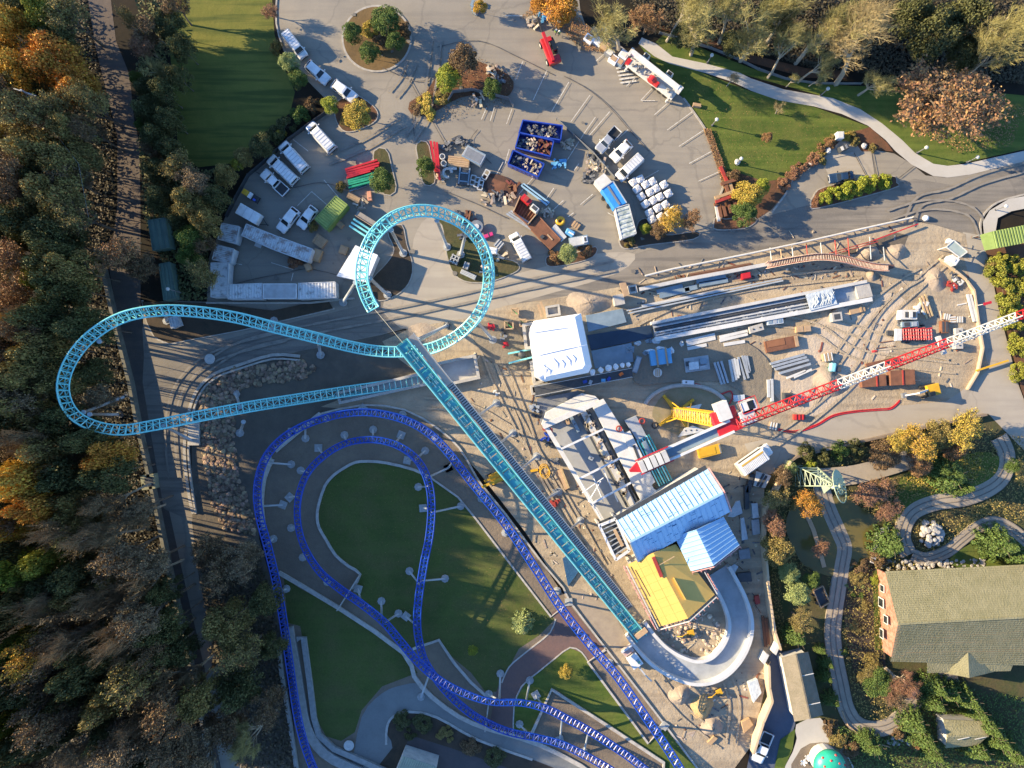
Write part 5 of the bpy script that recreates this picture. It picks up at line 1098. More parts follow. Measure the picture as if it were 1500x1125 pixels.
boxy('white site tank at the end of the red hose', 1008, 560, 17, 6, .9, 3, m_wpaint, 'tank', 'tank', parts=[('cap', -3, 0, .95, 2, 2, .1, m_dkst)])
boxy('white concrete mixer at the top of the red bar rack', 1331, 461, 24, 14, 1.6, 0, m_off, 'mixer', 'mixer', parts=[('hopper', 2, 0, 1.65, 16, 8, .15, m_dkst), ('drum', 2, 0, 1.75, 5, 9, .2, m_off)])
boxy('grey generator between the mixer and the red bar rack', 1333, 475, 24, 8, 1.2, -3, m_bluegrey, 'generator', 'generator', parts=[('vent_panel', -5, 0, 1.23, 8, 6, .06, m_dkst), ('vent_panel', 6, 0, 1.23, 7, 6, .06, m_steel)])
boxy('concrete block on the right site edge, upper of two', 1405, 485, 11, 9, 1.2, -4, m_conc, 'concrete_block', 'concrete block', parts=[('lifting_eye', 0, 0, 1.25, 2, 2, .1, m_dkst)])
boxy('concrete block on the right site edge, lower of two by the jib', 1405, 506, 11, 10, 1.2, -2, m_conc, 'concrete_block', 'concrete block', parts=[('lifting_eye', 0, 0, 1.25, 2, 2, .1, m_dkst)])
boxy('dark open crate left of the concrete blocks', 1384, 479, 10, 18, .9, -2, m_rust, 'open_crate', 'crate', parts=[('inner_void', -2.5, 0, .91, 3, 15, .03, m_dkst), ('inner_void', 2.5, 0, .91, 3, 15, .03, m_dkst)])
for i, (x, y, a) in enumerate([(1387, 464, 10), (1406, 468, 0), (1396, 468, 85)]):
 boxy(['wooden pallet leftmost of three by the right fence', 'wooden pallet rightmost of three by the right fence', 'upright wooden pallet in the middle of three by the right fence'][i], x, y, 11, 9, .25, a, m_wood, 'wooden_pallet', 'pallet', parts=[('slat', k * 3.4, 0, .29, 2, 9, .05, m_off) for k in (-1, 0, 1)], grp='pallets on the right of the site')
boxy('round bundle of timber offcuts on the sand', 1213, 523, 15, 11, .8, -10, m_wood, 'timber_bundle', 'timber', parts=[('offcut', k * 2.6, 0, .85, 1.6, 12, .12, m_form if k % 2 else m_off) for k in (-2, -1, 0, 1, 2)])
boxy('turquoise wrapped machine beside the timber offcuts', 1221, 538, 8, 13, 1.2, 8, M('turquoise tarp', (.2, .55, .58), (.3, .6, .62), 2, .5, bump=.4), 'wrapped_machine', 'machine', bev=.2, parts=[('motor', 8, -2, .6, 8, 6, .8, m_dkst)])
boxy('brown handled trestle lying near the plywood crates', 1256, 454, 23, 9, .5, -14, m_wood, 'trestle', 'trestle', parts=[('crosspiece', 5, 0, .55, 3, 9, .1, m_form)])
boxy('portable toilet like white box on the little grass wedge', 1397, 381, 13, 11, 2.2, 35, m_wpaint, 'portable_cabin', 'cabin', parts=[('roof_vent', 0, 0, 2.23, 4, 4, .08, m_off)])
boxy('red lifting frame on the ground under the red jib section', 1171, 611, 16, 8, .8, 0, m_reda, 'lifting_frame', 'frame', parts=[('crosspiece', k * 5, 0, .85, 2, 8, .1, m_red) for k in (-1, 0, 1)])
boxy('black steel bin in front of the jib', 1155, 583, 13, 15, 1.3, 0, m_dkst, 'steel_bin', 'bin', parts=[('inner_void', 0, 0, 1.31, 9, 10, .02, m_trim)])
boxy('wooden pallet at the edge of the site road', 1133, 624, 13, 11, .25, 12, m_wood, 'wooden_pallet', 'pallet', parts=[('slat', k * 4, 0, .29, 2, 11, .05, m_off) for k in (-1, 0, 1)], grp='pallets on the right of the site')
boxy('white wrapped crate beside the tank in the round pit', 1083, 583, 16, 9, .8, -5, m_poly, 'wrapped_crate', 'crate', parts=[('strap', 0, 0, .83, 2, 9, .04, m_bluegrey)])
p = at(1343, 490); t = thing('bar_rack', 'red rack of steel cages on a small trailer in the right of the site', 'rack', (p.x, p.y, 0))
for k in range(4):
 x = 1323 + k * 11; mb = MB()
 for r_ in range(4): mb.bar(at(x, 482 + r_ * 5, 1.4), at(x + 10, 480.5 + r_ * 5, 1.4), .11)
 for r_ in (0, 4, 8): mb.bar(at(x + r_, 482, 1.4), at(x + 1 + r_, 498, 1.4), .1)
 mb.build('cage', m_red, t)
mb = MB(); mb.prism(gp([(1320, 482), (1356, 478), (1359, 497), (1322, 501)], 1), .6, .9); mb.build('bed_frame', m_dkst, t)
mb = MB(); mb.box((at(1311, 491).x, at(1311, 491).y, 1.0), (1.0, 2.0, .8)); mb.build('cab', m_off, t, bevel=.05)
mb = MB(); mb.box((at(1301, 488).x, at(1301, 488).y, .6), (1.1, .8, .5)); mb.build('hitch_box', m_dkst, t, bevel=.05)
for x, y in ((1326, 480), (1350, 477), (1328, 502), (1352, 499)):
 p = at(x, y); mb = MB(); mb.tube([(p.x, p.y - .12, .35), (p.x, p.y + .12, .35)], .35, 12); mb.build('wheel', m_trim, t)
for i, (x, y, r_, m, nm) in enumerate([(1319, 478, .7, m_junk_d, 'khaki'), (1346, 452, .8, m_off, 'white'), (1352, 447, .6, m_off, 'pale'), (1393, 419, .7, m_reda, 'red'), (1403, 414, .8, m_off, 'white'), (1397, 405, .7, m_junk_d, 'black')]):
 p = at(x, y); mb = MB(); g = random.Random(i + 40)
 for k in range(9): mb.box((p.x + g.uniform(-r_, r_), p.y + g.uniform(-r_, r_), g.uniform(.15, .6)), (g.uniform(.3, .9), g.uniform(.2, .5), g.uniform(.1, .35)), g.uniform(0, 3))
 one(mb, 'gear_heap', m, ['heap of khaki gear left of the red bar rack', 'white scrap heap above the mixer, left of two', 'pale scrap heap above the mixer, right of two', 'red gear heap near the little grass wedge', 'white rolls heaped near the little grass wedge', 'black scrap heap nearest the grass wedge'][i], 'heap', (p.x, p.y, 0))
t = thing('cable_drum', 'round cable drum below the light blue bin', 'cable drum', at(962, 546))
p = at(962, 546); mb = MB(); mb.lathe([(.75, .02), (.75, .15), (.35, .15), (.35, .7), (.75, .7), (.75, .85)], (p.x, p.y, 0), 16); mb.build('drum', m_off, t)
for s in (-.3, 0, .3): mb = MB(); mb.box((p.x + s, p.y, .88), (.16, 1.2, .06)); mb.build('slat', m_wood, t)
for i, (x, y, rx, ry, m) in enumerate([(934, 503, 6, 4, m_poly), (950, 499, 6, 4, m_bluegrey), (961, 499, 7, 5, m_poly), (952, 515, 9, 4, m_wrap), (968, 511, 9, 4, m_wrap), (983, 514, 5, 6, m_wrap), (921, 512, 9, 9, m_bluegrey), (998, 503, 4, 5, m_poly), (945, 517, 5, 4, m_bluegrey)]):
 p = at(x, y); g = random.Random(i); mb = MB(); n = 12
 for r_, zz in ((1, 0), (.85, .35), (.5, .6)):
  pass
 prof = [(1, .02), (.9, .3), (.55, .55), (.15, .62)]; vs = []
 for r_, zz in prof:
  for k in range(n): w_ = 2 * PI * k / n; q_ = g.uniform(.75, 1.2); vs.append((p.x + rx * S * r_ * q_ * math.cos(w_), p.y + ry * S * r_ * q_ * math.sin(w_), zz * g.uniform(.7, 1.4) + .02))
 mb.add(vs, [(a * n + k, a * n + (k + 1) % n, a * n + n + (k + 1) % n, a * n + n + k) for a in range(3) for k in range(n)] + [tuple(3 * n + k for k in range(n))])
 one(mb, 'tarpaulin_heap', m, ['clear plastic heap above the grey trough box', 'blue grey sheet heap right of the channel end', 'clear plastic heap topmost beside the light blue bin', 'white sheet heap on the left of the light blue bin\'s top edge', 'white sheet heap on the middle of the light blue bin\'s top edge', 'white sheet heap on the right of the light blue bin\'s top edge', 'broad blue grey sheet heap by the dark channel', 'clear plastic heap beside the formwork panels', 'small blue grey heap left of the bin sheets'][i], 'tarpaulin', (p.x, p.y, 0), 'sheeting heaped round the light blue bin')
mb = MB(); mb.tube([at(1005 + 62 * math.cos(a), 602 + 38 * math.sin(a), .2) for a in [R(195 + k * 8) for k in range(19)]], .35, 6); one(mb, 'foundation_ring', m_conc, 'curved concrete ring round the foot of the tower crane', 'foundation', at(1005, 565))
mb = MB(); mb.tube([at(x, y, .2) for x, y in smooth([(1018, 562), (1032, 566), (1045, 572), (1056, 577), (1070, 573), (1073, 582), (1068, 592)], 5)], .12, 6); one(mb, 'red_hose', m_red, 'red hose curving from the white tank to the crane', 'hose', at(1040, 570))
mb = MB()
for o in (0, 2.2): mb.tube([at(x, y + o, .15) for x, y in smooth([(1140, 628), (1165, 631), (1195, 622), (1220, 608), (1250, 602), (1285, 599), (1305, 597), (1318, 586)], 5)], .085, 6)
one(mb, 'red_hose', m_red, 'twin red hoses running along the edge of the site road', 'hose', at(1200, 620))
p = at(990, 604); t = thing('tower_crane', 'red and white tower crane with a yellow lattice mast and long jib', 'tower crane', (p.x, p.y, 0))
MX, MY = at(990, 604).x, at(990, 604).y; HM = 30.0
mb = MB(); s = .85; lv = [k * 1.5 for k in range(20)]
cs = [(-s, -s), (s, -s), (s, s), (-s, s)]
for c_ in cs: mb.beam((MX + c_[0], MY + c_[1], .5), (MX + c_[0], MY + c_[1], HM - 1.0), .2, .2)
for i, z in enumerate(lv):
 for k in range(4):
  a, b = cs[k], cs[(k + 1) % 4]
  mb.bar((MX + a[0], MY + a[1], z + .6), (MX + b[0], MY + b[1], z + .6), .07)
  if i < 19:
   if i % 2: a, b = b, a
   mb.bar((MX + a[0], MY + a[1], z + .6), (MX + b[0], MY + b[1], z + 2.1), .06)
mb.build('mast', m_yel, t)
for a in (45, 135, 225, 315):
 d = Vector((math.cos(R(a - 8)), math.sin(R(a - 8)), 0)); mb = MB(); mb.beam(Vector((MX, MY, .45)) + d * .6, Vector((MX, MY, .45)) + d * 3.6, .45, .6); mb.bar(Vector((MX, MY, .6)) + d * 3.2, Vector((MX, MY, 6.0)) + d * 1.2, .12); mb.build('base_leg', m_yel, t)
for lbl, pl in (('a', [(985, 600), (1028, 592), (1019, 609), (996, 609)]), ('b', [(994, 640), (1036, 631), (1016, 624), (1003, 627)])):
 q = gp(pl, 1.3); mb = MB(); mb.prism(q, .7, 1.3); bl = mb.build('ballast_plate', m_off, t, bevel=.04)
 c = sum(q, Vector()) / 4
 for k in (-1, 0, 1): mb = MB(); mb.lathe([(.13, 1.3), (.13, 1.36)], (c.x + k * .9, c.y + .05 * k, 0), 8); mb.build('lifting_eye', m_dkst, bl)
JD = (at(1500, 460, HM) - at(1075, 622, HM)); JD.z = 0; JD.normalize(); JN = Vector((-JD.y, JD.x, 0))
PV = at(1076, 619, HM); PV.z = HM
mb = MB(); mb.lathe([(1.5, 0), (1.5, .6), (1.2, .7), (1.2, 1.2)], (MX, MY, HM - 1.2), 16); mb.build('slewing_ring', m_red, t)
mb = MB(); c = Vector((MX, MY, HM + .5)); mb.box(c, (3.2, 3.2, 1.0), math.atan2(JD.y, JD.x)); mb.build('slewing_platform', m_red, t, bevel=.05)
for cc, sz, m, nm in ((at(1058, 602, HM + 1), (1.6, 2.4, 1.8), m_off, 'winch_house'), (at(1093, 610, HM + 1), (1.9, 1.7, 2.0), m_pipe, 'control_box')):
 mb = MB(); mb.box((cc.x, cc.y, HM + 1.0), sz, math.atan2(JD.y, JD.x)); mb.build(nm, m, t, bevel=.05)
cc = at(1094, 595, HM + 1); mb = MB(); mb.box((cc.x, cc.y, HM + 1), (1.9, 1.4, 2.0), math.atan2(JD.y, JD.x)); cb = mb.build('cab', m_wpaint, t, bevel=.06)
cc = at(1096, 594, HM + 2);
mb = MB(); mb.box((cc.x + .35, cc.y + .1, HM + 2.03), (.8, 1.1, .06), math.atan2(JD.y, JD.x)); mb.build('roof_window', m_glass, cb)
mb = MB(); mb.tube([Vector((cc.x, cc.y, HM + 2.1)) + JD * a + JN * b for a, b in ((-1, -.8), (1.2, -.8), (1.2, .9), (-1, .9))], .07, 5, True); mb.build('roof_rail', m_red, cb)
def lat(p0, p1, w0, w1, hgt, n, mats, part, r_=.11):
 """triangular lattice boom in alternating colours"""
 d = (p1 - p0); u = d.normalized(); nn = Vector((-u.y, u.x, 0)).normalized()
 segs = {}
 for i in range(n):
  m = mats[int(i * len(mats) / n)]; k = int(i * len(mats) / n)
  mb = segs.setdefault(k, MB())
  f0, f1 = i / n, (i + 1) / n
  a0, a1 = p0 + d * f0, p0 + d * f1; w_0, w_1 = (w0 + (w1 - w0) * f0) / 2, (w0 + (w1 - w0) * f1) / 2
  A0, A1, B0, B1 = a0 + nn * w_0, a1 + nn * w_1, a0 - nn * w_0, a1 - nn * w_1
  T0, T1 = a0 + Vector((0, 0, hgt)), a1 + Vector((0, 0, hgt))
  for s_, e_ in ((A0, A1), (B0, B1), (T0, T1)): mb.bar(s_, e_, r_, 6)
  mb.bar(A0, B0, r_ * .7); mb.bar(A0, T0, r_ * .6); mb.bar(B0, T0, r_ * .6); mb.bar(T0, A1, r_ * .6); mb.bar(T0, B1, r_ * .6)
  mb.bar(A0, B1, r_ * .6) if i % 2 else mb.bar(B0, A1, r_ * .6)
 for k in segs: segs[k].build(part, mats[k], t)
zJ = 31.5
j0 = at(1080, 620, zJ); j1 = at(1520, 452, zJ + 1.5)
lat(j0, j1, 1.35, 1.0, 1.1, 44, [m_red] * 12 + [m_red, m_off, m_off, m_off, m_off, m_off, m_off, m_off, m_red, m_red, m_red, m_red, m_red, m_red, m_red, m_red, m_off, m_off, m_off, m_off, m_off, m_off, m_off, m_off, m_off, m_red, m_red, m_red], 'jib', .09)
c = at(1180, 585, 30.5)
mb = MB()
cc = at(1376, 506, zJ); mb.box((cc.x, cc.y, zJ + .4), (.5, 2.4, .5), math.atan2(JD.y, JD.x)); mb.build('trolley', m_off, t)
mb = MB(); mb.bar((cc.x, cc.y, zJ), (cc.x, cc.y, 14), .03); mb.bar((cc.x + .3, cc.y, zJ), (cc.x + .3, cc.y, 14), .03); mb.build('hoist_rope', m_dkst, t)
mb = MB(); mb.box((cc.x + .15, cc.y, 13.6), (.6, .35, .8)); mb.build('hook_block', m_red, t, bevel=.08)
k0 = at(1072, 624, 31); k1 = at(922, 690, 31)
dd = (k1 - k0); u = dd.normalized(); nn = Vector((-u.y, u.x, 0))
for s in (-.75, .75): mb = MB(); mb.beam(k0 + nn * s, k0 + dd * .9 + nn * s, .3, .5); mb.build('counter_jib', m_wpaint, t)
mb = MB(); mb.beam(k0 + dd * .05 + Vector((0, 0, -.25)), k0 + dd * .62 + Vector((0, 0, -.25)), 1.1, .08); mb.build('counter_jib_deck', m_bluegrey, t)
for i in range(5):
 f = .64 + i * .055; mb = MB(); c = k0 + dd * f; mb.beam(c, c + dd * .045, 1.5, 2.0); mb.build('counterweight', m_off if i % 2 else m_slab, t)
for s in (-.95, .95): mb = MB(); mb.beam(k0 + dd * .6 + nn * s + Vector((0, 0, .4)), k0 + dd * .92 + nn * s + Vector((0, 0, .4)), .14, .2); mb.build('ballast_rail', m_red, t)
mb = MB(); a, b, c, d = k0 + dd * .9 + nn * .75, k0 + dd * .9 - nn * .75, k1 - nn * .1, k1 + nn * .1
mb.prism([a, b, c, d], 30.8, 31.4); mb.build('counter_jib_tip', m_red, t)
t = thing('station_deck', 'open station floor framed by white steel beams left of the blue roof', 'station', at(890, 670))
mb = MB(); mb.prism(gp([(800, 626), (868, 597), (935, 742), (884, 764)], .5), .1, .5); mb.build('floor_slab', M('station floor', (.34, .345, .34), (.28, .285, .28), .5, .8), t)
for a, b, w_, h_, m, z in [((800, 625), (884, 765), .7, .5, m_pslab, 2.2), ((795, 625), (872, 590), .9, .5, m_pslab, 2.6), ((846, 604), (922, 748), .35, .6, m_dkst, 1.2), ((860, 598), (937, 742), .35, .6, m_dkst, 1.2), ((853, 601), (930, 745), 1.0, .4, m_slab, 1.4)]:
 mb = MB(); mb.beam(at(*a, z), at(*b, z), w_, h_); mb.build('platform_edge' if m is not m_dkst else 'track_slot', m, t)
for i, (a, b) in enumerate([((823, 657), (885, 628)), ((849, 701), (908, 671)), ((868, 737), (924, 707))]):
 mb = MB(); mb.beam(at(*a, 4.2), at(*b, 4.2), .3, .4); mb.build('roof_beam', m_wpaint, t)
 for q in (a, b):
  mb = MB(); mb.beam(at(q[0], q[1], 0), at(q[0], q[1], 4.0), .25, .25); mb.build('column', m_wpaint, t)
for a, b in [((850, 704), (880, 760)), ((868, 696), (884, 735)), ((884, 688), (905, 735)), ((853, 722), (884, 700)), ((862, 735), (880, 705))]:
 mb = MB(); mb.bar(at(*a, 3.8), at(*b, 3.8), .09); mb.build('tie_rod', m_wpaint, t)
for i, (x, y, lx, ly, a, h) in enumerate([(842, 621, 5, 26, -28, .9), (831, 616, 5, 14, -20, .6), (866, 671, 7, 6, 30, .5)]):
 boxy(['blue grey steel locker lying on the station floor', 'timber rack near the top of the station floor', 'small box cart in the middle of the station floor'][i], x, y, lx, ly, h, a, [m_bluegrey, m_wood, m_steel][i], 'locker', 'locker', z=.5, parts=[('handle', 0, 0, h + .02, 2, 2, .05, m_dkst)])
g = random.Random(21)
mb = MB()
for k in range(46):
 f = g.random(); v = g.choice((4, 8, 11)); p = at(846 + 76 * f + v, 604 + 144 * f - v * .45, 1.6); mb.box((p.x, p.y, 1.65), (g.uniform(.2, .8), g.uniform(.2, .5), .2), g.uniform(0, 3))
mb.build('debris', m_junk_w, t)['kind'] = 'stuff'
slab('broad pale concrete platform right of the station slots', [(866, 592), (884, 584), (912, 628), (958, 716), (970, 724), (942, 740)], 0, 1.5, m_pslab)
slab('narrow pale concrete platform beside the turquoise rails', [(911, 637), (923, 631), (960, 706), (950, 714)], 0, 1.6, m_pslab)
mb = MB(); mb.beam(at(928, 652, 1.62), at(938, 678, 1.62), .4, .1); one(mb, 'steel_grating', m_dkst, 'dark slotted grating on the broad pale platform', 'grating', at(930, 655, 1.5))
t = thing('station_track', 'short turquoise rails beside a steel trough, vanishing under the blue roof', 'track', at(950, 670))
mb = MB(); mb.prism(gp([(915, 616), (932, 609), (948, 640), (935, 648)], 1.2), .1, 1.2); mb.build('trough', m_steel, t, bevel=.03)
for k in range(6):
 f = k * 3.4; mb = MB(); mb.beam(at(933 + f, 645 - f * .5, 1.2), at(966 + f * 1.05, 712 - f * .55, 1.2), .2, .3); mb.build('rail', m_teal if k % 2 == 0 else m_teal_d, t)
mb = MB()
for k in range(14): f = k / 13; mb.bar(at(934 + 33 * f, 646 + 66 * f, 1.0), at(950 + 35 * f, 638 + 65 * f, 1.0), .08)
mb.build('crossties', m_teal_d, t)
slab('blue grey trough floor between the turquoise rails', [(940, 648), (946, 645), (962, 680), (956, 683)], 1.3, 1.45, m_bluegrey, 'trough_floor', 'trough')
for i, (x, y, r_) in enumerate([(907, 628, 5), (941, 617, 5)]):
 p = at(x, y, 1.8); mb = MB(); mb.tube([(p.x + r_ * .09 * math.cos(a), p.y + r_ * .09 * math.sin(a), 1.75 - .2 * i) for a in [k * PI / 6 for k in range(12)]], .12, 6, True); one(mb, 'hose_coil', m_reda, ['red hose coil on the left edge of the narrow platform', 'red hose coil by the steel trough'][i], 'hose', (p.x, p.y, 1.6))
p = at(959, 623); mb = MB(); mb.tube([(p.x + .45 * math.cos(a), p.y + .5 * math.sin(a), .15) for a in [k * PI / 7 for k in range(14)]], .1, 6, True); one(mb, 'cable_coil', m_trim, 'black cable coil on the ground left of the crane', 'cable', (p.x, p.y, 0))
g = random.Random(31)
for i, (x, y, m, nm, lb) in enumerate([(800, 640, m_skip, 'tool_trolley', 'dark blue tool trolley left of the station floor'), (806, 648, m_dkst, 'tool_trolley', 'black tool trolley beside the dark blue trolley'), (803, 630, m_reda, 'brick_stack', 'rust red brick stack at the station\'s upper left corner'), (787, 607, m_dkst, 'pump', 'black pump left of the pale ramp slab'), (783, 598, m_steel, 'pump', 'grey pump left of the pale ramp slab'), (814, 676, m_junk_d, 'trestle', 'dark trestle left of the station edge'), (797, 688, m_yel, 'barrel_rack', 'yellow ring rack on the sand near the spike'), (782, 689, m_yel, 'beam', 'short yellow beam on the sand near the spike'), (828, 700, m_wood, 'plank_pile', 'long timber lying beside the station\'s left edge'), (813, 722, m_gun, 'post_base', 'grey post base on the sand between spike and station'), (811, 738, m_reda, 'post_base', 'rust red post base on the sand beside the spike')]):
 p = at(x, y, .5); mb = MB()
 if nm == 'plank_pile': mb.beam(at(820, 688, .3), at(831, 716, .3), .9, .5); mb.beam(at(823, 689, .6), at(833, 715, .6), .35, .15)
 elif nm == 'barrel_rack':
  for o in (0, 3, 6): mb.tube([(p.x + .8 * math.cos(a) + o * .03, p.y + .95 * math.sin(a) - o * .08, .3 + o * .1) for a in [k * PI / 6 for k in range(12)]], .07, 5, True)
 elif nm == 'beam': mb.beam(at(777, 690, .3), at(788, 688, .3), .4, .3)
 else:
  for k in range(8): mb.box((p.x + g.uniform(-.7, .7), p.y + g.uniform(-.5, .5), g.uniform(.2, .7)), (g.uniform(.3, .9), g.uniform(.3, .6), g.uniform(.2, .5)), g.uniform(0, 3))
 one(mb, nm, m, lb, nm.replace('_', ' '), (p.x, p.y, 0))
m_broof = M('blue sheet roof', (.27, .47, .68), (.33, .52, .72), .25, .38, coat=.2, lo=.3, hi=.7)
m_bseam = M('roof seam', (.27, .46, .66), (.31, .5, .68), 1, .4)
m_ywall = M('unfinished wall', (.55, .54, .50), (.4, .39, .37), 1, .8)
m_yroof = M('yellow roof sheathing', (.64, .41, .10), (.56, .36, .085), .35, .6, lo=.3, hi=.7)
m_scred = M('faded red scaffold', (.50, .20, .19), (.6, .35, .33), 2, .6)
def quadp(p, z): return [at(x, y, zz) for (x, y), zz in zip(p, z)]
def lerp2(a, b, f): return a.lerp(b, f)
t = thing('ride_building', 'station building with a bright blue metal gable roof and a smaller side gable', 'building', at(990, 770))
ze, zr = 7.0, 9.6
E1 = [at(904, 762, ze), at(1036, 687, ze)]; RG = [at(924, 793, zr), at(1059, 722, zr)]; E2 = [at(936, 822, ze), at(1069, 750, ze)]
mb = MB(); base = [Vector((p.x, p.y, 0)) for p in (E1[0], E1[1], E2[1], E2[0])]; cc = sum(base, Vector()) / 4; base = [cc + (p - cc) * .94 for p in base]; mb.prism(base, .1, ze - .1); mb.build('wall', m_ywall, t)
for A_, B_ in ((E1, RG), (RG, E2)):
 mb = MB(); mb.add(A_ + [B_[1], B_[0]] + [p - Vector((0, 0, .14)) for p in A_ + [B_[1], B_[0]]], [(0, 1, 2, 3), (7, 6, 5, 4), (0, 4, 5, 1), (1, 5, 6, 2), (2, 6, 7, 3), (3, 7, 4, 0)]); rf = mb.build('roof', m_broof, t)
 mb = MB()
 for k in range(20):
  f = k / 19; a, b = A_[0].lerp(A_[1], f), B_[0].lerp(B_[1], f); mb.beam(a + Vector((0, 0, .05)), b + Vector((0, 0, .05)), .09, .16)
 mb.build('standing_seams', m_bseam, rf)
 mb = MB(); g = random.Random(int(A_[0].x * 10))
 for k in range(26):
  f = g.random(); h_ = g.uniform(.1, .9); a = A_[0].lerp(A_[1], f).lerp(B_[0].lerp(B_[1], f), h_); b = A_[0].lerp(A_[1], min(f + .05, 1)).lerp(B_[0].lerp(B_[1], min(f + .05, 1)), h_); mb.beam(a + Vector((0, 0, .02)), b + Vector((0, 0, .02)), .04, .05)
 mb.build('cross_joints', M('joint line', (.16, .27, .42)), rf)
mb = MB(); mb.beam(RG[0] + Vector((0, 0, .06)), RG[1] + Vector((0, 0, .06)), .35, .12); mb.build('ridge_cap', m_bseam, t)
for a, b, m in ((E1[1], RG[1], m_scred), (RG[1], E2[1], m_scred), (E1[0], RG[0], m_off), (RG[0], E2[0], m_off)):
 mb = MB(); d = (E1[1] - E1[0]).normalized() * (.25 if m is m_scred else -.15)
 mb.beam(a + d, b + d, .22, .3); mb.build('verge_board', m, t)
mb = MB(); mb.beam(E1[0] + Vector((0, 0, .02)) + (E1[0] - E2[0]).normalized() * .35, E1[1] + (E1[0] - E2[0]).normalized() * .35, .7, .1); mb.build('gutter_walk', m_dkst, t)
s1 = [at(988, 786, 6.6), at(1012, 836, 6.6)]; sr = [at(1020, 776, 8.6), at(1045, 828, 8.6)]; s2 = [at(1060, 757, 6.6), at(1083, 798, 6.6)]
for A_, B_ in ((s1, sr), (sr, s2)):
 mb = MB(); q = A_ + [B_[1], B_[0]]; mb.add(q + [p - Vector((0, 0, .14)) for p in q], [(0, 1, 2, 3), (7, 6, 5, 4), (0, 4, 5, 1), (1, 5, 6, 2), (2, 6, 7, 3), (3, 7, 4, 0)]); rf = mb.build('roof', m_broof, t)
 mb = MB()
 for k in range(9): f = k / 8; a, b = A_[0].lerp(A_[1], f), B_[0].lerp(B_[1], f); mb.beam(a + Vector((0, 0, .05)), b + Vector((0, 0, .05)), .08, .12)
 mb.build('standing_seams', m_bseam, rf)
mb = MB(); base = [Vector((p.x, p.y, 0)) for p in (s1[0], s1[1], sr[1], s2[1], s2[0])]; cc = sum(base, Vector()) / 5; mb.prism([cc + (p - cc) * .93 for p in base], .1, 6.4); mb.build('wall', m_ywall, t)
for a, b in ((s1[1], sr[1]), (sr[1], s2[1])):
 for o, z in ((.35, -.2), (.6, -.9)):
  mb = MB(); d = Vector((.5, -.86, 0)) * o; mb.beam(a + d + Vector((0, 0, z)), b + d + Vector((0, 0, z)), .14, .14); mb.build('scaffold_rail', m_scred, t)
for k in range(6):
 f = k / 5; mb = MB(); a = s1[1].lerp(sr[1], f * 2) if f < .5 else sr[1].lerp(s2[1], f * 2 - 1); d = Vector((.5, -.86, 0)) * .6; mb.beam(Vector((a.x + d.x, a.y + d.y, 0)), a + d, .12, .12); mb.build('scaffold_post', m_scred, t)
t = thing('roof_frame', 'open steel roof frame at the left end of the blue roof', 'steel frame', at(897, 795))
q = [at(878, 770, 6), at(902, 760, 6), at(922, 806, 6), at(902, 820, 6)]
for i in range(4): mb = MB(); mb.beam(q[i], q[(i + 1) % 4], .4, .4); mb.build('edge_beam', m_wpaint, t)
for i in range(4): mb = MB(); mb.beam(Vector((q[i].x, q[i].y, 0)), q[i] - Vector((0, 0, .2)), .3, .3); mb.build('column', m_wpaint, t)
for k in range(1, 8): f = k / 8; mb = MB(); mb.beam(q[0].lerp(q[3], f), q[1].lerp(q[2], f), .14, .25); mb.build('joist', m_steel, t)
mb = MB(); mb.prism(q, 3.0, 3.15); mb.build('floor_plate', m_dkst, t)
mb = MB(); mb.beam(at(900, 776, 6.3), at(912, 800, 6.3), .5, .1); mb.build('plank', m_wood, t)
t = thing('yellow_roof_building', 'half built station wing with a yellow sheathed roof', 'building', at(975, 865))
zE, zR = 6.2, 7.8
yl = [at(920, 827, zE), at(966, 918, zE)]; yr = [at(957, 810, zR), at(1008, 906, zR)]; y2 = [at(990, 797, zE), at(1047, 871, zE)]
mb = MB(); q = yl + [yr[1], yr[0]]; mb.add(q + [p - Vector((0, 0, .16)) for p in q], [(0, 1, 2, 3), (7, 6, 5, 4), (0, 4, 5, 1), (1, 5, 6, 2), (2, 6, 7, 3), (3, 7, 4, 0)]); rf = mb.build('roof', m_yroof, t)
mj = M('sheathing joint', (.56, .36, .085), (.5, .32, .08), 1, .7)
def joints(A_, B_, nu, nv, parent):
 mb = MB()
 for k in range(1, nu): f = k / nu; mb.beam(A_[0].lerp(A_[1], f) + Vector((0, 0, .004)), B_[0].lerp(B_[1], f) + Vector((0, 0, .004)), .03, .02)
 for k in range(1, nv): f = k / nv; mb.beam(A_[0].lerp(B_[0], f) + Vector((0, 0, .004)), A_[1].lerp(B_[1], f) + Vector((0, 0, .004)), .03, .02)
 mb.build('sheathing_joints', mj, parent)
joints(yl, yr, 8, 3, rf)
mb = MB(); q = yr + [y2[1], at(1030, 842, zE + .3), at(1012, 838, zE + .3), y2[0]]
mb.add([yr[0], yr[1], y2[1], y2[0]] + [p - Vector((0, 0, .16)) for p in (yr[0], yr[1], y2[1], y2[0])], [(0, 1, 2, 3), (7, 6, 5, 4), (0, 4, 5, 1), (1, 5, 6, 2), (2, 6, 7, 3), (3, 7, 4, 0)]); rf2 = mb.build('roof', m_yroof, t); joints(yr, y2, 10, 4, rf2)
mb = MB(); base = [Vector((p.x, p.y, 0)) for p in (yl[0], yl[1], yr[1], y2[1], y2[0])]; cc = sum(base, Vector()) / 5; mb.prism([cc + (p - cc) * .94 for p in base], .1, zE - .2); mb.build('wall', m_ywall, t)
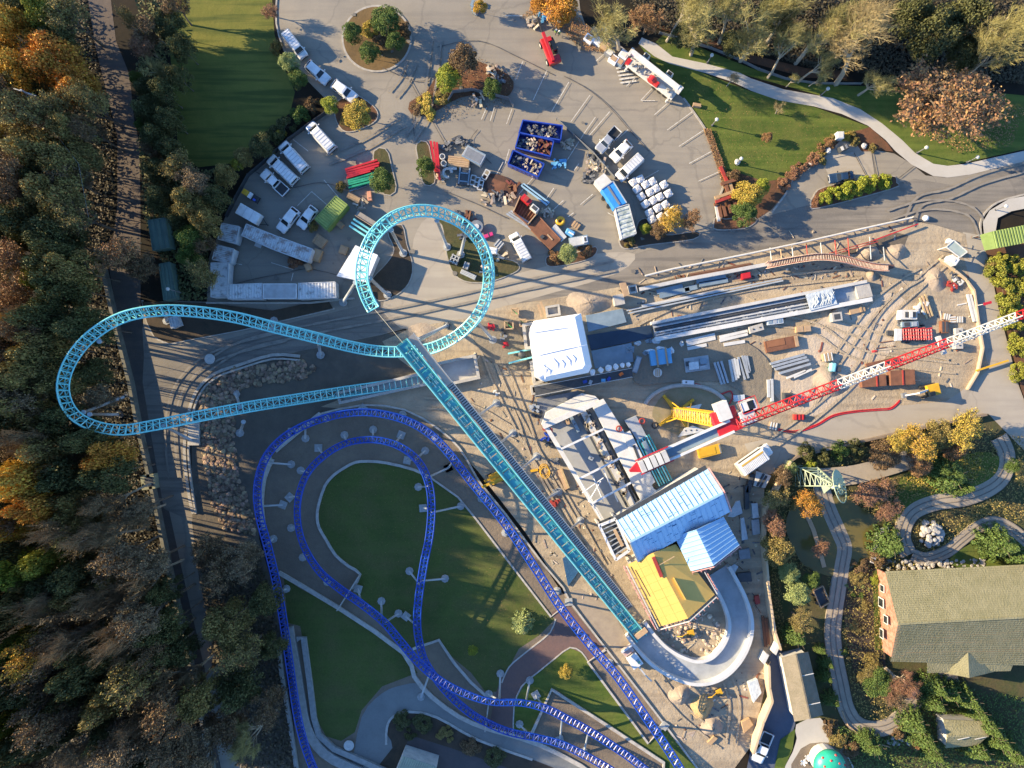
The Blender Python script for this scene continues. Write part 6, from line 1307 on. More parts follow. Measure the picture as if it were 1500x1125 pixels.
for a, b in ((yl[0], yl[1]), (yl[1], yr[1]), (yr[1], y2[1]), (y2[1], at(1028, 838, zE))):
 d = (b - a).normalized(); n_ = Vector((d.y, -d.x, 0))
 if ((a + b) / 2 + n_ - cc).xy.length < ((a + b) / 2 - cc).xy.length: n_ = -n_
 for o, z in ((.35, .4), (.7, -.5)):
  mb = MB(); mb.beam(a + n_ * o + Vector((0, 0, z)), b + n_ * o + Vector((0, 0, z)), .13, .13); mb.build('scaffold_rail', m_scred if o > .5 else m_off, t)
 for k in range(1, 7):
  p = a.lerp(b, k / 6) + n_ * .7; mb = MB(); mb.beam(Vector((p.x, p.y, 0)), p + Vector((0, 0, .5)), .1, .1); mb.build('scaffold_post', m_scred, t)
for a, b, z, w_, h_, m, lb in [((957, 816), (969, 845), 7.9, .55, .22, m_reda, 'red beam lying along the yellow roof ridge'), ((987, 847), (1004, 878), 7.7, .16, .7, m_yroof, 'upstanding yellow board on the shaded roof slope'), ((962, 830), (988, 815), 7.9, .1, .08, m_wood, 'thin batten across the top of the yellow roof'), ((925, 834), (948, 873), 6.7, .12, .1, m_form, 'long thin strip on the sunny yellow slope')]:
 mb = MB(); mb.beam(at(*a, z), at(*b, z), w_, h_); one(mb, 'loose_beam', m, lb, 'beam', at(a[0], a[1], z - h_ / 2))
t = thing('curved_trough', 'curved white walled concrete trough sweeping round below the yellow roof', 'trough', at(1020, 960))
CV = smooth([(930, 918), (945, 938), (965, 958), (990, 973), (1018, 981), (1045, 975), (1066, 956), (1079, 930), (1081, 905), (1073, 878), (1060, 852), (1050, 835)], 6)
cp = [at(x, y, 0) for x, y in CV]; ccn = at(1020, 915)
mb = MB(); mb.ribbon([p + Vector((0, 0, .1)) for p in cp], 3.3, .35); mb.build('floor_slab', M('trough floor', (.40, .42, .43), (.30, .32, .33), .5, .6), t)
wn = []
for o in (-1.85, 1.85):
 pts = []
 for i, p in enumerate(cp):
  d = (cp[min(i + 1, len(cp) - 1)] - cp[max(i - 1, 0)]).normalized(); pts.append(p + Vector((-d.y, d.x, 0)) * o)
 mb = MB(); mb.ribbon(pts, .55, 1.5 if o > 0 else 1.8); mb.build('side_wall', m_pslab, t)
mb = MB(); mb.beam(at(931, 934, 1.8), at(947, 922, 1.8), .9, .25); one(mb, 'plank_bridge', m_wood, 'timber bridge across the head of the curved trough', 'bridge', at(938, 928, 1.6))
def pile(label, px, py, r, h, mat, seed, sx=1.0):
 p = at(px, py); g = random.Random(seed); mb = MB(); n = 28; prof = [(1, 0), (.85, .12), (.62, .42), (.38, .74), (.16, .95), (.02, 1)]; vs = []
 ph = [g.uniform(0, 6) for _ in range(4)]
 for i, (rr, zz) in enumerate(prof):
  for k in range(n):
   a = 2 * PI * k / n; q_ = 1 + .12 * math.sin(2 * a + ph[0]) + .08 * math.sin(3 * a + ph[1]) + g.uniform(-.05, .05)
   vs.append((p.x + r * sx * rr * q_ * math.cos(a), p.y + r * rr * q_ * math.sin(a), h * zz * g.uniform(.9, 1.08) - .02))
 mb.add(vs, [(a * n + k, a * n + (k + 1) % n, a * n + n + (k + 1) % n, a * n + n + k) for a in range(len(prof) - 1) for k in range(n)] + [tuple((len(prof) - 1) * n + k for k in range(n))])
 return one(mb, 'soil_pile', mat, label, 'pile', (p.x, p.y, 0), smooth=True)
m_pile = M('grey sand', (.36, .29, .22), (.30, .24, .18), 1.2, .95, bump=.6, bscale=3)
m_pile2 = M('yellow gravel', (.44, .31, .15), (.34, .24, .12), 2.5, .95, bump=.9, bscale=5)
pile('smooth grey sand pile nearest the curved trough', 995, 1018, 1.9, 1.5, m_pile, 1)
pile('yellow gravel pile between two sand piles', 1028, 1035, 2.2, 1.6, m_pile2, 2)
pile('smooth grey sand pile furthest down the site', 1042, 1064, 1.9, 1.3, m_pile, 3)
pile('brown spoil heap along the road bend near the wrapped building', 862, 444, 2.4, 1.2, m_pile, 4, 1.6)
pile('spoil heap with a crater by the grass wedge', 1369, 409, 2.2, .9, m_pile, 5)
pile('small round spoil heap at the end of the trench', 1276, 403, 1.1, .7, m_pile, 6)
pile('brown spoil heap under the trench props', 1270, 371, 2.0, 1.0, m_pile, 7)
pile('spoil heap right of the trench props', 1313, 369, 1.8, .9, m_pile, 8)
pile('low spoil heap beside the white jib section', 1213, 560, 3.0, 1.3, m_pile, 9)
pile('spoil heap between the spike top and the loop', 625, 496, 2.6, .8, m_pile, 10, 1.6)
g = random.Random(77); mb = MB()
for k in range(150):
 a = g.uniform(0, 2 * PI); r_ = g.random() ** .5; x, y = 1012 + 52 * r_ * math.cos(a), 930 + 34 * r_ * math.sin(a)
 p = at(x, y)
 if k % 3 == 0: mb.box((p.x, p.y, .12), (g.uniform(.5, 1.8), .14, .1), g.uniform(0, 3))
 else: mb.rock((p.x, p.y, .1), g.uniform(.12, .5), .6, k)
one(mb, 'rubble', m_junk_w, 'loose rubble and offcuts inside the curved trough', 'rubble', at(1012, 930), kind='stuff')
for nm, mt, cnt, lb in (('pale', m_junk_w, 330, 'pale offcuts and stones scattered over the building site'), ('dark', m_junk_d, 260, 'dark scraps scattered over the building site'), ('rust', m_junk_r, 160, 'rusty scraps scattered over the building site')):
 mb = MB()
 for k in range(cnt):
  x, y = g.choice([(g.uniform(955, 1130), g.uniform(470, 560)), (g.uniform(1150, 1430), g.uniform(330, 590)), (g.uniform(690, 800), g.uniform(470, 700)), (g.uniform(990, 1120), g.uniform(985, 1090)), (g.uniform(930, 1300), g.uniform(395, 480)), (g.uniform(780, 900), g.uniform(690, 880)), (g.uniform(1060, 1115), g.uniform(690, 900)), (g.uniform(990, 1300), g.uniform(385, 410))])
  p = at(x, y)
  if inside(x, y, [(370, 250), (1440, 340), (1440, 560), (1120, 650), (1120, 1000), (1000, 1100), (760, 760), (640, 480)]):
   if k % 3: mb.box((p.x, p.y, .1), (g.uniform(.25, 1.7), g.uniform(.07, .28), .12), g.uniform(0, 3))
   else: mb.rock((p.x, p.y, .06), g.uniform(.1, .32), .6, k)
 one(mb, 'site_litter', mt, lb, 'litter', at(1000, 600), kind='stuff')
def hoarding(label, pts, h, mat, name='site_hoarding', cat='fence', brace=True, w_=.12, post=.12, side=1):
 t = thing(name, label, cat, at(*pts[0]))
 P_ = [at(x, y) for x, y in pts]
 for i in range(len(P_) - 1):
  a, b = P_[i], P_[i + 1]; n = max(1, int((b - a).length / 2.4)); mb = MB()
  mb.beam(a + Vector((0, 0, h / 2)), b + Vector((0, 0, h / 2)), w_, h - .1); mb.build('panel', mat, t)
  d = (b - a).normalized(); nn = Vector((-d.y, d.x, 0)) * side
  for k in range(n + (i == len(P_) - 2)):
   p = a.lerp(b, k / n); mb = MB(); mb.box((p.x, p.y, h / 2), (post, post, h + .1));
   if brace: mb.bar(p + nn * .1 + Vector((0, 0, h * .8)), p + nn * 1.0, .05)
   mb.build('post', mat, t)
 return t
m_hoard = M('pale plywood hoarding', (.55, .42, .27), (.46, .35, .22), .6, .8)
hoarding('long plywood hoarding down the right side of the site', [(1151, 674), (1140, 700), (1127, 725), (1117, 742), (1114, 780), (1117, 820), (1121, 870), (1129, 920), (1137, 945)], 2.4, m_hoard, w_=.35)
hoarding('lower plywood hoarding beside the dark blue courtyard', [(1120, 968), (1121, 1000), (1125, 1020), (1112, 1050), (1104, 1075), (1098, 1095)], 2.4, m_hoard, w_=.4)
slab('white panel joining the two lengths of hoarding', [(1133, 957), (1141, 941), (1144, 944), (1137, 960)], 0, 2.2, m_off, 'hoarding_panel', 'panel')
slab('white panel at the top of the lower hoarding', [(1116, 970), (1122, 957), (1127, 960), (1120, 974)], 0, 2.2, m_off, 'hoarding_panel', 'panel')
wall([(1135, 688), (1165, 668), (1250, 648), (1330, 630), (1405, 614), (1440, 607)], .35, 1.2, 'brown wall between the site road and the garden shrubs', M('brown wall', (.22, .17, .12), (.16, .12, .09), 1, .85), name='garden_wall')
hoarding('pale fence along the right edge of the sand', [(1374, 380), (1395, 396), (1412, 410), (1424, 426), (1430, 470), (1437, 510), (1430, 545), (1415, 570)], .8, m_hoard, 'edge_fence', w_=.3, brace=False)
SH = [([(1078, 735), (1084, 733), (1088, 752), (1074, 758), (1066, 757)], .5, m_poly, 'pale plastic sheet right of the blue roof, topmost'), ([(1085, 760), (1090, 758), (1096, 790), (1087, 792)], .6, m_poly, 'narrow pale sheet between the roof and the hoarding'), ([(1101, 738), (1110, 737), (1112, 758), (1103, 760)], .8, m_poly, 'pale sheet leaning at the bend of the hoarding'), ([(1101, 762), (1112, 760), (1114, 782), (1103, 784)], .7, m_steel, 'grey steel frame pack under the hoarding bend'), ([(1065, 834), (1076, 826), (1082, 830), (1075, 842), (1067, 843)], .4, m_poly, 'crumpled pale sheet beside the curved trough'), ([(1096, 1000), (1110, 995), (1116, 1015), (1104, 1030)], .9, m_poly, 'pale grey sheets heaped beside the lower hoarding'), ([(1091, 712), (1097, 711), (1098, 745), (1092, 747)], 1.0, m_dkst, 'long black box beside the white materials'), ([(1099, 695), (1106, 694), (1099, 722), (1092, 722)], 1.0, m_dkst, 'black box near the bus by the hoarding'), ([(1108, 690), (1130, 697), (1121, 715), (1104, 712)], .9, m_off, 'white pallet of dark panels against the hoarding'), ([(1080, 840), (1100, 838), (1102, 852), (1081, 853)], .7, m_dkst, 'black square mat beside the curved trough'), ([(1082, 806), (1098, 803), (1100, 818), (1084, 820)], .8, m_gun, 'open timber bay beside the hoarding'), ([(1014, 1080), (1005, 1075), (1020, 1070)], .1, m_junk_w, 'grey offcut on the sand at the bottom'), ([(1036, 1088), (1046, 1078), (1052, 1082), (1042, 1092)], .5, m_form, 'plywood tray at the foot of the sand piles'), ([(1086, 1058), (1098, 1052), (1104, 1062), (1090, 1075)], .7, m_form, 'plywood box against the lower hoarding'), ([(1105, 874), (1112, 872), (1114, 884), (1107, 886)], .6, m_reda, 'rust red pallet under the hoarding')]
for pl, h, m, lb in SH:
 o = slab(lb, pl, .05, h, m, 'material_pack', 'building material', bevel=.06)
for k, (x0, y0, x1, y1) in enumerate([(1117, 902, 1122, 948), (1122, 905, 1126, 945)]):
 stack('rusty steel bars, %s of two bundles under the hoarding' % ('left', 'right')[k], [(x0 - 1.5, y0, x1 - 1.5, y1), (x0, y0 + 2, x1, y1 - 2), (x0 + 1.5, y0, x1 + 1.5, y1)], .3 + .1 * k, .16, .2, m_rust, 'bar_bundle', 'steel bars', part='bar')
for k, (x0, y0, x1, y1) in enumerate([(1106, 700, 1117, 712), (1109, 698, 1120, 710), (1113, 696, 1123, 707)]):
 pass
stack('dark solar like panels leaning on the white pallet', [(1109, 712, 1119, 694), (1113, 714, 1123, 697)], 1.0, .35, .15, m_dkst, 'panel_stack', 'panels', part='panel')
stack('turquoise track piece with a dark tarp left of the wrapped building', [(744, 518, 781, 511), (745, 532, 781, 523)], .8, .28, .3, m_teal, 'track_piece', 'track piece', part='rail')
mb = MB(); p = at(765, 519, 1); mb.rock((p.x, p.y, .75), .8, .6, 5); one(mb, 'tarpaulin', m_dkst, 'dark tarpaulin over the turquoise track piece', 'tarpaulin', (p.x, p.y, .6), smooth=True)
for i, (x, y, m, lb) in enumerate([(739, 484, m_dkst, 'black hose bundle near the timber frames'), (742, 505, m_red, 'red can beside the turquoise track piece'), (720, 479, m_red, 'red pump under the end of the loop track'), (737, 494, m_gun, 'grey pump between the timber frames and the track piece'), (727, 575, m_off, 'white sheet lying beside the concrete tank')]):
 p = at(x, y); mb = MB(); g = random.Random(i + 90)
 for k in range(6): mb.box((p.x + g.uniform(-.5, .5), p.y + g.uniform(-.5, .5), g.uniform(.15, .6)), (g.uniform(.25, .8), g.uniform(.2, .5), g.uniform(.2, .5)), g.uniform(0, 3))
 one(mb, 'site_gear', m, lb, 'gear', (p.x, p.y, 0), bevel=.02)
mb = MB(); mb.sheet(gp([(812, 812), (826, 808), (846, 838), (832, 850), (818, 832)], .1), LZ[0] + .05);
q = gp([(824, 818), (838, 808), (848, 836), (832, 858)], .15); mb = MB(); mb.prism(q, .02, LZ[0] + .12); one(mb, 'blue_tarpaulin', M('dark blue tarp', (.02, .07, .16), (.03, .1, .2), 1.5, .5, bump=.5), 'dark blue tarpaulin on the ground left of the spike\'s lower end', 'tarpaulin')
stack('bright red steel beams stacked beside the capsule shaped island', [(506, 249, 553, 235), (507, 252, 556, 239), (508, 255, 555, 243), (509, 258, 549, 247), (508, 261, 543, 251)], .8, .3, .7, m_red)
m_grn = M('green steel paint', (.02, .30, .17), (.015, .24, .13), 1, .45)
stack('green steel beams stacked below the red ones', [(510, 265, 548, 254), (510, 268, 549, 258), (511, 271, 549, 261), (511, 275, 550, 265)], .7, .3, .6, m_grn)
stack('red steel rails standing between the small tree and the white drums', [(631, 207, 638, 252), (636, 208, 641, 254), (640, 209, 644, 264)], .7, .35, .6, m_red)
stack('grey blue beams laid by the green beams', [(523, 277, 545, 268), (512, 280, 538, 270)], .3, .25, .2, m_bluegrey)
stack('blue white steel section leaning between the plates and the skips', [(764, 271, 802, 300), (766, 270, 804, 298)], .5, .45, .4, M('pale blue steel', (.25, .42, .55), (.3, .47, .6), 1, .5))
stack('grey green profiles below the rust floored box', [(742, 313, 778, 336), (745, 311, 780, 334), (748, 309, 782, 331)], .5, .3, .3, m_steel)
stack('pale plastic pipes between the brown plate and the blue sheet', [(808, 334, 824, 353), (812, 330, 828, 349)], .5, .6, .5, m_pipe)
boxy('sawn timber bundle beside the white drums', 672, 237, 32, 15, 1.0, 6, m_wood, 'timber_bundle', 'timber', parts=[('board', 0, k * 3, 1.03, 30, 2, .08, m_form if k % 2 else m_wood) for k in (-2, -1, 0, 1, 2)])
boxy('pale grey steel tub above the timber bundle', 694, 228, 31, 18, 1.3, 28, m_steel, 'steel_tub', 'tub', parts=[('inner_floor', 0, 0, 1.32, 26, 13, .03, m_gun), ('rim_rail', 0, 8.6, 1.35, 31, 1.6, .12, m_bluegrey), ('rim_rail', 0, -8.6, 1.35, 31, 1.6, .12, m_bluegrey)])
for i, (x, y) in enumerate([(648, 229), (650, 239)]):
 p = at(x, y, 1.2); mb = MB(); mb.lathe([(.5, 0), (.5, 1.2), (.38, 1.2), (.38, .5)], (p.x, p.y, 0), 16); one(mb, 'concrete_drum', m_slab, ['white concrete drum, upper of two beside the red rails', 'white concrete drum, lower of two beside the red rails'][i], 'drum', (p.x, p.y, 0), smooth=True)
p = at(655, 252, 1); mb = MB(); mb.tube([(p.x + .75 * math.cos(a), p.y + .75 * math.sin(a), .5) for a in [k * PI / 8 for k in range(14)]], .24, 8); mb.beam((p.x + .2, p.y + .75, .5), (p.x + 1.6, p.y + .75, .5), .5, .5); one(mb, 'pipe_bend', m_pipe, 'curved white pipe bend below the concrete drums', 'pipe', (p.x, p.y, 0))
boxy('dark frame packed with blue steel ladders', 680, 258, 18, 26, .8, 6, m_dkst, 'ladder_pack', 'ladders', parts=[('rail', -7, 0, .85, 2, 25, .12, m_bluegrey), ('rail', 7, 0, .85, 2, 25, .12, m_bluegrey), ('crossbar', 0, -8, .85, 14, 2, .12, m_bluegrey), ('crossbar', 0, 4, .85, 14, 2, .12, m_bluegrey)])
for i, (x, y, a) in enumerate([(693, 263, 12), (699, 266, 12), (704, 270, 12), (712, 255, 30)]):
 p = at(x, y, .6); t = thing('window_frame', ['pale blue window shaped frame, leftmost of three in a row', 'pale blue window shaped frame, middle of three in a row', 'pale blue window shaped frame, rightmost of three in a row', 'pale blue frame lying apart below the steel tub'][i], 'frame', (p.x, p.y, 0), 'pale blue frames'); t.rotation_euler.z = R(-a); ORIG[t.name] = Vector()
 for q in (-.4, .4): mb = MB(); mb.beam((q, -.9, .5), (q, .7, .5), .16, .3); mb.build('side_bar', m_pipe, t)
 for q in (-.9, -.1, .7): mb = MB(); mb.beam((-.4, q, .52), (.4, q, .52), .16, .3); mb.build('crossbar', m_pipe, t)
ground('rust_stain', smooth([(706, 262), (722, 255), (745, 262), (758, 278), (750, 292), (728, 290), (712, 280)], 3, True), MG('rusty spill', [(.10, .05, .035), (.07, .045, .035), (.14, .06, .04), (.05, .04, .035)], big=.3, mid=1.2, fine=5))
slab('large rusty steel sheet on the ground below the blue frames', [(713, 258), (742, 268), (736, 286), (714, 276)], .05, .3, m_rust, 'steel_sheet', 'steel sheet')
q = [at(x, y, 1.6) for x, y in [(762, 286), (788, 310), (773, 328), (752, 309)]]; c = sum(q, Vector()) / 4
t = thing('open_box', 'large open box with a ribbed rust brown floor', 'open box', (c.x, c.y, 0))
for i in range(4): mb = MB(); a, b = q[i].copy(), q[(i + 1) % 4].copy(); a.z = b.z = .7; mb.beam(a, b, .16, 1.3); mb.build('side_wall', m_wood if i % 2 else m_rust, t)
mb = MB(); mb.prism(q, LZ[0], .3); mb.build('floor_plate', m_rust, t)
for k in range(1, 7): f = k / 7; mb = MB(); a, b = q[0].lerp(q[1], f), q[3].lerp(q[2], f); a.z = b.z = .4; mb.beam(a, b, .12, .16); mb.build('floor_rib', M('rib rust', (.25, .12, .07)), t)
boxy('orange red machine on the upper edge of the open box', 771, 292, 15, 9, 1.2, 42, m_red, 'winch', 'winch', z=1.2, parts=[('drum', 0, 0, 1.25, 6, 8, .3, m_reda)])
boxy('white switch cabinet beside the orange machine', 783, 305, 12, 8, 1.2, 40, m_off, 'cabinet', 'cabinet', z=1.2, parts=[('dark_panel', 0, 0, 1.23, 8, 5, .04, m_dkst)])
boxy('long chocolate brown steel plate deck right of the open box', 798, 341, 48, 23, .9, 47, m_rust, 'steel_deck', 'steel deck', parts=[('edge_rib', 0, 10, .95, 46, 1.5, .1, M('rib rust', (.25, .12, .07))), ('wood_batten', 10, 1, .95, 11, 2, .1, m_wood), ('winch', 2, -7, 1.0, 5, 5, .3, m_dkst)])
p = at(821, 323, .8); mb = MB(); mb.tube([(p.x + .55 * math.cos(a), p.y + .55 * math.sin(a), .4) for a in [k * PI / 7 for k in range(14)]], .28, 8, True); one(mb, 'hose_coil', m_yel, 'yellow hose coil above the plastic pipes', 'hose', (p.x, p.y, 0), smooth=True)
boxy('square wooden pallet right of the blue sheet', 844, 330, 12, 9, .3, 35, m_wood, 'wooden_pallet', 'pallet', parts=[('slat', k * 4, 0, .33, 2, 9, .05, m_form) for k in (-1, 0, 1)])
boxy('crumpled blue sheet right of the plastic pipes', 835, 341, 14, 10, .6, 30, m_bluep, 'blue_sheet', 'sheet', bev=.2, parts=[('fold', 2, 0, .63, 8, 2, .1, m_wrap)])
boxy('pale grey flatbed cart above the hedge island', 848, 353, 28, 14, 1.2, -10, m_bluegrey, 'flatbed_cart', 'cart', parts=[('deck', -3, 0, 1.23, 20, 12, .06, m_pipe), ('cabinet', 9, 0, 1.4, 6, 9, .5, m_wpaint), ('dark_panel', 9, 0, 1.68, 3, 6, .04, m_dkst)])
boxy('orange plastic barrier near the green container', 541, 287, 6, 14, .8, -6, M('faded orange plastic', (.62, .28, .16), (.5, .22, .13), 2, .6), 'plastic_barrier', 'barrier', parts=[('handle', 0, -3, .83, 3, 1, .06, m_dkst)])
boxy('pallet of dark timber above the green container', 518, 290, 20, 9, .8, 28, m_wood, 'timber_pallet', 'pallet', parts=[('board', 0, k * 2.5, .83, 19, 1.6, .06, m_form) for k in (-1, 0, 1)])
boxy('plywood box at the right end of the two long containers', 464, 374, 12, 18, 1.0, 20, m_form, 'plywood_box', 'box', parts=[('lid', 0, 0, 1.03, 10, 15, .06, m_wood)])
boxy('small plywood box below the larger plywood box', 451, 391, 9, 11, .8, -25, m_form, 'plywood_box', 'box', parts=[('lid', 0, 0, .83, 7, 9, .06, m_wood)])
boxy('pile of bent yellow timbers right of the long containers', 468, 353, 18, 15, .6, 35, m_wood, 'timber_pile', 'timber', parts=[('board', 0, k * 4, .66, 18, 1.2, .1, m_form) for k in (-1, 0, 1)] + [('board', -7, 0, .75, 1.2, 14, .1, m_wood)])
boxy('timber framed tray beside the white cabin', 503, 366, 12, 12, .6, 20, m_form, 'timber_tray', 'tray', parts=[('inner_floor', 0, 0, .62, 8, 8, .03, m_wood)])
boxy('tan box and blue box pair below the green container', 497, 328, 12, 8, .7, 40, m_wood, 'storage_box', 'box', parts=[('blue_box', -7, 5, .35, 8, 7, .7, m_bluegrey)])
boxy('grey panel lying below the long containers', 378, 359, 10, 6, .2, 22, m_pipe, 'panel', 'panel', bev=.02)
stack('spare turquoise track piece lying on the lot', [(512, 331, 541, 350), (515, 326, 545, 345), (518, 321, 549, 341)], 1.6, .3, .5, m_teal, 'track_piece', 'track piece', part='rail')
boxy('tan walkway deck leaning behind the spare track piece', 536, 321, 32, 9, 1.8, 32, m_walk, 'walkway_deck', 'walkway', parts=[('edge_rail', 0, -4, 1.9, 32, .6, .2, m_wood)])
boxy('turquoise steel stand on the right loop island', 666, 380, 13, 13, 1.6, 25, m_dkst, 'steel_stand', 'stand', parts=[('bar', x, 0, 1.65, 1.2, 13, .12, m_pipe) for x in (-5, 0, 5)] + [('bar', 0, y, 1.65, 13, 1.2, .12, m_pipe) for y in (-5, 0, 5)])
boxy('small green steel stand right of the larger one', 683, 389, 8, 10, 1.2, 20, m_gun, 'steel_stand', 'stand', parts=[('bar', x, 0, 1.25, 1, 10, .1, m_pipe) for x in (-3, 3)])
boxy('grey rail pack at the foot of the right loop island', 686, 402, 24, 7, .6, 25, m_steel, 'rail_pack', 'rails', parts=[('bar', 0, y, .65, 23, 1, .1, m_pipe) for y in (-2, 0, 2)])
boxy('green grey trestle at the right side of the loop', 731, 358, 12, 12, 1.0, 40, m_gun, 'trestle', 'trestle', parts=[('bar', x, 0, 1.05, 1.4, 12, .1, m_pipe) for x in (-4, 0, 4)])
boxy('magenta sheeted panel outside the right of the loop', 714, 345, 17, 5, .8, -22, M('magenta sheet', (.58, .04, .18), (.5, .03, .15), 1, .5), 'sheeted_panel', 'panel', parts=[('strap', 2, 0, .83, 1.5, 5, .04, m_dkst)])
boxy('tan rock wrapped bundle at the loop\'s right edge', 722, 367, 14, 10, .9, 10, m_wrap, 'wrapped_bundle', 'bundle', bev=.25, parts=[('fold', 0, 0, .93, 8, 2, .1, m_poly)])
p = at(698, 332, .8); t = thing('cable_drum', 'grey cable drum just outside the upper right of the loop', 'cable drum', (p.x, p.y, 0)); mb = MB(); mb.lathe([(1.1, .02), (1.1, .12), (.5, .12), (.5, .8), (1.1, .8), (1.1, .9), (.25, .9)], (p.x, p.y, 0), 20); mb.build('drum', m_gun, t); mb = MB(); mb.lathe([(.45, .9), (.45, 1.05), (.2, 1.05)], (p.x, p.y, 0), 10); mb.build('hub', m_pipe, t)
for i, (x, y, m, lb) in enumerate([(735, 375, m_junk_w, 'offcut timbers by the trestle right of the loop'), (715, 398, m_junk_w, 'stones and boards in the right tip of the loop island'), (682, 345, m_junk_d, 'dark gear under the track at the top of the loop island'), (675, 320, m_junk_d, 'black and turquoise gear under the loop\'s upper right'), (690, 318, m_junk_r, 'rusty gear beside the cable drum'), (645, 262, m_junk_w, 'pale scrap beside the lower end of the red rails'), (655, 214, m_junk_d, 'dark scrap heap above the white drums'), (676, 208, m_junk_d, 'black scrap heap left of the steel tub'), (730, 288, m_junk_d, 'dark scrap along the lower edge of the rusty sheet'), (716, 290, m_junk_w, 'pale scrap left of the rusty sheet\'s lower edge'), (752, 272, m_junk_r, 'rusty scrap between the sheet and the blue white section'), (744, 290, m_junk_w, 'long boards left of the open box'), (802, 312, m_junk_w, 'brush and boards right of the open box'), (868, 232, m_junk_d, 'dark gear above the white steel box'), (866, 245, m_junk_w, 'wrapped goods on the pallets above the white steel box'), (862, 260, m_junk_d, 'green grey gear left of the white steel box'), (880, 245, m_junk_w, 'white frames right of the wrapped goods'), (730, 118, m_junk_d, 'dark machine parts behind the little round tree'), (722, 104, m_junk_w, 'white bag heap above the little round tree'), (700, 148, m_junk_w, 'white sacks inside the small fenced yard'), (797, 26, m_bluep, 'blue and white drums left of the telehandler\'s fork'), (780, 34, m_junk_w, 'open box left of the telehandler\'s fork'), (817, 30, m_junk_w, 'white sheets by the brick coloured pallet'), (528, 301, m_junk_w, 'orange rubble near the orange barrier'), (430, 372, m_junk_r, 'red twigs and rubble below the long containers'), (830, 212, m_junk_w, 'broken boards beside the middle skip'), (820, 240, m_bluep, 'blue sheet heap right of the skips'), (700, 12, m_bluegrey, 'grey steel racks at the top edge of the lot')]):
 p = at(x, y); mb = MB(); g = random.Random(i + 300); r_ = .95
 for k in range(14): mb.box((p.x + g.uniform(-r_, r_), p.y + g.uniform(-r_, r_) * .8, g.uniform(.1, .7)), (g.uniform(.3, 1.5), g.uniform(.15, .5), g.uniform(.1, .4)), g.uniform(0, 3), tilt=g.uniform(-.2, .2))
 one(mb, 'material_heap', m, lb, 'heap', (p.x, p.y, 0))['group'] = 'heaps of material in the lot'
for i, (x, y, m, h) in enumerate([(872, 46, m_form, 1.2), (886, 44, m_wood, 1.0), (863, 56, m_wrap, 1.1), (876, 60, m_wrap, 1.0), (886, 66, m_form, 1.1), (893, 77, m_gun, 1.0), (899, 86, m_wrap, 1.0), (914, 80, m_wrap, 1.1), (908, 90, m_bluegrey, .9), (818, 30, m_form, 1.0)]):
 nm = ['brown crate at the top of the row beside the truck crane', 'tan crate under the bare tree in the crate row', 'white wrapped crate at the left end of the crate row', 'white wrapped crate second from the left in the row', 'brown crate in the middle of the crate row', 'grey crate near the lower end of the row', 'white crate at the lower end of the row by the truck crane', 'white crate touching the truck crane\'s tail', 'blue grey crate touching the striped bay', 'brick coloured pallet right of the telehandler\'s fork'][i]
 boxy(nm, x, y, 13 if i < 9 else 8, 11 if i < 9 else 20, h, 35 if i < 9 else 15, m, 'crate', 'crate', parts=[('lid', 0, 0, h + .03, 9, 7, .05, m_off if i % 2 else m_wood)], grp='crates along the top of the lot')
hoarding('thin wire fence round the small yard of white sacks', [(657, 150), (664, 137), (692, 134), (745, 147), (752, 158)], 1.6, m_gun, 'mesh_fence', w_=.04, brace=False, post=.08)
hoarding('dark wire fence along the left edge of the lot', [(478, 168), (455, 184), (425, 206), (390, 238), (366, 258), (348, 290), (334, 318)], 1.5, m_dkst, 'mesh_fence', w_=.04, brace=False, post=.1)
hoarding('long wire fence between the lot row of skips and the parked cars', [(815, 176), (840, 200), (868, 225), (885, 245), (900, 262)], 1.2, m_gun, 'mesh_fence', w_=.05, brace=False, post=.1)
hoarding('wire mesh fence along the wood edge above the park path', [(965, 50), (1000, 60), (1040, 72), (1080, 88), (1110, 103), (1150, 117), (1190, 123), (1225, 124), (1260, 124)], 1.0, m_gun, 'mesh_fence', w_=.03, brace=False, post=.1)
t = thing('rusty_frame', 'rusty timber and steel frames stacked at the corner of the lot', 'frame', at(1062, 285))
for (x0, y0, x1, y1, z, m) in [(1048, 296, 1084, 283, 1.4, m_reda), (1047, 290, 1082, 278, 1.2, m_form), (1046, 300, 1066, 293, 1.0, m_rust), (1052, 298, 1056, 318, .8, m_rust), (1058, 296, 1063, 317, .8, m_rust), (1066, 295, 1071, 312, .8, m_rust), (1074, 290, 1079, 306, .8, m_rust), (1049, 300, 1053, 324, .7, m_slab), (1062, 268, 1070, 292, 1.1, m_rust), (1068, 264, 1075, 288, 1.0, m_form), (1056, 270, 1078, 263, 1.2, m_rust), (1055, 244, 1066, 268, .6, m_reda)]:
 mb = MB(); mb.beam(at(x0, y0, z), at(x1, y1, z), .5, .35); mb.build('bar', m, t)
def lamp(label, x, y, h=2.8, s=1.0):
 p = at(x, y); t = thing('lamp_post', label, 'lamp post', (p.x, p.y, 0), 'lamp posts of the park')
 mb = MB(); mb.tube([(p.x, p.y, 0), (p.x, p.y, h)], .08, 6); mb.build('post', m_gun, t)
 mb = MB(); mb.lathe([(.1, h), (.28, h + .1), (.3, h + .35), (.12, h + .5)], (p.x, p.y, 0), 10); mb.build('lamp_head', m_off, t)
 mb = MB(); mb.lathe([(.22, .0), (.2, .3), (.1, .35)], (p.x, p.y, 0), 8); mb.build('base', m_dkst, t)
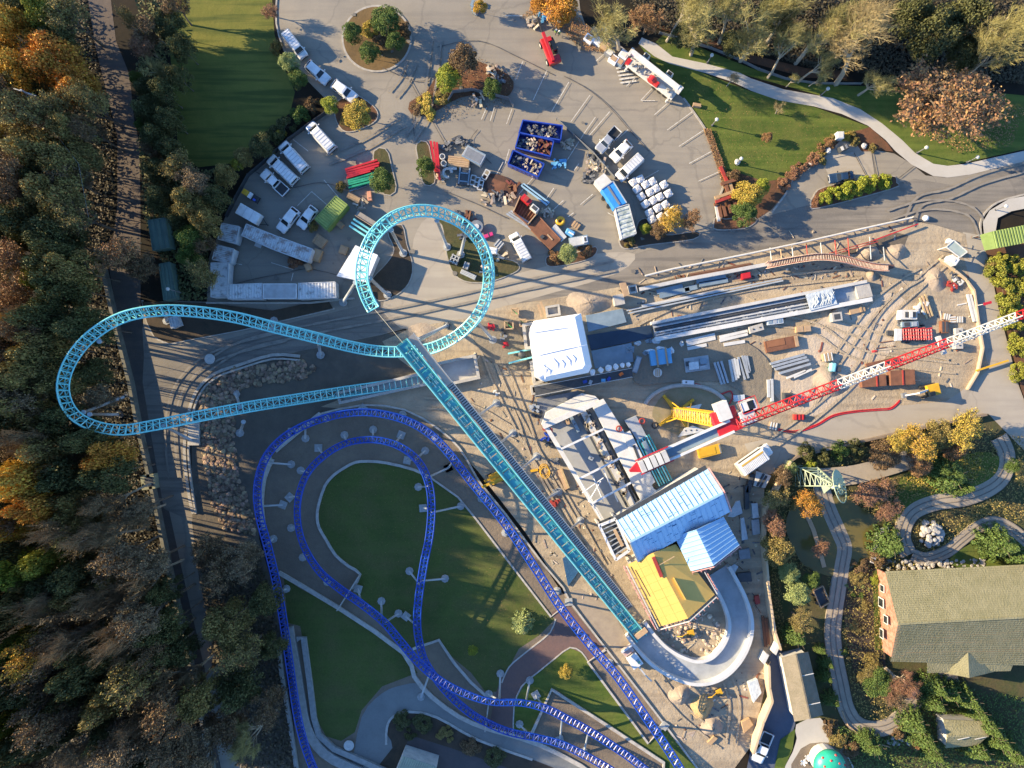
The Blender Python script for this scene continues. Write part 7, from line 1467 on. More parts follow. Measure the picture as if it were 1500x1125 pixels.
for l in [('dark lamp post on the lawn right of the parking lot kerb', 1043, 184), ('lamp post beside the park path near the wire fence', 1036, 92), ('lamp post on the path under the big bare tree', 1202, 140), ('lamp post at the outer bend of the park path', 1343, 224), ('lamp post on the path right of the rust coloured tree', 1416, 238), ('lamp post on the white kerb corner at far right', 1457, 308), ('lamp post on the lawn by the shrubs and the corner frames', 1078, 240)]: lamp(*l)
boxy('wooden park bench on the lawn beside the lot kerb', 1021, 154, 12, 6, .5, 10, m_wood, 'park_bench', 'bench', parts=[('backrest', 0, -2.6, .7, 12, .6, .4, m_wood), ('leg', -4.5, 0, .2, .6, 5, .4, m_dkst), ('leg', 4.5, 0, .2, .6, 5, .4, m_dkst)])
boxy('white square sign board standing in the shrub bed', 1231, 198, 10, 10, 1.6, 0, m_wpaint, 'sign_board', 'sign', parts=[('top_panel', 0, 0, 1.63, 8, 8, .05, m_off)])
boxy('black and white cart on the small concrete pad', 1237, 216, 14, 8, 1.2, -25, m_dkst, 'cart', 'cart', parts=[('white_hood', -4, 0, 1.23, 4, 6, .06, m_off), ('seat', 3, 0, 1.23, 3, 6, .08, m_gun)])
for i, (x, y) in enumerate([(1212, 221), (1264, 214), (1187, 240), (1079, 238)]):
 p = at(x, y); mb = MB(); mb.rock((p.x, p.y, .35), .55, .8, i); one(mb, 'boulder', m_slab, ['pale boulder left of the cart in the shrub bed', 'pale boulder right of the cart in the shrub bed', 'small pale boulder on the curved kerb', 'grey boulder on the lawn by the corner frames'][i], 'boulder', (p.x, p.y, 0))
t = thing('shelter', 'green ribbed shelter roof at the right edge above the hedge', 'shelter', at(1475, 345)); q = [at(x, y, 3) for x, y in [(1453, 339), (1520, 326), (1526, 350), (1459, 364)]]
mb = MB(); mb.corr(q[0], q[1] - q[0], q[3] - q[0], 16, .12); mb.build('roof', m_contgr, t)
q2 = [at(x, y, 3) for x, y in [(1439, 343), (1453, 339), (1459, 364), (1446, 366)]]; mb = MB(); q2[0].z = q2[3].z = 2.3; mb.add(q2, [(0, 1, 2, 3)]); mb.build('roof_end', m_contgr, t)
for a in (q2[0], q2[3], q[1], q[2]): mb = MB(); mb.beam((a.x, a.y, 0), (a.x, a.y, 2.3), .15, .15); mb.build('post', m_gun, t)
t = thing('glass_shelter', 'small glass roofed shelter at the corner of the site', 'shelter', at(1402, 362)); q = [at(x, y, 2.6) for x, y in [(1397, 352), (1417, 369), (1406, 377), (1386, 362)]]
mb = MB(); mb.prism(q, 2.5, 2.6); mb.build('roof', M('shelter glass', (.30, .36, .33), (.36, .42, .38), .8, .15), t)
for i in range(4): mb = MB(); mb.beam(q[i], q[(i + 1) % 4], .14, .2); mb.build('roof_frame', m_off, t); mb = MB(); mb.beam((q[i].x, q[i].y, 0), q[i], .12, .12); mb.build('post', m_off, t)
for i, (x, y) in enumerate([(1389, 354), (1405, 372), (1355, 320)]):
 p = at(x, y); mb = MB(); mb.lathe([(.55, 0), (.5, .4), (.3, .75), (.05, .85)], (p.x, p.y, 0), 12); one(mb, 'white_post', m_wpaint, ['white domed bollard above the glass shelter', 'white domed bollard below the glass shelter', 'white domed bollard at the end of the road barrier'][i], 'bollard', (p.x, p.y, 0), smooth=True)
boxy('red traffic sign lying flat over the right service lane', 1447, 444, 12, 4, .1, -15, m_red, 'traffic_sign', 'sign', z=2.2, bev=.02, parts=[('post', -7, 0, -1.1, .8, .8, 2.2, m_off)])
ground('right_bank', [(1440, 362), (1455, 345), (1600, 325), (1600, 640), (1520, 640), (1494, 570), (1482, 520), (1464, 450), (1448, 385)], g_leafsoil)
ground('kerb_corner', [(1440, 345), (1438, 326), (1448, 309), (1476, 292), (1560, 277), (1560, 294), (1480, 310), (1460, 320), (1456, 345)], g_path)
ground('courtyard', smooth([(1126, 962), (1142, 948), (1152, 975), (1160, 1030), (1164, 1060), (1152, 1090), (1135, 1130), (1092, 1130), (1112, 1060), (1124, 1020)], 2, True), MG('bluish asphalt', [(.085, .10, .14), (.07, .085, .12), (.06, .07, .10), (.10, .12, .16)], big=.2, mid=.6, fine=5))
m_wat = M('murky pond water', (.15, .115, .03), (.085, .08, .028), .12, .12)
pond = smooth([(1158, 740), (1170, 722), (1205, 726), (1240, 728), (1262, 745), (1296, 764), (1300, 775), (1290, 790), (1282, 808), (1276, 822), (1250, 830), (1225, 845), (1180, 830), (1160, 800), (1150, 770)], 3, True)
ground('pond_water', pond, m_wat)
mb = MB(); mb.ribbon(gp(smooth([(1300, 775), (1288, 778), (1284, 795), (1280, 812), (1276, 824)], 3), LZ[0]), .7, .4); one(mb, 'stone_edge', m_slab, 'pale stone edge along the right bank of the pond', 'stone edge', at(1290, 800))
ground('pond_side_lawn', smooth([(1318, 700), (1350, 682), (1400, 668), (1450, 662), (1464, 680), (1440, 712), (1390, 730), (1345, 740), (1316, 760), (1310, 735)], 2, True), g_lawn)
ground('lower_park_lawn', smooth([(1392, 815), (1430, 790), (1460, 775), (1530, 790), (1530, 835), (1400, 830)], 2, True), g_lawn)
ground('garden_plot', [(1240, 832), (1290, 832), (1296, 975), (1250, 985), (1240, 940), (1232, 880)], g_soil)
for k, (pl, m) in enumerate([([(1277, 835), (1286, 835), (1292, 950), (1280, 952)], g_lawn)]): ground('grass_strip', pl, m)
TRK = [('ride_track', [(1200, 700), (1205, 722), (1214, 748), (1228, 780), (1236, 802), (1232, 830), (1226, 870), (1219, 920), (1222, 960), (1230, 1000), (1238, 1035), (1252, 1058), (1275, 1067), (1303, 1062), (1328, 1040), (1350, 1012), (1372, 995), (1400, 986)], 2.5),
  ('ride_track', [(1462, 640), (1473, 665), (1470, 692), (1452, 712), (1415, 728), (1370, 735), (1338, 748), (1324, 768), (1321, 790), (1330, 812)], 2.6),
  ('ride_track', [(1335, 812), (1355, 818), (1385, 808), (1408, 790), (1432, 772), (1455, 765), (1480, 775), (1510, 800)], 1.9),
  ('old_path', [(1195, 700), (1250, 695), (1300, 682), (1345, 668)], 3.2)]
for nm, p, w_ in TRK:
 q = gp(smooth(p, 5)); LZ[0] += .005; mb = MB(); mb.ribbon([v + Vector((0, 0, LZ[0] - .02)) for v in q], w_, .02); mb.build(nm, g_ride, kind='structure')
 if nm == 'ride_track':
  LZ[0] += .005
  for o in (-.18, .18):
   pts = []
   for i, v in enumerate(q):
    d = (q[min(i + 1, len(q) - 1)] - q[max(i - 1, 0)]).normalized(); pts.append(v + Vector((-d.y, d.x, 0)) * o * w_ + Vector((0, 0, LZ[0])))
   mb = MB(); mb.ribbon(pts, .14, .05); mb.build('guide_rail', M('worn guide rail', (.12, .10, .085), (.2, .17, .13), 1.5, .8), kind='structure')
  for o in (-.5, .5):
   pts = []
   for i, v in enumerate(q):
    d = (q[min(i + 1, len(q) - 1)] - q[max(i - 1, 0)]).normalized(); pts.append(v + Vector((-d.y, d.x, 0)) * o * w_)
   kerb_mb = MB(); kerb_mb.ribbon(pts, .25, .3); kerb_mb.build('track_kerb', M('track kerb', (.30, .26, .20), (.2, .17, .14), 1.5, .9), kind='structure')
mb = MB(); mb.ribbon(gp([(1178, 748), (1190, 775), (1198, 800), (1206, 830)]), .7, .45); one(mb, 'log_walkway', m_wood, 'pale plank edge slanting across the left of the pond', 'walkway', at(1190, 780))
m_moss = M('mossy shingle roof', (.27, .245, .14), (.20, .185, .095), .6, .9, bump=.9, bscale=4, lo=.3, hi=.7)
m_brk = M('weathered brick', (.30, .105, .06), (.38, .22, .16), 1.6, .9, bump=.3)
t = thing('barn', 'large barn with a mossy two slope roof and a brick gable wall', 'barn', at(1410, 905)); ze, zr = 4.0, 7.2
U = [at(1296, 837, ze), at(1560, 824, ze)]; RGb = [at(1315, 914, zr), at(1575, 900, zr)]; D = [at(1304, 969, ze), at(1575, 977, ze)]
for A_, B_ in ((U, RGb), (RGb, D)):
 mb = MB(); n = 24;
 for i in range(n):
  f0, f1 = i / n, (i + 1) / n; a, b, c, d = A_[0].lerp(B_[0], f0), A_[1].lerp(B_[1], f0), A_[1].lerp(B_[1], f1), A_[0].lerp(B_[0], f1); up = Vector((0, 0, .07 if A_ is U else 0)); u2 = Vector((0, 0, 0 if A_ is U else .07)); mb.add([a + u2, b + u2, c + up, d + up], [(0, 1, 2, 3)])
 mb.build('roof', m_moss, t)
mb = MB(); mb.beam(RGb[0] + Vector((0, 0, .1)), RGb[1] + Vector((0, 0, .1)), .3, .16); mb.build('ridge_cap', m_moss, t)
gl = [Vector((p.x + .5, p.y, 0)) for p in (U[0], D[0])]; gw = [Vector((p.x, p.y, z)) for p, z in ((gl[0], .0), (gl[1], .0), (gl[1], ze - .1))] + [Vector((RGb[0].x + .5, RGb[0].y, zr - .15)), Vector((gl[0].x, gl[0].y, ze - .1))]
gw[0].y -= .5; gw[4].y -= .5; gw[1].y += .5; gw[2].y += .5
mb = MB(); mb.add(gw + [v + Vector((.3, 0, 0)) for v in gw], [(0, 1, 2, 3, 4), (9, 8, 7, 6, 5)] + [(i, (i + 1) % 5, 5 + (i + 1) % 5, 5 + i) for i in range(5)]); mb.build('gable_wall', m_brk, t)
yy = [gw[0].y, gw[1].y]; gx = gw[0].x - .04
for f, z, w_, h_ in ((.62, 1.8, 1.6, 1.8), (.45, 3.4, 1.4, 1.4), (.25, 2.0, 1.6, 1.2), (.8, 2.2, 1.2, 1.4)):
 mb = MB(); mb.box((gx, yy[1] + (yy[0] - yy[1]) * f, z), (.1, w_, h_)); fr = mb.build('window_frame', m_off, t); mb = MB(); mb.box((gx - .06, yy[1] + (yy[0] - yy[1]) * f, z), (.04, w_ * .8, h_ * .8)); mb.build('pane', m_glass, fr)
mb = MB(); mb.prism([Vector((gl[0].x + .6, yy[0] - 1, 0)), Vector((U[1].x, U[1].y - 2, 0)), Vector((D[1].x, D[1].y + .6, 0)), Vector((gl[1].x + .6, yy[1], 0))], .1, ze - .2); mb.build('wall', m_brk, t)
pr = [at(1358, 986, 3.2), at(1480, 983, 3.2), at(1485, 972, 3.8), at(1358, 970, 3.8)]; mb = MB(); mb.add(pr, [(0, 1, 2, 3)]); mb.build('roof', m_moss, t)
a, b, c, d = at(1384, 986, 3), at(1418, 956, 5), at(1420, 993, 4.4), at(1457, 984, 3); mb = MB(); mb.add([a, b, c, d], [(0, 2, 1), (1, 2, 3)]); mb.build('dormer', m_moss, t)
def cottage(label, E1, RG_, E2, ze, zr, mat, nm='cottage', cat='cottage'):
 e1 = [at(x, y, ze) for x, y in E1]; r_ = [at(x, y, zr) for x, y in RG_]; e2 = [at(x, y, ze) for x, y in E2]; c = sum(e1 + e2, Vector()) / 4; t = thing(nm, label, cat, (c.x, c.y, 0))
 for A_, B_ in ((e1, r_), (r_, e2)):
  q = A_ + [B_[1], B_[0]]; mb = MB(); mb.add(q + [p - Vector((0, 0, .15)) for p in q], [(0, 1, 2, 3), (7, 6, 5, 4), (0, 4, 5, 1), (1, 5, 6, 2), (2, 6, 7, 3), (3, 7, 4, 0)]); mb.build('roof', mat, t)
 mb = MB(); mb.beam(r_[0], r_[1], .25, .2); mb.build('ridge_cap', mat, t)
 base = [Vector((p.x, p.y, 0)) for p in (e1[0], e1[1], e2[1], e2[0])]; c.z = 0; mb = MB(); mb.prism([c + (p - c) * .9 for p in base], .05, ze - .05); mb.build('wall', m_ywall, t)
 for k in (.35, .8):
  p = r_[0].lerp(r_[1], k).lerp(e2[0].lerp(e2[1], k), .3); mb = MB(); mb.beam(p + Vector((-.6, .1, .3)), p + Vector((1.3, .5, .3)), .1, .1); mb.build('roof_batten', m_off, t)
 return t
cottage('small cottage with a mossy roof beside the dark blue courtyard', [(1145, 964), (1164, 1057)], [(1166, 958), (1187, 1053)], [(1184, 955), (1206, 1047)], 3.6, 5.2, M('grey shingle roof', (.20, .17, .125), (.15, .13, .09), .7, .9, bump=.6, bscale=5))
cottage('little mossy roofed hut among the conifers at lower right', [(1382, 1054), (1444, 1057)], [(1388, 1078), (1448, 1078)], [(1385, 1096), (1432, 1092)], 3.0, 4.2, m_moss, 'garden_hut', 'hut')
p = at(1180, 697); WX, WY = p.x, p.y; t = thing('wind_pump', 'pale green lattice wind pump leaning over the pond path', 'wind pump', (WX, WY, 0)); m_wp = M('pale green paint', (.36, .42, .29), (.30, .36, .24), 1, .5)
for k in range(4):
 sx, sy = ((-1, -1), (1, -1), (1, 1), (-1, 1))[k]; mb = MB(); mb.bar((WX + sx * 1.7, WY + sy * 1.7, 0), (WX + sx * .25, WY + sy * .25, 11), .11); mb.build('leg', m_wp, t)
mb = MB()
for i in range(7):
 z0, z1 = i * 1.6, (i + 1) * 1.6
 for k in range(4):
  a, b = ((-1, -1), (1, -1), (1, 1), (-1, 1))[k], ((1, -1), (1, 1), (-1, 1), (-1, -1))[k]; r0, r1 = 1.7 - 1.45 * z0 / 11, 1.7 - 1.45 * min(z1, 11) / 11
  mb.bar((WX + a[0] * r0, WY + a[1] * r0, z0), (WX + b[0] * r0, WY + b[1] * r0, z0), .07); mb.bar((WX + a[0] * r0, WY + a[1] * r0, z0), (WX + b[0] * r1, WY + b[1] * r1, min(z1, 11)), .06)
mb.build('bracing', m_wp, t)
hub = Vector((WX + .9, WY - .25, 11.4)); ax = Vector((.75, .25, .62)).normalized(); e1 = ax.cross(Vector((0, 0, 1))).normalized(); e2 = ax.cross(e1)
mb = MB()
for r_ in (2.55, 1.2): mb.tube([hub + e1 * r_ * math.cos(a) + e2 * r_ * math.sin(a) for a in [k * PI / 14 for k in range(28)]], .09, 5, True)
mb.build('wheel_rim', m_wp, t)
for k in range(18):
 a = k * PI / 9; d = e1 * math.cos(a) + e2 * math.sin(a); n_ = e1 * -math.sin(a) + e2 * math.cos(a); mb = MB(); q = [hub + d * .5 - n_ * .07, hub + d * 2.5 - n_ * .32 + ax * .12, hub + d * 2.5 + n_ * .32 - ax * .12, hub + d * .5 + n_ * .07]; mb.add(q + [v + ax * .03 for v in q], [(3, 2, 1, 0), (4, 5, 6, 7), (0, 1, 5, 4), (1, 2, 6, 5), (2, 3, 7, 6), (3, 0, 4, 7)]); mb.build('wheel_blade', m_wp, t)
mb = MB(); mb.tube([hub - ax * 1.2, hub + ax * .3], .3, 8); mb.build('gear_case', m_wp, t)
mb = MB(); q = [hub - ax * 1.2 + Vector((0, 0, -.2)), hub - ax * 2.8 + e1 * .7 + Vector((0, 0, .3)), hub - ax * 2.8 - e1 * .7 + Vector((0, 0, .3))]; mb.add(q + [v + Vector((0, 0, .05)) for v in q], [(0, 1, 2), (5, 4, 3), (0, 3, 4, 1), (1, 4, 5, 2), (2, 5, 3, 0)]); mb.build('tail_vane', m_wp, t)
ground('plaza', smooth([(1165, 1060), (1200, 1050), (1222, 1080), (1238, 1100), (1246, 1140), (1150, 1140), (1160, 1100), (1166, 1080)], 2, True), g_path)
ground('plaza_edge', smooth([(1172, 1095), (1200, 1086), (1226, 1090), (1240, 1108), (1244, 1140), (1158, 1140)], 2, True), g_gravel)
ground('courtyard_grass', [(1142, 1082), (1164, 1066), (1160, 1095), (1145, 1130), (1132, 1130)], g_lawn)
p = at(1216, 1122, 3.5); t = thing('dome_roof_kiosk', 'green domed kiosk with red dots at the bottom edge', 'kiosk', (p.x, p.y, 0)); mb = MB(); dp = [(2.6, 3.0), (2.5, 3.6), (2.0, 4.3), (1.2, 4.75), (.3, 4.9)]; mb.lathe(dp, (p.x, p.y, 0), 28); mb.build('dome', M('jade dome', (.02, .36, .22), (.03, .42, .27), 1, .4), t, smooth=True)
mb = MB(); mb.lathe([(2.3, 0), (2.3, 3.0)], (p.x, p.y, 0), 20); mb.build('wall', m_off, t)
for k in range(12): a = k * PI / 6 + .2; r_, z = ((2.15, 4.1), (1.4, 4.6))[k % 2]; mb = MB(); mb.lathe([(.2, -.1), (.2, .05), (.12, .14)], (p.x + r_ * math.cos(a), p.y + r_ * math.sin(a), z), 10); mb.build('red_knob', m_red, t)
for i, (x, y) in enumerate([(1174, 1113), (1180, 1106), (1196, 1102), (1202, 1104), (1214, 1101), (1229, 1112)]):
 p = at(x, y); mb = MB()
 for k in range(5): a = k * 1.256; mb.box((p.x + .32 * math.cos(a), p.y + .32 * math.sin(a), .9), (.5, .28, .08), a, tilt=.5)
 mb.tube([(p.x, p.y, 0), (p.x, p.y, .8)], .05, 5); one(mb, 'flower_ornament', m_wpaint, 'white petalled garden ornament, %s from the left round the green dome' % ('first second third fourth fifth sixth'.split()[i]), 'ornament', (p.x, p.y, 0), 'white ornaments round the dome')
q = [at(x, y, .7) for x, y in [(1191, 865), (1205, 858), (1215, 882), (1202, 890)]]; c = sum(q, Vector()) / 4; t = thing('wooden_cart', 'open wooden cart standing beside the ride track', 'cart', (c.x, c.y, 0))
for i in range(4): mb = MB(); mb.beam(q[i], q[(i + 1) % 4], .14, .5); mb.build('side_board', m_wood, t)
mb = MB(); mb.prism(q, .3, .4); mb.build('floor_board', m_dkst, t)
for f in (.25, .75): mb = MB(); a = q[0].lerp(q[3], f); mb.lathe([(.35, 0), (.35, .5)], (a.x - .1, a.y, 0), 10); mb.build('wheel', m_trim, t)
mb = MB(); g = random.Random(14)
for k in range(40): a = g.uniform(0, 6.28); r_ = g.random() ** .5 * 2.2; p = at(1360, 783); mb.rock((p.x + r_ * math.cos(a), p.y + r_ * math.sin(a), .3 + (2.2 - r_) * .7), g.uniform(.3, .75), .8, k)
one(mb, 'rock_formation', m_conc, 'pale craggy rock formation inside the curve of the ride track', 'rocks', at(1360, 783))
mb = MB(); g = random.Random(15)
for k in range(90): x = g.uniform(1290, 1440); p = at(x, g.uniform(818, 832) + (1440 - x) * .02); mb.rock((p.x, p.y, .15), g.uniform(.15, .5), .7, k)
for k in range(30): p = at(g.uniform(1300, 1345), g.uniform(1070, 1090)); mb.rock((p.x, p.y, .15), g.uniform(.15, .4), .7, k)
one(mb, 'garden_rocks', m_conc, 'grey rocks scattered along the top wall of the barn', 'rocks', at(1360, 825), kind='stuff')
hoarding('low wooden fence between the cottage and the ride track', [(1232, 1040), (1240, 1060), (1258, 1075), (1278, 1085), (1300, 1092)], .7, m_wood, 'garden_fence', w_=.1, brace=False)
t = thing('roofed_hall', 'pale ribbed roof corner at the bottom edge beside the shaded drive', 'building', at(620, 1120)); q = [at(x, y, 4) for x, y in [(590, 1107), (640, 1123), (625, 1160), (572, 1150)]]
mb = MB(); mb.corr(q[0], q[1] - q[0], q[3] - q[0], 16, .1); mb.build('roof', M('beige roof', (.36, .37, .27), (.30, .31, .23), .8, .6), t); mb = MB(); mb.prism(q, .05, 3.9); mb.build('wall', m_ywall, t)
for i, (x, y) in enumerate([(512, 1090), (309, 526)]):
 p = at(x, y); mb = MB(); mb.lathe([(.85, .0), (.85, .22), (.6, .22), (.6, .28), (.3, .28), (.3, .22), (.05, .22)], (p.x, p.y, LZ[0]), 24); one(mb, 'manhole_cover', m_slab, ['round pale manhole beside the lower path', 'round pale manhole cover on the shaded road bend'][i], 'manhole', (p.x, p.y, 0))
boxy('square concrete shaft on the wall by the service road', 217, 706, 20, 22, 1.6, -8, M('mossy concrete', (.26, .26, .17), (.20, .20, .13), 1, .9), 'concrete_shaft', 'shaft', parts=[('inner_void', 2, 0, 1.62, 12, 14, .03, m_dkst)])
p = at(102, 172, 9); t = thing('utility_pole', 'pale utility pole with a cross arm in the upper left trees', 'utility pole', (at(108, 178).x, at(108, 178).y, 0)); b = at(108, 178); mb = MB(); mb.tube([(b.x, b.y, 0), (b.x, b.y, 14)], .16, 6); mb.build('pole', m_pipe, t)
mb = MB(); mb.beam((b.x - 1.6, b.y + .5, 13.2), (b.x + 1.8, b.y - .6, 13.2), .14, .16); mb.build('cross_arm', m_pipe, t)
mb = MB(); mb.tube([Vector((b.x, b.y, 13.4)), at(115, 240, 12), at(130, 320, 11)], .02, 4); mb.build('wire', m_gun, t)
p = at(270, 430); lamp('lamp post beside the lower green shed', 270, 430, 6)
def leafcards(n, crown, size, seed, flat=.5, clump=True):
 """n small two-triangle leaf clusters; crown(rng) gives centres"""
 r = np.random.default_rng(seed); c = crown(r, n)
 nn = r.normal(size=(n, 3)); nn[:, 2] = np.abs(nn[:, 2]) + flat; nn /= np.linalg.norm(nn, axis=1)[:, None]
 a = np.cross(nn, r.normal(size=(n, 3))); a /= np.linalg.norm(a, axis=1)[:, None]; b = np.cross(nn, a)
 s = (size * r.uniform(.55, 1.35, n))[:, None]; a = a * s; b = b * s * .7
 v = np.stack([c - a, c - b * .8 + nn * s * .15, c + a, c + b * .8 + nn * s * .15], 1).reshape(-1, 3)
 return v, np.arange(4 * n).reshape(-1, 4)
def blobs(seed, k, rad=.7, zc=.95, zs=.55, br=(.14, .4)):
 r = np.random.default_rng(seed); an = r.uniform(0, 2 * PI, k); rr = rad * np.sqrt(r.uniform(0.02, 1, k))
 cz = zc + zs * (1 - (rr / rad) ** 2) * r.uniform(.2, 1, k) - .25 * (rr / rad) ** 2
 C_ = np.stack([rr * np.cos(an), rr * np.sin(an), cz], 1); R_ = r.uniform(br[0], br[1], k)
 def f(q, n):
  i = q.integers(0, k, n); d = q.normal(size=(n, 3)); d /= np.linalg.norm(d, axis=1)[:, None]; d[:, 2] = np.where(d[:, 2] < -.3, -d[:, 2], d[:, 2])
  return C_[i] + d * (R_[i] * q.uniform(.55, 1.08, n) ** .6)[:, None] * np.array([1, 1, .8])
 return f, C_
def mesh_np(name, v, f, mat):
 me = bpy.data.meshes.new(name); me.vertices.add(len(v)); me.vertices.foreach_set('co', np.asarray(v, dtype=np.float32).ravel())
 k = f.shape[1]; me.loops.add(f.size); me.loops.foreach_set('vertex_index', f.astype(np.int32).ravel()); me.polygons.add(len(f))
 me.polygons.foreach_set('loop_start', np.arange(0, f.size, k, dtype=np.int32)); me.update(calc_edges=True); me.validate(); me.materials.append(mat); return me
def branches(seed, levels=4, spread=.55, L0=.75, r0=.05, kids0=(4, 5), lean=0.0, z0=.05, up=.35, pale=0):
 """recursive limbs; returns MB of limbs, MB of twigs, twig tips"""
 g = random.Random(seed); limb, twig, tips = MB(), MB(), []
 def grow(p, d, L, r, lv):
  n = 3; pts = [p]; q = p
  for i in range(n):
   d = (d + Vector((g.gauss(0, .13), g.gauss(0, .13), g.gauss(0, .08) + up * .06))).normalized(); q = q + d * (L / n); pts.append(q)
  (limb if lv < 2 + pale else twig).tube(pts, r, 5 if lv < 2 else 4 if lv < 2 + pale else 3, r1=r * .55)
  if lv >= levels: tips.extend(pts[1:]); return
  kids = (kids0[0] + (lv > 1), kids0[1] + (lv > 1))
  for k in range(g.randint(*kids)):
   f = g.uniform(.35, 1.0); b = pts[min(int(f * n), n - 1)].lerp(pts[min(int(f * n) + 1, n)], (f * n) % 1); a = g.uniform(0, 2 * PI)
   s = Vector((math.cos(a), math.sin(a), g.uniform(.0, .5))); grow(b, (d * (1 - spread) + s * spread).normalized(), L * g.uniform(.55, .75), r * .5, lv + 1)
 grow(Vector((0, 0, 0)), Vector((lean, 0, 1)).normalized(), L0, r0, 0)
 m = max(max(math.hypot(v[0], v[1]) for v in twig.v), .1); zz = max(v[2] for v in twig.v)
 for mb in (limb, twig): mb.v = [(v[0] / m, v[1] / m, v[2] / zz * 2.0) for v in mb.v]
 return limb, twig, [Vector((v.x / m, v.y / m, v.z / zz * 2)) for v in tips]
m_bark = M('grey brown bark', (.16, .125, .09), (.10, .08, .06), 3, .9)
m_bark2 = M('pale bark', (.38, .33, .25), (.25, .21, .15), 3, .9)
def LM_(n, c1, c2, isl=.35): return M(n, c1, c2, 1.6, .75, island=isl)
LEAF = dict(orange=LM_('orange leaves', (.56, .27, .03), (.42, .19, .025)), amber=LM_('amber leaves', (.54, .34, .04), (.38, .23, .03)), rust=LM_('rust leaves', (.30, .155, .062), (.21, .125, .052)),
 yellow=LM_('yellow green leaves', (.27, .26, .025), (.17, .19, .022)), olive=LM_('olive leaves', (.27, .205, .055), (.175, .14, .04)), brown=LM_('brown leaves', (.19, .115, .05), (.13, .085, .038)),
 green=LM_('mid green leaves', (.10, .15, .024), (.065, .11, .018)), dark=LM_('dark green leaves', (.10, .10, .026), (.062, .07, .02)), lime=LM_('bright yellow green leaves', (.33, .34, .03), (.19, .24, .025)), gold=LM_('golden leaves', (.50, .36, .05), (.33, .25, .04)),
 conifer=LM_('conifer needles', (.10, .15, .025), (.065, .11, .02)), twig=LM_('tan twigs', (.36, .28, .13), (.22, .17, .08), .2), gtwig=LM_('mossy twigs', (.36, .32, .12), (.25, .22, .08), .2), dtwig=LM_('dark twigs', (.24, .17, .09), (.165, .115, .06), .2), under=LM_('forest undergrowth', (.07, .052, .025), (.04, .034, .016)), pale=LM_('pale green leaves', (.30, .34, .12), (.20, .25, .08)), red=LM_('red brown twigs', (.30, .15, .075), (.21, .105, .055)))
def proto(kind, i):
 t = thing(kind, '', 'tree'); t['category'] = 'tree'; ORIG[t.name] = Vector()
 def crown(v, f, mat, nm='crown'):
  o = bpy.data.objects.new(nm, mesh_np(nm, v, f, mat)); C.objects.link(o); o.parent = t
 def stem(r_=.05, h=1.0, mat=m_bark):
  mb = MB(); mb.tube([(0, 0, 0), (.03, .01, h * .5), (0, .02, h)], r_, 6, r1=r_ * .5); g = random.Random(i)
  for k in range(5): a = k * 1.26 + g.random(); mb.tube([(0, 0, h * .55), (.25 * math.cos(a), .25 * math.sin(a), h * .85), (.5 * math.cos(a), .5 * math.sin(a), h * 1.05)], r_ * .45, 4, r1=r_ * .15)
  mb.build('trunk', mat, t)
 if kind == 'leafy_tree':
  f, c = blobs(i, 34); v, fc = leafcards(10000, f, .035, i); crown(v, fc, LEAF['orange']); stem()
 elif kind == 'sparse_tree':
  limb, tw, tips = branches(i + 3, 4, .55, .8, .05); limb.build('trunk', m_bark, t); tw.build('twigs', m_bark, t)
  T = np.array([tuple(p) for p in tips])
  def f(q, n): return T[q.integers(0, len(T), n)] + q.normal(size=(n, 3)) * .035
  v, fc = leafcards(6500, f, .025, i); crown(v, fc, LEAF['olive'])
 elif kind == 'bare_tree':
  limb, tw, tips = branches(i + 11, 5, .5, .8, .055, (4, 5), pale=1); limb.build('trunk', m_bark2, t); tw.build('crown', LEAF['twig'], t)
 elif kind == 'conifer':
  def f(q, n):
   z = q.uniform(0, 1, n) ** 1.3; k = q.integers(0, 9, n); a = k * 2 * PI / 9 + np.floor(z * 8) * .9 + q.normal(size=n) * .12; r_ = (1 - z * .92) * (q.uniform(.05, 1, n) ** .55)
   return np.stack([r_ * np.cos(a), r_ * np.sin(a), .25 + z * 1.6 - r_ * .25], 1)
  v, fc = leafcards(4500, f, .055, i, .8); crown(v, fc, LEAF['conifer']); stem(.05, 1.6)
 elif kind == 'shrub':
  f, c = blobs(i + 60, 16, .7, .42, .3, (.13, .36)); v, fc = leafcards(4500, f, .05, i); crown(v, fc, LEAF['green']); stem(.04, .5)
 return t
PR = {k: [proto(k, i) for i in range(n)] for k, n in (('leafy_tree', 3), ('sparse_tree', 2), ('bare_tree', 3), ('conifer', 2), ('shrub', 3))}
CNT = {}
LOOK = dict(orange='orange', amber='amber yellow', rust='rust coloured', yellow='yellow green', olive='dull olive', brown='brown', green='green', dark='dark green', lime='bright yellow green', gold='golden yellow', conifer='green', twig='tan', gtwig='mossy tan', dtwig='dark', pale='pale green', red='red brown')
KIND = dict(leafy_tree='leafy tree', sparse_tree='half bare tree', bare_tree='bare tree', conifer='conifer', shrub='shrub')
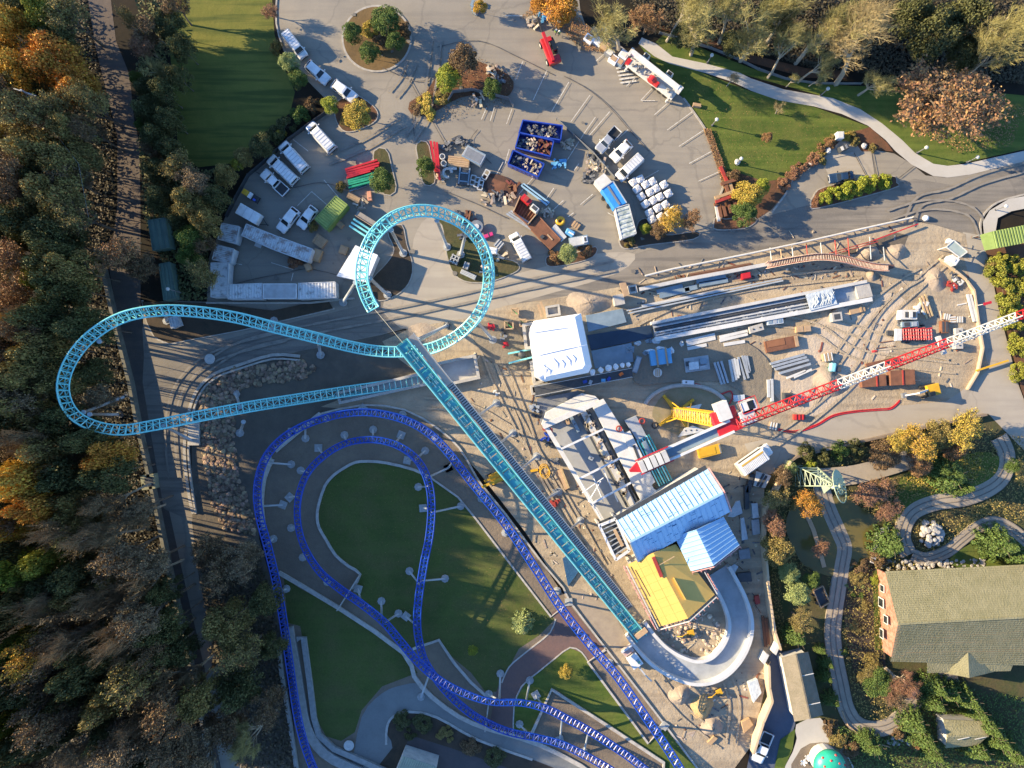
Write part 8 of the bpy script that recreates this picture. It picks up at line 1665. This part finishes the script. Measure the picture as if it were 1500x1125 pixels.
LMK = [('the red telehandler', 805, 72), ('the truck crane', 957, 110), ('the round planted island', 552, 57), ('the blue skips', 785, 215), ('the bulk bags', 955, 295), ('the barn', 1410, 900), ('the wind pump', 1205, 710), ('the pond', 1240, 780), ('the cottage', 1172, 1005), ('the little hut', 1415, 1075), ('the green dome', 1215, 1118), ('the big rust coloured tree', 1405, 140), ('the big mossy tan tree', 1285, 65), ('the dark blue car', 1233, 259), ('the black and white cart', 1237, 216), ('the corner frames', 1062, 285), ('the glass shelter', 1402, 362), ('the shuttle bus', 1107, 673), ('the yellow roof', 975, 860), ('the green shelter roof', 1475, 345), ('the upper left corner', 0, 0), ('the lower left corner', 0, 1125), ('the left end of the turquoise track', 90, 560), ('the round orange brown tree', 175, 367), ('the upper green shed', 232, 342), ('the lower green shed', 246, 412), ('the concrete shaft', 217, 706), ('the striped lawn', 330, 110), ('the pole with a cross arm', 108, 178), ('the top row kerb vans', 465, 106), ('the compressor trailer', 366, 286), ('the container column', 325, 365), ('the pale block by the road', 286, 635), ('the rock bank', 322, 690), ('the brick path', 770, 960), ('the bottom of the service road', 320, 1090), ('the red beams', 530, 250), ('the left edge at mid height', 0, 500), ('the rock formation', 1360, 783), ('the lower right corner', 1500, 1125), ('the upper right corner', 1500, 0), ('the outer blue track', 400, 800), ('the lower hoarding', 1115, 1040), ('the traffic sign', 1447, 444)]
USED = set(); PLANTED = []
def direction(dx, dy):
 a = math.degrees(math.atan2(-dy, dx)) % 360; return ['right of', 'above right of', 'above', 'above left of', 'left of', 'below left of', 'below', 'below right of'][int((a + 22.5) // 45) % 8]
def autolabel(look, x, y):
 ds = sorted(LMK, key=lambda l: math.hypot(l[1] - x, l[2] - y))
 for dist in ('', 'further ', 'furthest '):
  for nm, lx, ly in ds[:2]:
   d = math.hypot(lx - x, ly - y)
   s = '%s %s%s %s' % (look, ('just ' if d < 45 and not dist else dist), direction(x - lx, y - ly), nm)
   if s not in USED and len(s.split()) <= 16: USED.add(s); return s
 for a in range(3):
  for b in range(a + 1, 5):
   s = '%s between %s and %s' % (look, ds[a][0], ds[b][0])
   if s not in USED and len(s.split()) <= 16: USED.add(s); return s
 for a in range(5):
  s = '%s, one of several near %s' % (look, ds[a][0])
  if s not in USED: USED.add(s); return s
 return look
GRP = dict(leafy_tree='leafy trees', sparse_tree='half bare trees', bare_tree='bare trees', conifer='conifers', shrub='shrubs and bushes')
def plant(kind, col, x, y, rpx, h=None, label=None, cat=None):
 """crown centre seen at pixel (x, y), crown radius in pixels, total height in metres"""
 rm = rpx * S
 if x < 250 and y > 440 and kind != 'shrub': h *= 1.7
 elif x < 170 and 210 < y <= 440: h *= 1.2
 elif x < 440 and 130 < y < 440 and kind != 'shrub' and h: h *= 1.3
 elif y > 780 and x < 420: h *= 1.45
 if kind in ('sparse_tree', 'bare_tree'): rm *= 1.22
 if kind == 'bare_tree' and y < 130 and x > 900 and h > 8: h *= 1.3; rm *= 1.12
 if h is None: h = {'leafy_tree': 1.9, 'sparse_tree': 2.3, 'bare_tree': 2.2, 'conifer': 2.0, 'shrub': .75}[kind] * rm
 top = {'leafy_tree': 1.75, 'sparse_tree': 2.0, 'bare_tree': 2.0, 'conifer': 1.9, 'shrub': 1.0}[kind]
 zc = h * .68; k = 1 - zc / H; p = at(x, y, zc); rm *= k
 i = CNT.get(kind, 0); CNT[kind] = i + 1; pr = PR[kind][i % len(PR[kind])]; g = random.Random(i * 7 + len(kind))
 if label: USED.add(label)
 o = put(pr, (p.x, p.y, 0), g.uniform(0, 6.28), (rm * g.uniform(.92, 1.08), rm * g.uniform(.92, 1.08), h / top), label or autolabel('%s %s' % (LOOK[col], KIND[kind]), x, y), GRP[kind], cat or ('bush' if kind == 'shrub' else 'tree'))
 PLANTED.append((o, 'crown', LEAF[col]))
L_, SP, B_, CO, SH_ = 'leafy_tree', 'sparse_tree', 'bare_tree', 'conifer', 'shrub'
T = [  # upper left wood
 (L_, 'amber', 14, 40, 40, 17), (L_, 'orange', 62, 78, 46, 18), (L_, 'amber', 22, 100, 38, 17), (L_, 'yellow', 60, 16, 36, 16), (SP, 'olive', 100, 25, 36, 15), (L_, 'orange', 100, 122, 36, 16), (SP, 'olive', 24, 158, 42, 15), (SP, 'olive', 78, 168, 36, 14), (SP, 'brown', 132, 192, 22, 12), (SP, 'olive', 125, 150, 28, 13), (L_, 'olive', 40, 215, 42, 17), (SP, 'brown', 15, 255, 40, 16), (L_, 'olive', 82, 230, 36, 15), (L_, 'olive', 68, 282, 40, 17), (L_, 'dark', 20, 320, 42, 17), (SP, 'olive', 112, 315, 34, 14), (L_, 'dark', 66, 345, 40, 16), (SP, 'dtwig', 100, 265, 30, 12),
 (SP, 'olive', 186, 28, 16, 9), (SP, 'brown', 216, 38, 24, 10), (L_, 'dark', 242, 30, 26, 10), (SP, 'red', 212, 66, 20, 9), (B_, 'gtwig', 226, 92, 28, 10), (L_, 'dark', 210, 128, 20, 8), (L_, 'dark', 236, 132, 24, 9), (L_, 'green', 196, 112, 12, 5), (L_, 'dark', 212, 158, 24, 8), (L_, 'dark', 244, 172, 24, 9), (L_, 'green', 206, 180, 14, 6), (L_, 'dark', 222, 196, 24, 9), (SP, 'brown', 218, 222, 14, 7), (L_, 'dark', 248, 218, 22, 9), (SP, 'olive', 262, 248, 26, 9), (L_, 'dark', 226, 248, 24, 9), (SP, 'dtwig', 292, 266, 28, 9), (L_, 'olive', 326, 254, 20, 6), (L_, 'yellow', 345, 240, 11, 4), (L_, 'olive', 270, 296, 30, 11), (L_, 'dark', 232, 290, 24, 10), (L_, 'dark', 312, 286, 22, 8), (L_, 'olive', 296, 322, 26, 10), (L_, 'green', 274, 346, 24, 10), (L_, 'dark', 258, 318, 22, 9), (L_, 'green', 272, 374, 20, 8), (SP, 'olive', 292, 402, 24, 8), (SP, 'brown', 300, 362, 18, 7), (SP, 'brown', 210, 385, 26, 8),
 (L_, 'dark', 262, 66, 24, 11), (L_, 'dark', 258, 110, 22, 10), (SP, 'brown', 255, 8, 24, 10), (SP, 'red', 398, 14, 14, 4), (L_, 'dark', 380, 210, 20, 5), (L_, 'olive', 355, 228, 16, 4), (SH_, 'dark', 415, 182, 18, 3), (SH_, 'green', 436, 165, 16, 3), (SH_, 'dark', 400, 195, 16, 3), (SH_, 'brown', 455, 150, 16, 3), (SH_, 'gold', 408, 195, 10, 2),
 (SP, 'rust', 22, 384, 36, 15), (L_, 'yellow', 58, 408, 28, 14), (L_, 'dark', 92, 420, 32, 14), (SP, 'rust', 14, 436, 34, 15), (L_, 'amber', 22, 470, 26, 13), (SP, 'brown', 70, 478, 32, 12), (SP, 'dtwig', 20, 520, 34, 14), (L_, 'dark', 60, 525, 34, 13), (SP, 'rust', 10, 538, 20, 14), (SP, 'dtwig', 40, 575, 40, 14), (L_, 'dark', 10, 605, 38, 15), (B_, 'dtwig', 50, 632, 40, 15), (L_, 'dark', 130, 545, 26, 9), (SP, 'dtwig', 145, 580, 26, 8), (L_, 'olive', 66, 672, 26, 12), (L_, 'orange', 146, 668, 34, 14), (SP, 'olive', 122, 702, 26, 11), (L_, 'amber', 24, 706, 42, 18), (L_, 'orange', 52, 740, 36, 16), (L_, 'olive', 100, 735, 30, 14), (L_, 'olive', 108, 790, 32, 14), (L_, 'yellow', 66, 826, 36, 15), (L_, 'lime', 16, 838, 38, 16), (L_, 'amber', 12, 775, 26, 15), (B_, 'dtwig', 132, 805, 38, 15), (B_, 'dtwig', 176, 762, 34, 13), (SP, 'dtwig', 172, 810, 34, 13), (SP, 'dtwig', 205, 742, 24, 10), (L_, 'dark', 110, 850, 36, 15),
 (B_, 'dtwig', 60, 890, 40, 16), (L_, 'olive', 18, 895, 34, 16), (SP, 'amber', 66, 955, 36, 16), (B_, 'dtwig', 112, 920, 42, 17), (B_, 'dtwig', 165, 870, 38, 15), (SP, 'dtwig', 208, 830, 32, 13), (L_, 'yellow', 10, 955, 28, 16), (B_, 'dtwig', 160, 935, 42, 17), (SP, 'dtwig', 215, 900, 36, 15), (SP, 'olive', 206, 985, 38, 16), (L_, 'dark', 118, 985, 40, 17), (L_, 'dark', 30, 1010, 40, 17), (SP, 'brown', 84, 1045, 40, 17), (L_, 'olive', 150, 1030, 38, 16), (L_, 'yellow', 8, 1062, 24, 16), (L_, 'dark', 36, 1092, 40, 17), (B_, 'dtwig', 120, 1085, 40, 16), (SP, 'dtwig', 180, 1085, 40, 16), (SP, 'brown', 245, 1040, 38, 15), (L_, 'dark', 250, 960, 32, 14), (B_, 'dtwig', 268, 1000, 32, 13), (SP, 'dtwig', 240, 1100, 36, 14), (SP, 'dtwig', 286, 1080, 32, 12), (L_, 'dark', 235, 868, 24, 11), (L_, 'olive', 326, 920, 42, 12), (SP, 'olive', 352, 962, 36, 11), (L_, 'dark', 345, 1015, 36, 11), (B_, 'gtwig', 376, 1080, 40, 11), (SP, 'brown', 330, 1060, 34, 10), (SP, 'brown', 330, 838, 36, 10), (SP, 'dtwig', 362, 826, 32, 9), (L_, 'dark', 382, 885, 30, 10), (SP, 'brown', 300, 800, 30, 9), (L_, 'dark', 395, 950, 24, 9), (SP, 'brown', 398, 1040, 28, 9),
 (L_, 'green', 565, 26, 27, 6), (L_, 'green', 514, 44, 19, 5), (SH_, 'gold', 540, 40, 16, 2), (L_, 'green', 578, 58, 17, 5), (L_, 'green', 540, 74, 18, 5), (SH_, 'brown', 556, 60, 18, 2.2), (SH_, 'brown', 590, 40, 14, 2), (L_, 'gold', 522, 164, 24, 5), (L_, 'lime', 482, 152, 15, 3.4), (SH_, 'dark', 506, 172, 12, 2), (L_, 'lime', 656, 112, 24, 5.5), (L_, 'brown', 678, 82, 26, 7), (SH_, 'gold', 628, 152, 24, 1.8), (SH_, 'brown', 612, 158, 14, 1.5), (SH_, 'olive', 648, 140, 14, 1.6), (L_, 'green', 720, 126, 16, 5), (L_, 'green', 558, 262, 20, 5), (L_, 'green', 622, 243, 18, 5), (L_, 'amber', 703, 8, 12, 4), (L_, 'pale', 832, 370, 16, 4), (SH_, 'rust', 858, 366, 13, 1.6), (SH_, 'rust', 812, 376, 12, 1.5), (L_, 'pale', 420, 88, 18, 5), (L_, 'green', 434, 112, 18, 4.5), (SH_, 'olive', 402, 66, 12, 3), (SH_, 'red', 430, 382, 14, 2), (SH_, 'olive', 456, 330, 10, 2), (SH_, 'olive', 498, 272, 10, 2), (L_, 'lime', 946, 334, 10, 3), (SP, 'amber', 985, 325, 22, 5.5), (SP, 'rust', 1012, 318, 18, 5), (L_, 'brown', 968, 336, 16, 4), (SH_, 'olive', 922, 352, 12, 1.6), (L_, 'gold', 1098, 284, 25, 5), (L_, 'lime', 1118, 272, 15, 4), (L_, 'green', 1092, 312, 23, 5), (SH_, 'brown', 1076, 258, 14, 2), (L_, 'rust', 1125, 200, 10, 2.6), (B_, 'twig', 1070, 118, 14, 3.5), (B_, 'twig', 1142, 160, 12, 3),
 (SH_, 'red', 1195, 232, 13, 1.5), (SH_, 'rust', 1205, 215, 10, 1.3), (SH_, 'rust', 1217, 208, 10, 1.4), (SH_, 'olive', 1222, 202, 8, 1.2), (SH_, 'olive', 1250, 196, 8, 1.2), (SH_, 'gold', 1242, 199, 8, 1.2), (SH_, 'olive', 1254, 206, 9, 1.3), (SH_, 'olive', 1205, 230, 14, 1.6), (SH_, 'red', 1165, 252, 14, 1.2), (SH_, 'red', 1150, 268, 13, 1.2), (SH_, 'red', 1177, 243, 12, 1.2), (SH_, 'olive', 1280, 216, 8, 1),
 (SH_, 'lime', 1300, 264, 14, 2.6), (SH_, 'lime', 1283, 266, 17, 3), (SH_, 'lime', 1264, 270, 17, 3.2), (SH_, 'lime', 1245, 276, 17, 3.2), (SH_, 'lime', 1226, 282, 16, 3), (SH_, 'lime', 1213, 288, 12, 2.6), (SH_, 'red', 1198, 293, 9, 1.4), (SH_, 'red', 1208, 281, 7, 1.3),
 (B_, 'gtwig', 918, 34, 46, 11), (SP, 'rust', 952, 24, 28, 9), (L_, 'orange', 822, 6, 30, 7), (L_, 'orange', 790, 2, 16, 4), (B_, 'gtwig', 1042, 26, 42, 15), (B_, 'gtwig', 1122, 36, 44, 15), (B_, 'gtwig', 1084, 12, 36, 14), (B_, 'gtwig', 1158, 74, 34, 12), (B_, 'gtwig', 1212, 40, 44, 15), (B_, 'gtwig', 1196, 92, 26, 9), (B_, 'twig', 1286, 66, 68, 17, 'big mossy tan bare tree with pale limbs at the wood\'s edge'), (B_, 'gtwig', 1290, 112, 26, 9), (B_, 'gtwig', 1196, 115, 14, 5), (B_, 'gtwig', 1160, 118, 12, 4), (SP, 'rust', 1405, 142, 84, 14, 'big rust coloured half bare tree on the upper right lawn'), (L_, 'dark', 1382, 40, 46, 15), (L_, 'dark', 1345, 16, 36, 14), (L_, 'dark', 1425, 22, 42, 15), (B_, 'gtwig', 1478, 70, 40, 15), (B_, 'gtwig', 1492, 24, 38, 15), (L_, 'dark', 1420, 72, 30, 12), (B_, 'gtwig', 1000, 8, 30, 14), (L_, 'dark', 1010, 46, 26, 8), (L_, 'dark', 1076, 58, 24, 8), (L_, 'dark', 1145, 14, 30, 12), (L_, 'dark', 1250, 20, 30, 11), (B_, 'gtwig', 1164, 8, 34, 15),
 (SH_, 'yellow', 1468, 392, 22, 3.2), (SH_, 'yellow', 1492, 388, 20, 3.2), (SH_, 'yellow', 1476, 420, 24, 3.4), (SH_, 'yellow', 1502, 420, 20, 3.4), (SH_, 'yellow', 1484, 450, 24, 3.4), (SH_, 'yellow', 1490, 478, 22, 3.4), (SH_, 'yellow', 1500, 505, 20, 3.2), (SH_, 'yellow', 1498, 545, 17, 3), (SH_, 'yellow', 1472, 380, 16, 3), (SH_, 'olive', 1455, 388, 10, 2),
 (SP, 'brown', 1150, 700, 18, 5), (L_, 'pale', 1160, 685, 12, 3.5), (SP, 'olive', 1132, 735, 24, 6), (SP, 'orange', 1180, 740, 25, 6), (SP, 'red', 1138, 768, 24, 6), (L_, 'olive', 1142, 806, 30, 7), (SP, 'red', 1202, 808, 16, 4), (L_, 'pale', 1158, 842, 18, 4.5), (L_, 'pale', 1172, 872, 24, 5), (SP, 'olive', 1170, 905, 22, 5), (CO, 'conifer', 1172, 938, 21, 6), (L_, 'green', 1190, 852, 16, 4), (SH_, 'dark', 1185, 662, 16, 3), (SH_, 'dark', 1212, 668, 16, 3), (SH_, 'green', 1234, 662, 16, 3), (SH_, 'dark', 1258, 658, 18, 3), (SH_, 'lime', 1190, 682, 12, 2), (L_, 'brown', 1300, 668, 28, 6), (SP, 'gold', 1318, 650, 22, 6), (SP, 'amber', 1352, 650, 32, 7), (L_, 'rust', 1348, 678, 24, 5), (L_, 'olive', 1380, 638, 26, 6), (SP, 'gold', 1418, 636, 32, 7), (L_, 'rust', 1402, 658, 22, 5), (SP, 'red', 1272, 728, 30, 5), (SP, 'rust', 1292, 712, 22, 4), (SP, 'red', 1300, 752, 22, 4), (CO, 'conifer', 1402, 700, 32, 7), (CO, 'conifer', 1418, 715, 20, 6), (CO, 'conifer', 1385, 690, 20, 5), (CO, 'conifer', 1312, 800, 30, 7), (CO, 'conifer', 1478, 800, 34, 8), (CO, 'conifer', 1500, 815, 24, 7), (SH_, 'green', 1455, 815, 14, 3), (L_, 'green', 1486, 682, 14, 4), (SH_, 'brown', 1290, 818, 16, 2), (SH_, 'brown', 1262, 830, 18, 1.6), (SH_, 'lime', 1283, 850, 9, 1.3), (SH_, 'olive', 1260, 846, 18, 1.2),
 (SH_, 'green', 1251, 873, 6, 1), (SH_, 'green', 1263, 873, 6, 1), (SH_, 'pale', 1246, 864, 4, .8), (SH_, 'pale', 1254, 861, 4, .8), (SH_, 'pale', 1241, 858, 4, .8), (SH_, 'pale', 1265, 860, 4, .8), (SH_, 'pale', 1273, 864, 4, .8), (SH_, 'olive', 1268, 888, 12, 1), (SH_, 'olive', 1255, 920, 14, .8), (SH_, 'green', 1237, 955, 8, 1), (SH_, 'olive', 1280, 970, 16, 1.5), (L_, 'green', 1290, 1004, 24, 5), (B_, 'red', 1312, 990, 36, 6), (SP, 'brown', 1318, 1020, 24, 5), (SP, 'olive', 1270, 985, 18, 3), (CO, 'conifer', 1216, 975, 12, 4), (CO, 'conifer', 1214, 995, 13, 4), (CO, 'conifer', 1206, 955, 10, 3), (CO, 'conifer', 1224, 1030, 15, 4), (CO, 'conifer', 1285, 1098, 22, 5), (CO, 'conifer', 1272, 1086, 16, 4), (CO, 'conifer', 1378, 1012, 22, 6), (CO, 'conifer', 1398, 1020, 22, 6), (CO, 'conifer', 1375, 1035, 20, 6), (CO, 'conifer', 1424, 1030, 22, 7), (CO, 'conifer', 1438, 1048, 18, 6), (CO, 'conifer', 1455, 1070, 22, 7), (CO, 'conifer', 1470, 1090, 26, 7), (CO, 'conifer', 1440, 1105, 24, 6), (CO, 'conifer', 1346, 1064, 24, 6), (CO, 'conifer', 1362, 1090, 22, 6), (CO, 'conifer', 1375, 1110, 20, 5), (CO, 'conifer', 1490, 1110, 26, 7), (SH_, 'rust', 1345, 1092, 12, 1.6), (SH_, 'brown', 1218, 1068, 16, 1.6), (SH_, 'olive', 1230, 1085, 16, 1.6), (SH_, 'brown', 1250, 1100, 16, 1.6), (SH_, 'brown', 1320, 1075, 14, 1.6),
 (CO, 'pale', 766, 918, 20, 4.5), (L_, 'lime', 692, 954, 9, 3), (L_, 'gold', 829, 986, 13, 3), (SH_, 'dark', 588, 1058, 16, 1.5), (SH_, 'dark', 618, 1062, 18, 1.5), (SH_, 'olive', 652, 1078, 16, 1.4), (SH_, 'brown', 690, 1096, 16, 1.4), (SH_, 'dark', 725, 1112, 18, 1.5), (SH_, 'dark', 600, 1078, 12, 1.4)]
plant(SP, 'rust', 178, 367, 36, 12, 'round orange brown tree alone over the service road')
g = random.Random(99); pos = [(a[2], a[3]) for a in T if a[2] < 420]; FOR = [(-20, 0), (95, 0), (105, 80), (122, 200), (126, 300), (112, 400), (150, 480), (100, 500), (120, 640), (190, 700), (205, 800), (230, 900), (280, 1010), (300, 1125), (-20, 1125)]
k = 0
for _ in range(4000):
 if k >= 80: break
 x, y = g.uniform(-20, 300), g.uniform(0, 1125)
 if not inside(x, y, FOR) or min(math.hypot(x - a, y - b) for a, b in pos) < 27: continue
 pos.append((x, y)); k += 1; c_ = g.choice(['dark', 'olive', 'dtwig', 'dtwig', 'brown', 'dark'] if y > 300 else ['olive', 'dark', 'brown'])
 T.append((L_ if c_ in ('dark', 'olive') else g.choice((SP, B_)) if c_ == 'dtwig' else SP, c_, x, y, g.uniform(26, 36), g.uniform(12, 16)))
T += [(L_, 'dark', x, y, 48, 20) for x, y in ((-62, 850), (-58, 905), (-66, 960), (-60, 1015), (-64, 1070), (-60, 560), (-64, 610))] + [(L_, c_, x, y, 38, h_) for c_, x, y, h_ in (('olive', 44, 508, 15.5), ('dark', 50, 462, 15.5), ('olive', 38, 552, 15.5), ('dark', 78, 418, 20), ('olive', 28, 602, 15.5), ('olive', 98, 392, 19), ('dark', 64, 376, 20), ('olive', 60, 660, 15), ('dark', 92, 700, 14))]  # first group: unseen trees past the left edge, oversized to shade the wood
for a in T: plant(*a)
def cover(name, n, sample, size, zmax, mat, label, seed):
 r = random.Random(seed); P_ = []
 near_ = [(q[0], q[1], t_[2] / S * .62) for t_ in TRK for q in smooth(t_[1], 5)]
 while len(P_) < n:
  x, y = sample(r)
  if x is not None and not inside(x, y, pond) and (x < 1180 or all(math.hypot(x - a, y - b) > c_ for a, b, c_ in near_)): p = at(x, y); P_.append((p.x, p.y, LZ[0] + r.random() ** 2 * zmax + .02))
 c = np.array(P_); v, f = leafcards(n, lambda q, m: c, size, seed, 1.5); o = bpy.data.objects.new(name, mesh_np(name, v, f, mat)); C.objects.link(o); o['kind'] = 'stuff'; o['label'] = label
def in_poly(poly, bb):
 def f(r):
  x, y = r.uniform(bb[0], bb[2]), r.uniform(bb[1], bb[3]); return (x, y) if inside(x, y, poly) else (None, None)
 return f
WOODL = [(0, 0), (125, 0), (140, 70), (160, 150), (172, 210), (170, 300), (150, 390), (172, 480), (202, 620), (228, 740), (262, 905), (310, 1125), (0, 1125)]
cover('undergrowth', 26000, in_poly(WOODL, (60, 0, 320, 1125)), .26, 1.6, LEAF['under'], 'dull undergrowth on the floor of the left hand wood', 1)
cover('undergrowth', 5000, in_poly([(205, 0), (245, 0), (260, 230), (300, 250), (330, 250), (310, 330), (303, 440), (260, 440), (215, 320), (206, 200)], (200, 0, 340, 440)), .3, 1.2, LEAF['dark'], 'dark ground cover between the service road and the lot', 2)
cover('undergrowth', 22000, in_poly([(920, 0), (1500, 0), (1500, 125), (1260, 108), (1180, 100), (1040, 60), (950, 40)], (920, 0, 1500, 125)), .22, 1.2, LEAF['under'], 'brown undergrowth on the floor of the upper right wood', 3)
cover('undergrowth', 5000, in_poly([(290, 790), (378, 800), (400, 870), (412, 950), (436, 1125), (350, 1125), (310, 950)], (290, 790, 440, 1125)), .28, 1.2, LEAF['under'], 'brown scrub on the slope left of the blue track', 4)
cover('ground_cover', 9000, in_poly([(1130, 690), (1200, 670), (1420, 620), (1500, 640), (1500, 760), (1330, 830), (1290, 960), (1300, 1050), (1270, 1080), (1240, 1050), (1215, 960), (1210, 840), (1140, 830), (1150, 950), (1128, 900)], (1120, 600, 1500, 1090)), .15, .4, LEAF['olive'], 'low mixed ground cover in the garden beside the ride track', 5)
cover('ground_cover', 5000, in_poly([(1225, 1060), (1300, 1075), (1380, 1000), (1500, 1020), (1500, 1125), (1245, 1125)], (1220, 1000, 1500, 1125)), .17, .5, LEAF['green'], 'green ground cover round the little mossy hut', 6)
cover('fallen_leaves', 2600, in_poly([(830, 10), (905, 80), (850, 75), (800, 20), (760, 30), (780, 10)], (760, 5, 910, 90)), .13, .03, LEAF['rust'], 'rust red fallen leaves along the top edge of the lot', 7)
cover('fallen_leaves', 1800, in_poly([(1030, 190), (1040, 190), (1062, 250), (1060, 280), (1048, 240)], (1025, 185, 1066, 285)), .14, .05, LEAF['rust'], 'rust red fallen leaves along the right kerb of the lot', 8)
cover('fallen_leaves', 2500, in_poly([(1310, 150), (1340, 190), (1400, 225), (1480, 215), (1500, 160), (1400, 130)], (1300, 120, 1500, 235)), .12, .02, LEAF['rust'], 'fallen leaves on the lawn under the big rust coloured tree', 9)
cover('fallen_leaves', 2500, in_poly([(1320, 700), (1350, 675), (1440, 660), (1430, 700), (1370, 728)], (1310, 655, 1450, 735)), .12, .02, LEAF['gold'], 'yellow fallen leaves on the lawn inside the ride track', 10)
for o, part, mat in PLANTED: recol(o, part, mat)
cover('fallen_leaves', 1200, in_poly(L1, (465, 670, 815, 1015)), .055, .02, LEAF['rust'], 'a few fallen leaves on the lawn inside the blue track', 11)
cover('fallen_leaves', 1500, in_poly([(1000, 110), (1090, 130), (1270, 190), (1180, 235), (1070, 245), (1030, 180)], (990, 100, 1280, 250)), .055, .02, LEAF['rust'], 'a few fallen leaves on the lawn right of the lot', 12)
cover('fallen_leaves', 900, in_poly([(600, 150), (690, 80), (760, 110), (740, 155), (640, 180)], (590, 70, 770, 190)), .12, .02, LEAF['brown'], 'brown leaves blown round the shrub island in the lot', 13)
def person(px, py, rz, label):
 p = at(px, py, 1); t = thing('person', label, 'person', (p.x, p.y, LZ[0]), 'workers by the crates'); t.rotation_euler.z = rz; ORIG[t.name] = Vector()
 J = [(0, 0, .95, .15), (0, 0, 1.2, .16), (0, 0, 1.42, .15), (0, 0, 1.53, .06), (.02, 0, 1.66, .105), (.02, 0, 1.76, .08), (0, .2, 1.42, .065), (.05, .27, 1.15, .05), (.22, .24, .98, .04), (.3, .23, .95, .04), (0, -.2, 1.42, .065), (.02, -.27, 1.14, .05), (.14, -.27, .92, .04), (.2, -.27, .88, .04), (.02, .1, .85, .1), (.06, .12, .48, .07), (0, .13, .09, .05), (.17, .14, .05, .05), (0, -.1, .85, .1), (-.06, -.12, .48, .07), (-.1, -.13, .09, .05), (.07, -.14, .05, .05)]
 E_ = [(0, 1), (1, 2), (2, 3), (3, 4), (4, 5), (2, 6), (6, 7), (7, 8), (8, 9), (2, 10), (10, 11), (11, 12), (12, 13), (0, 14), (14, 15), (15, 16), (16, 17), (0, 18), (18, 19), (19, 20), (20, 21)]
 me = bpy.data.meshes.new('body'); me.from_pydata([j[:3] for j in J], E_, []); o = bpy.data.objects.new('body', me); C.objects.link(o); o.parent = t; me.materials.append(M('dark work clothes', (.05, .06, .09), (.08, .09, .12), 3, .8))
 o.modifiers.new('skin', 'SKIN'); sv = me.skin_vertices[0].data
 for i, j in enumerate(J): sv[i].radius = (j[3], j[3]); sv[i].use_root = i == 0
 sb = o.modifiers.new('sub', 'SUBSURF'); sb.levels = sb.render_levels = 1
 mb = MB(); mb.lathe([(.2, .98), (.23, 1.1), (.24, 1.38), (.12, 1.5)], n=12, sx=.85, sy=1.1); mb.build('vest', M('green vest', (.25, .42, .06), (.2, .35, .05), 3, .7), t, smooth=True)
 mb = MB(); mb.lathe([(.19, 1.74), (.15, 1.76), (.14, 1.84), (.08, 1.9)], (.02, 0, 0), 12); mb.build('helmet', m_wpaint, t, smooth=True)
person(814, 48, .3, 'worker in a green vest and white helmet, left of two by the crates')
person(819, 50, 2.4, 'worker in a green vest and white helmet, right of two by the crates')
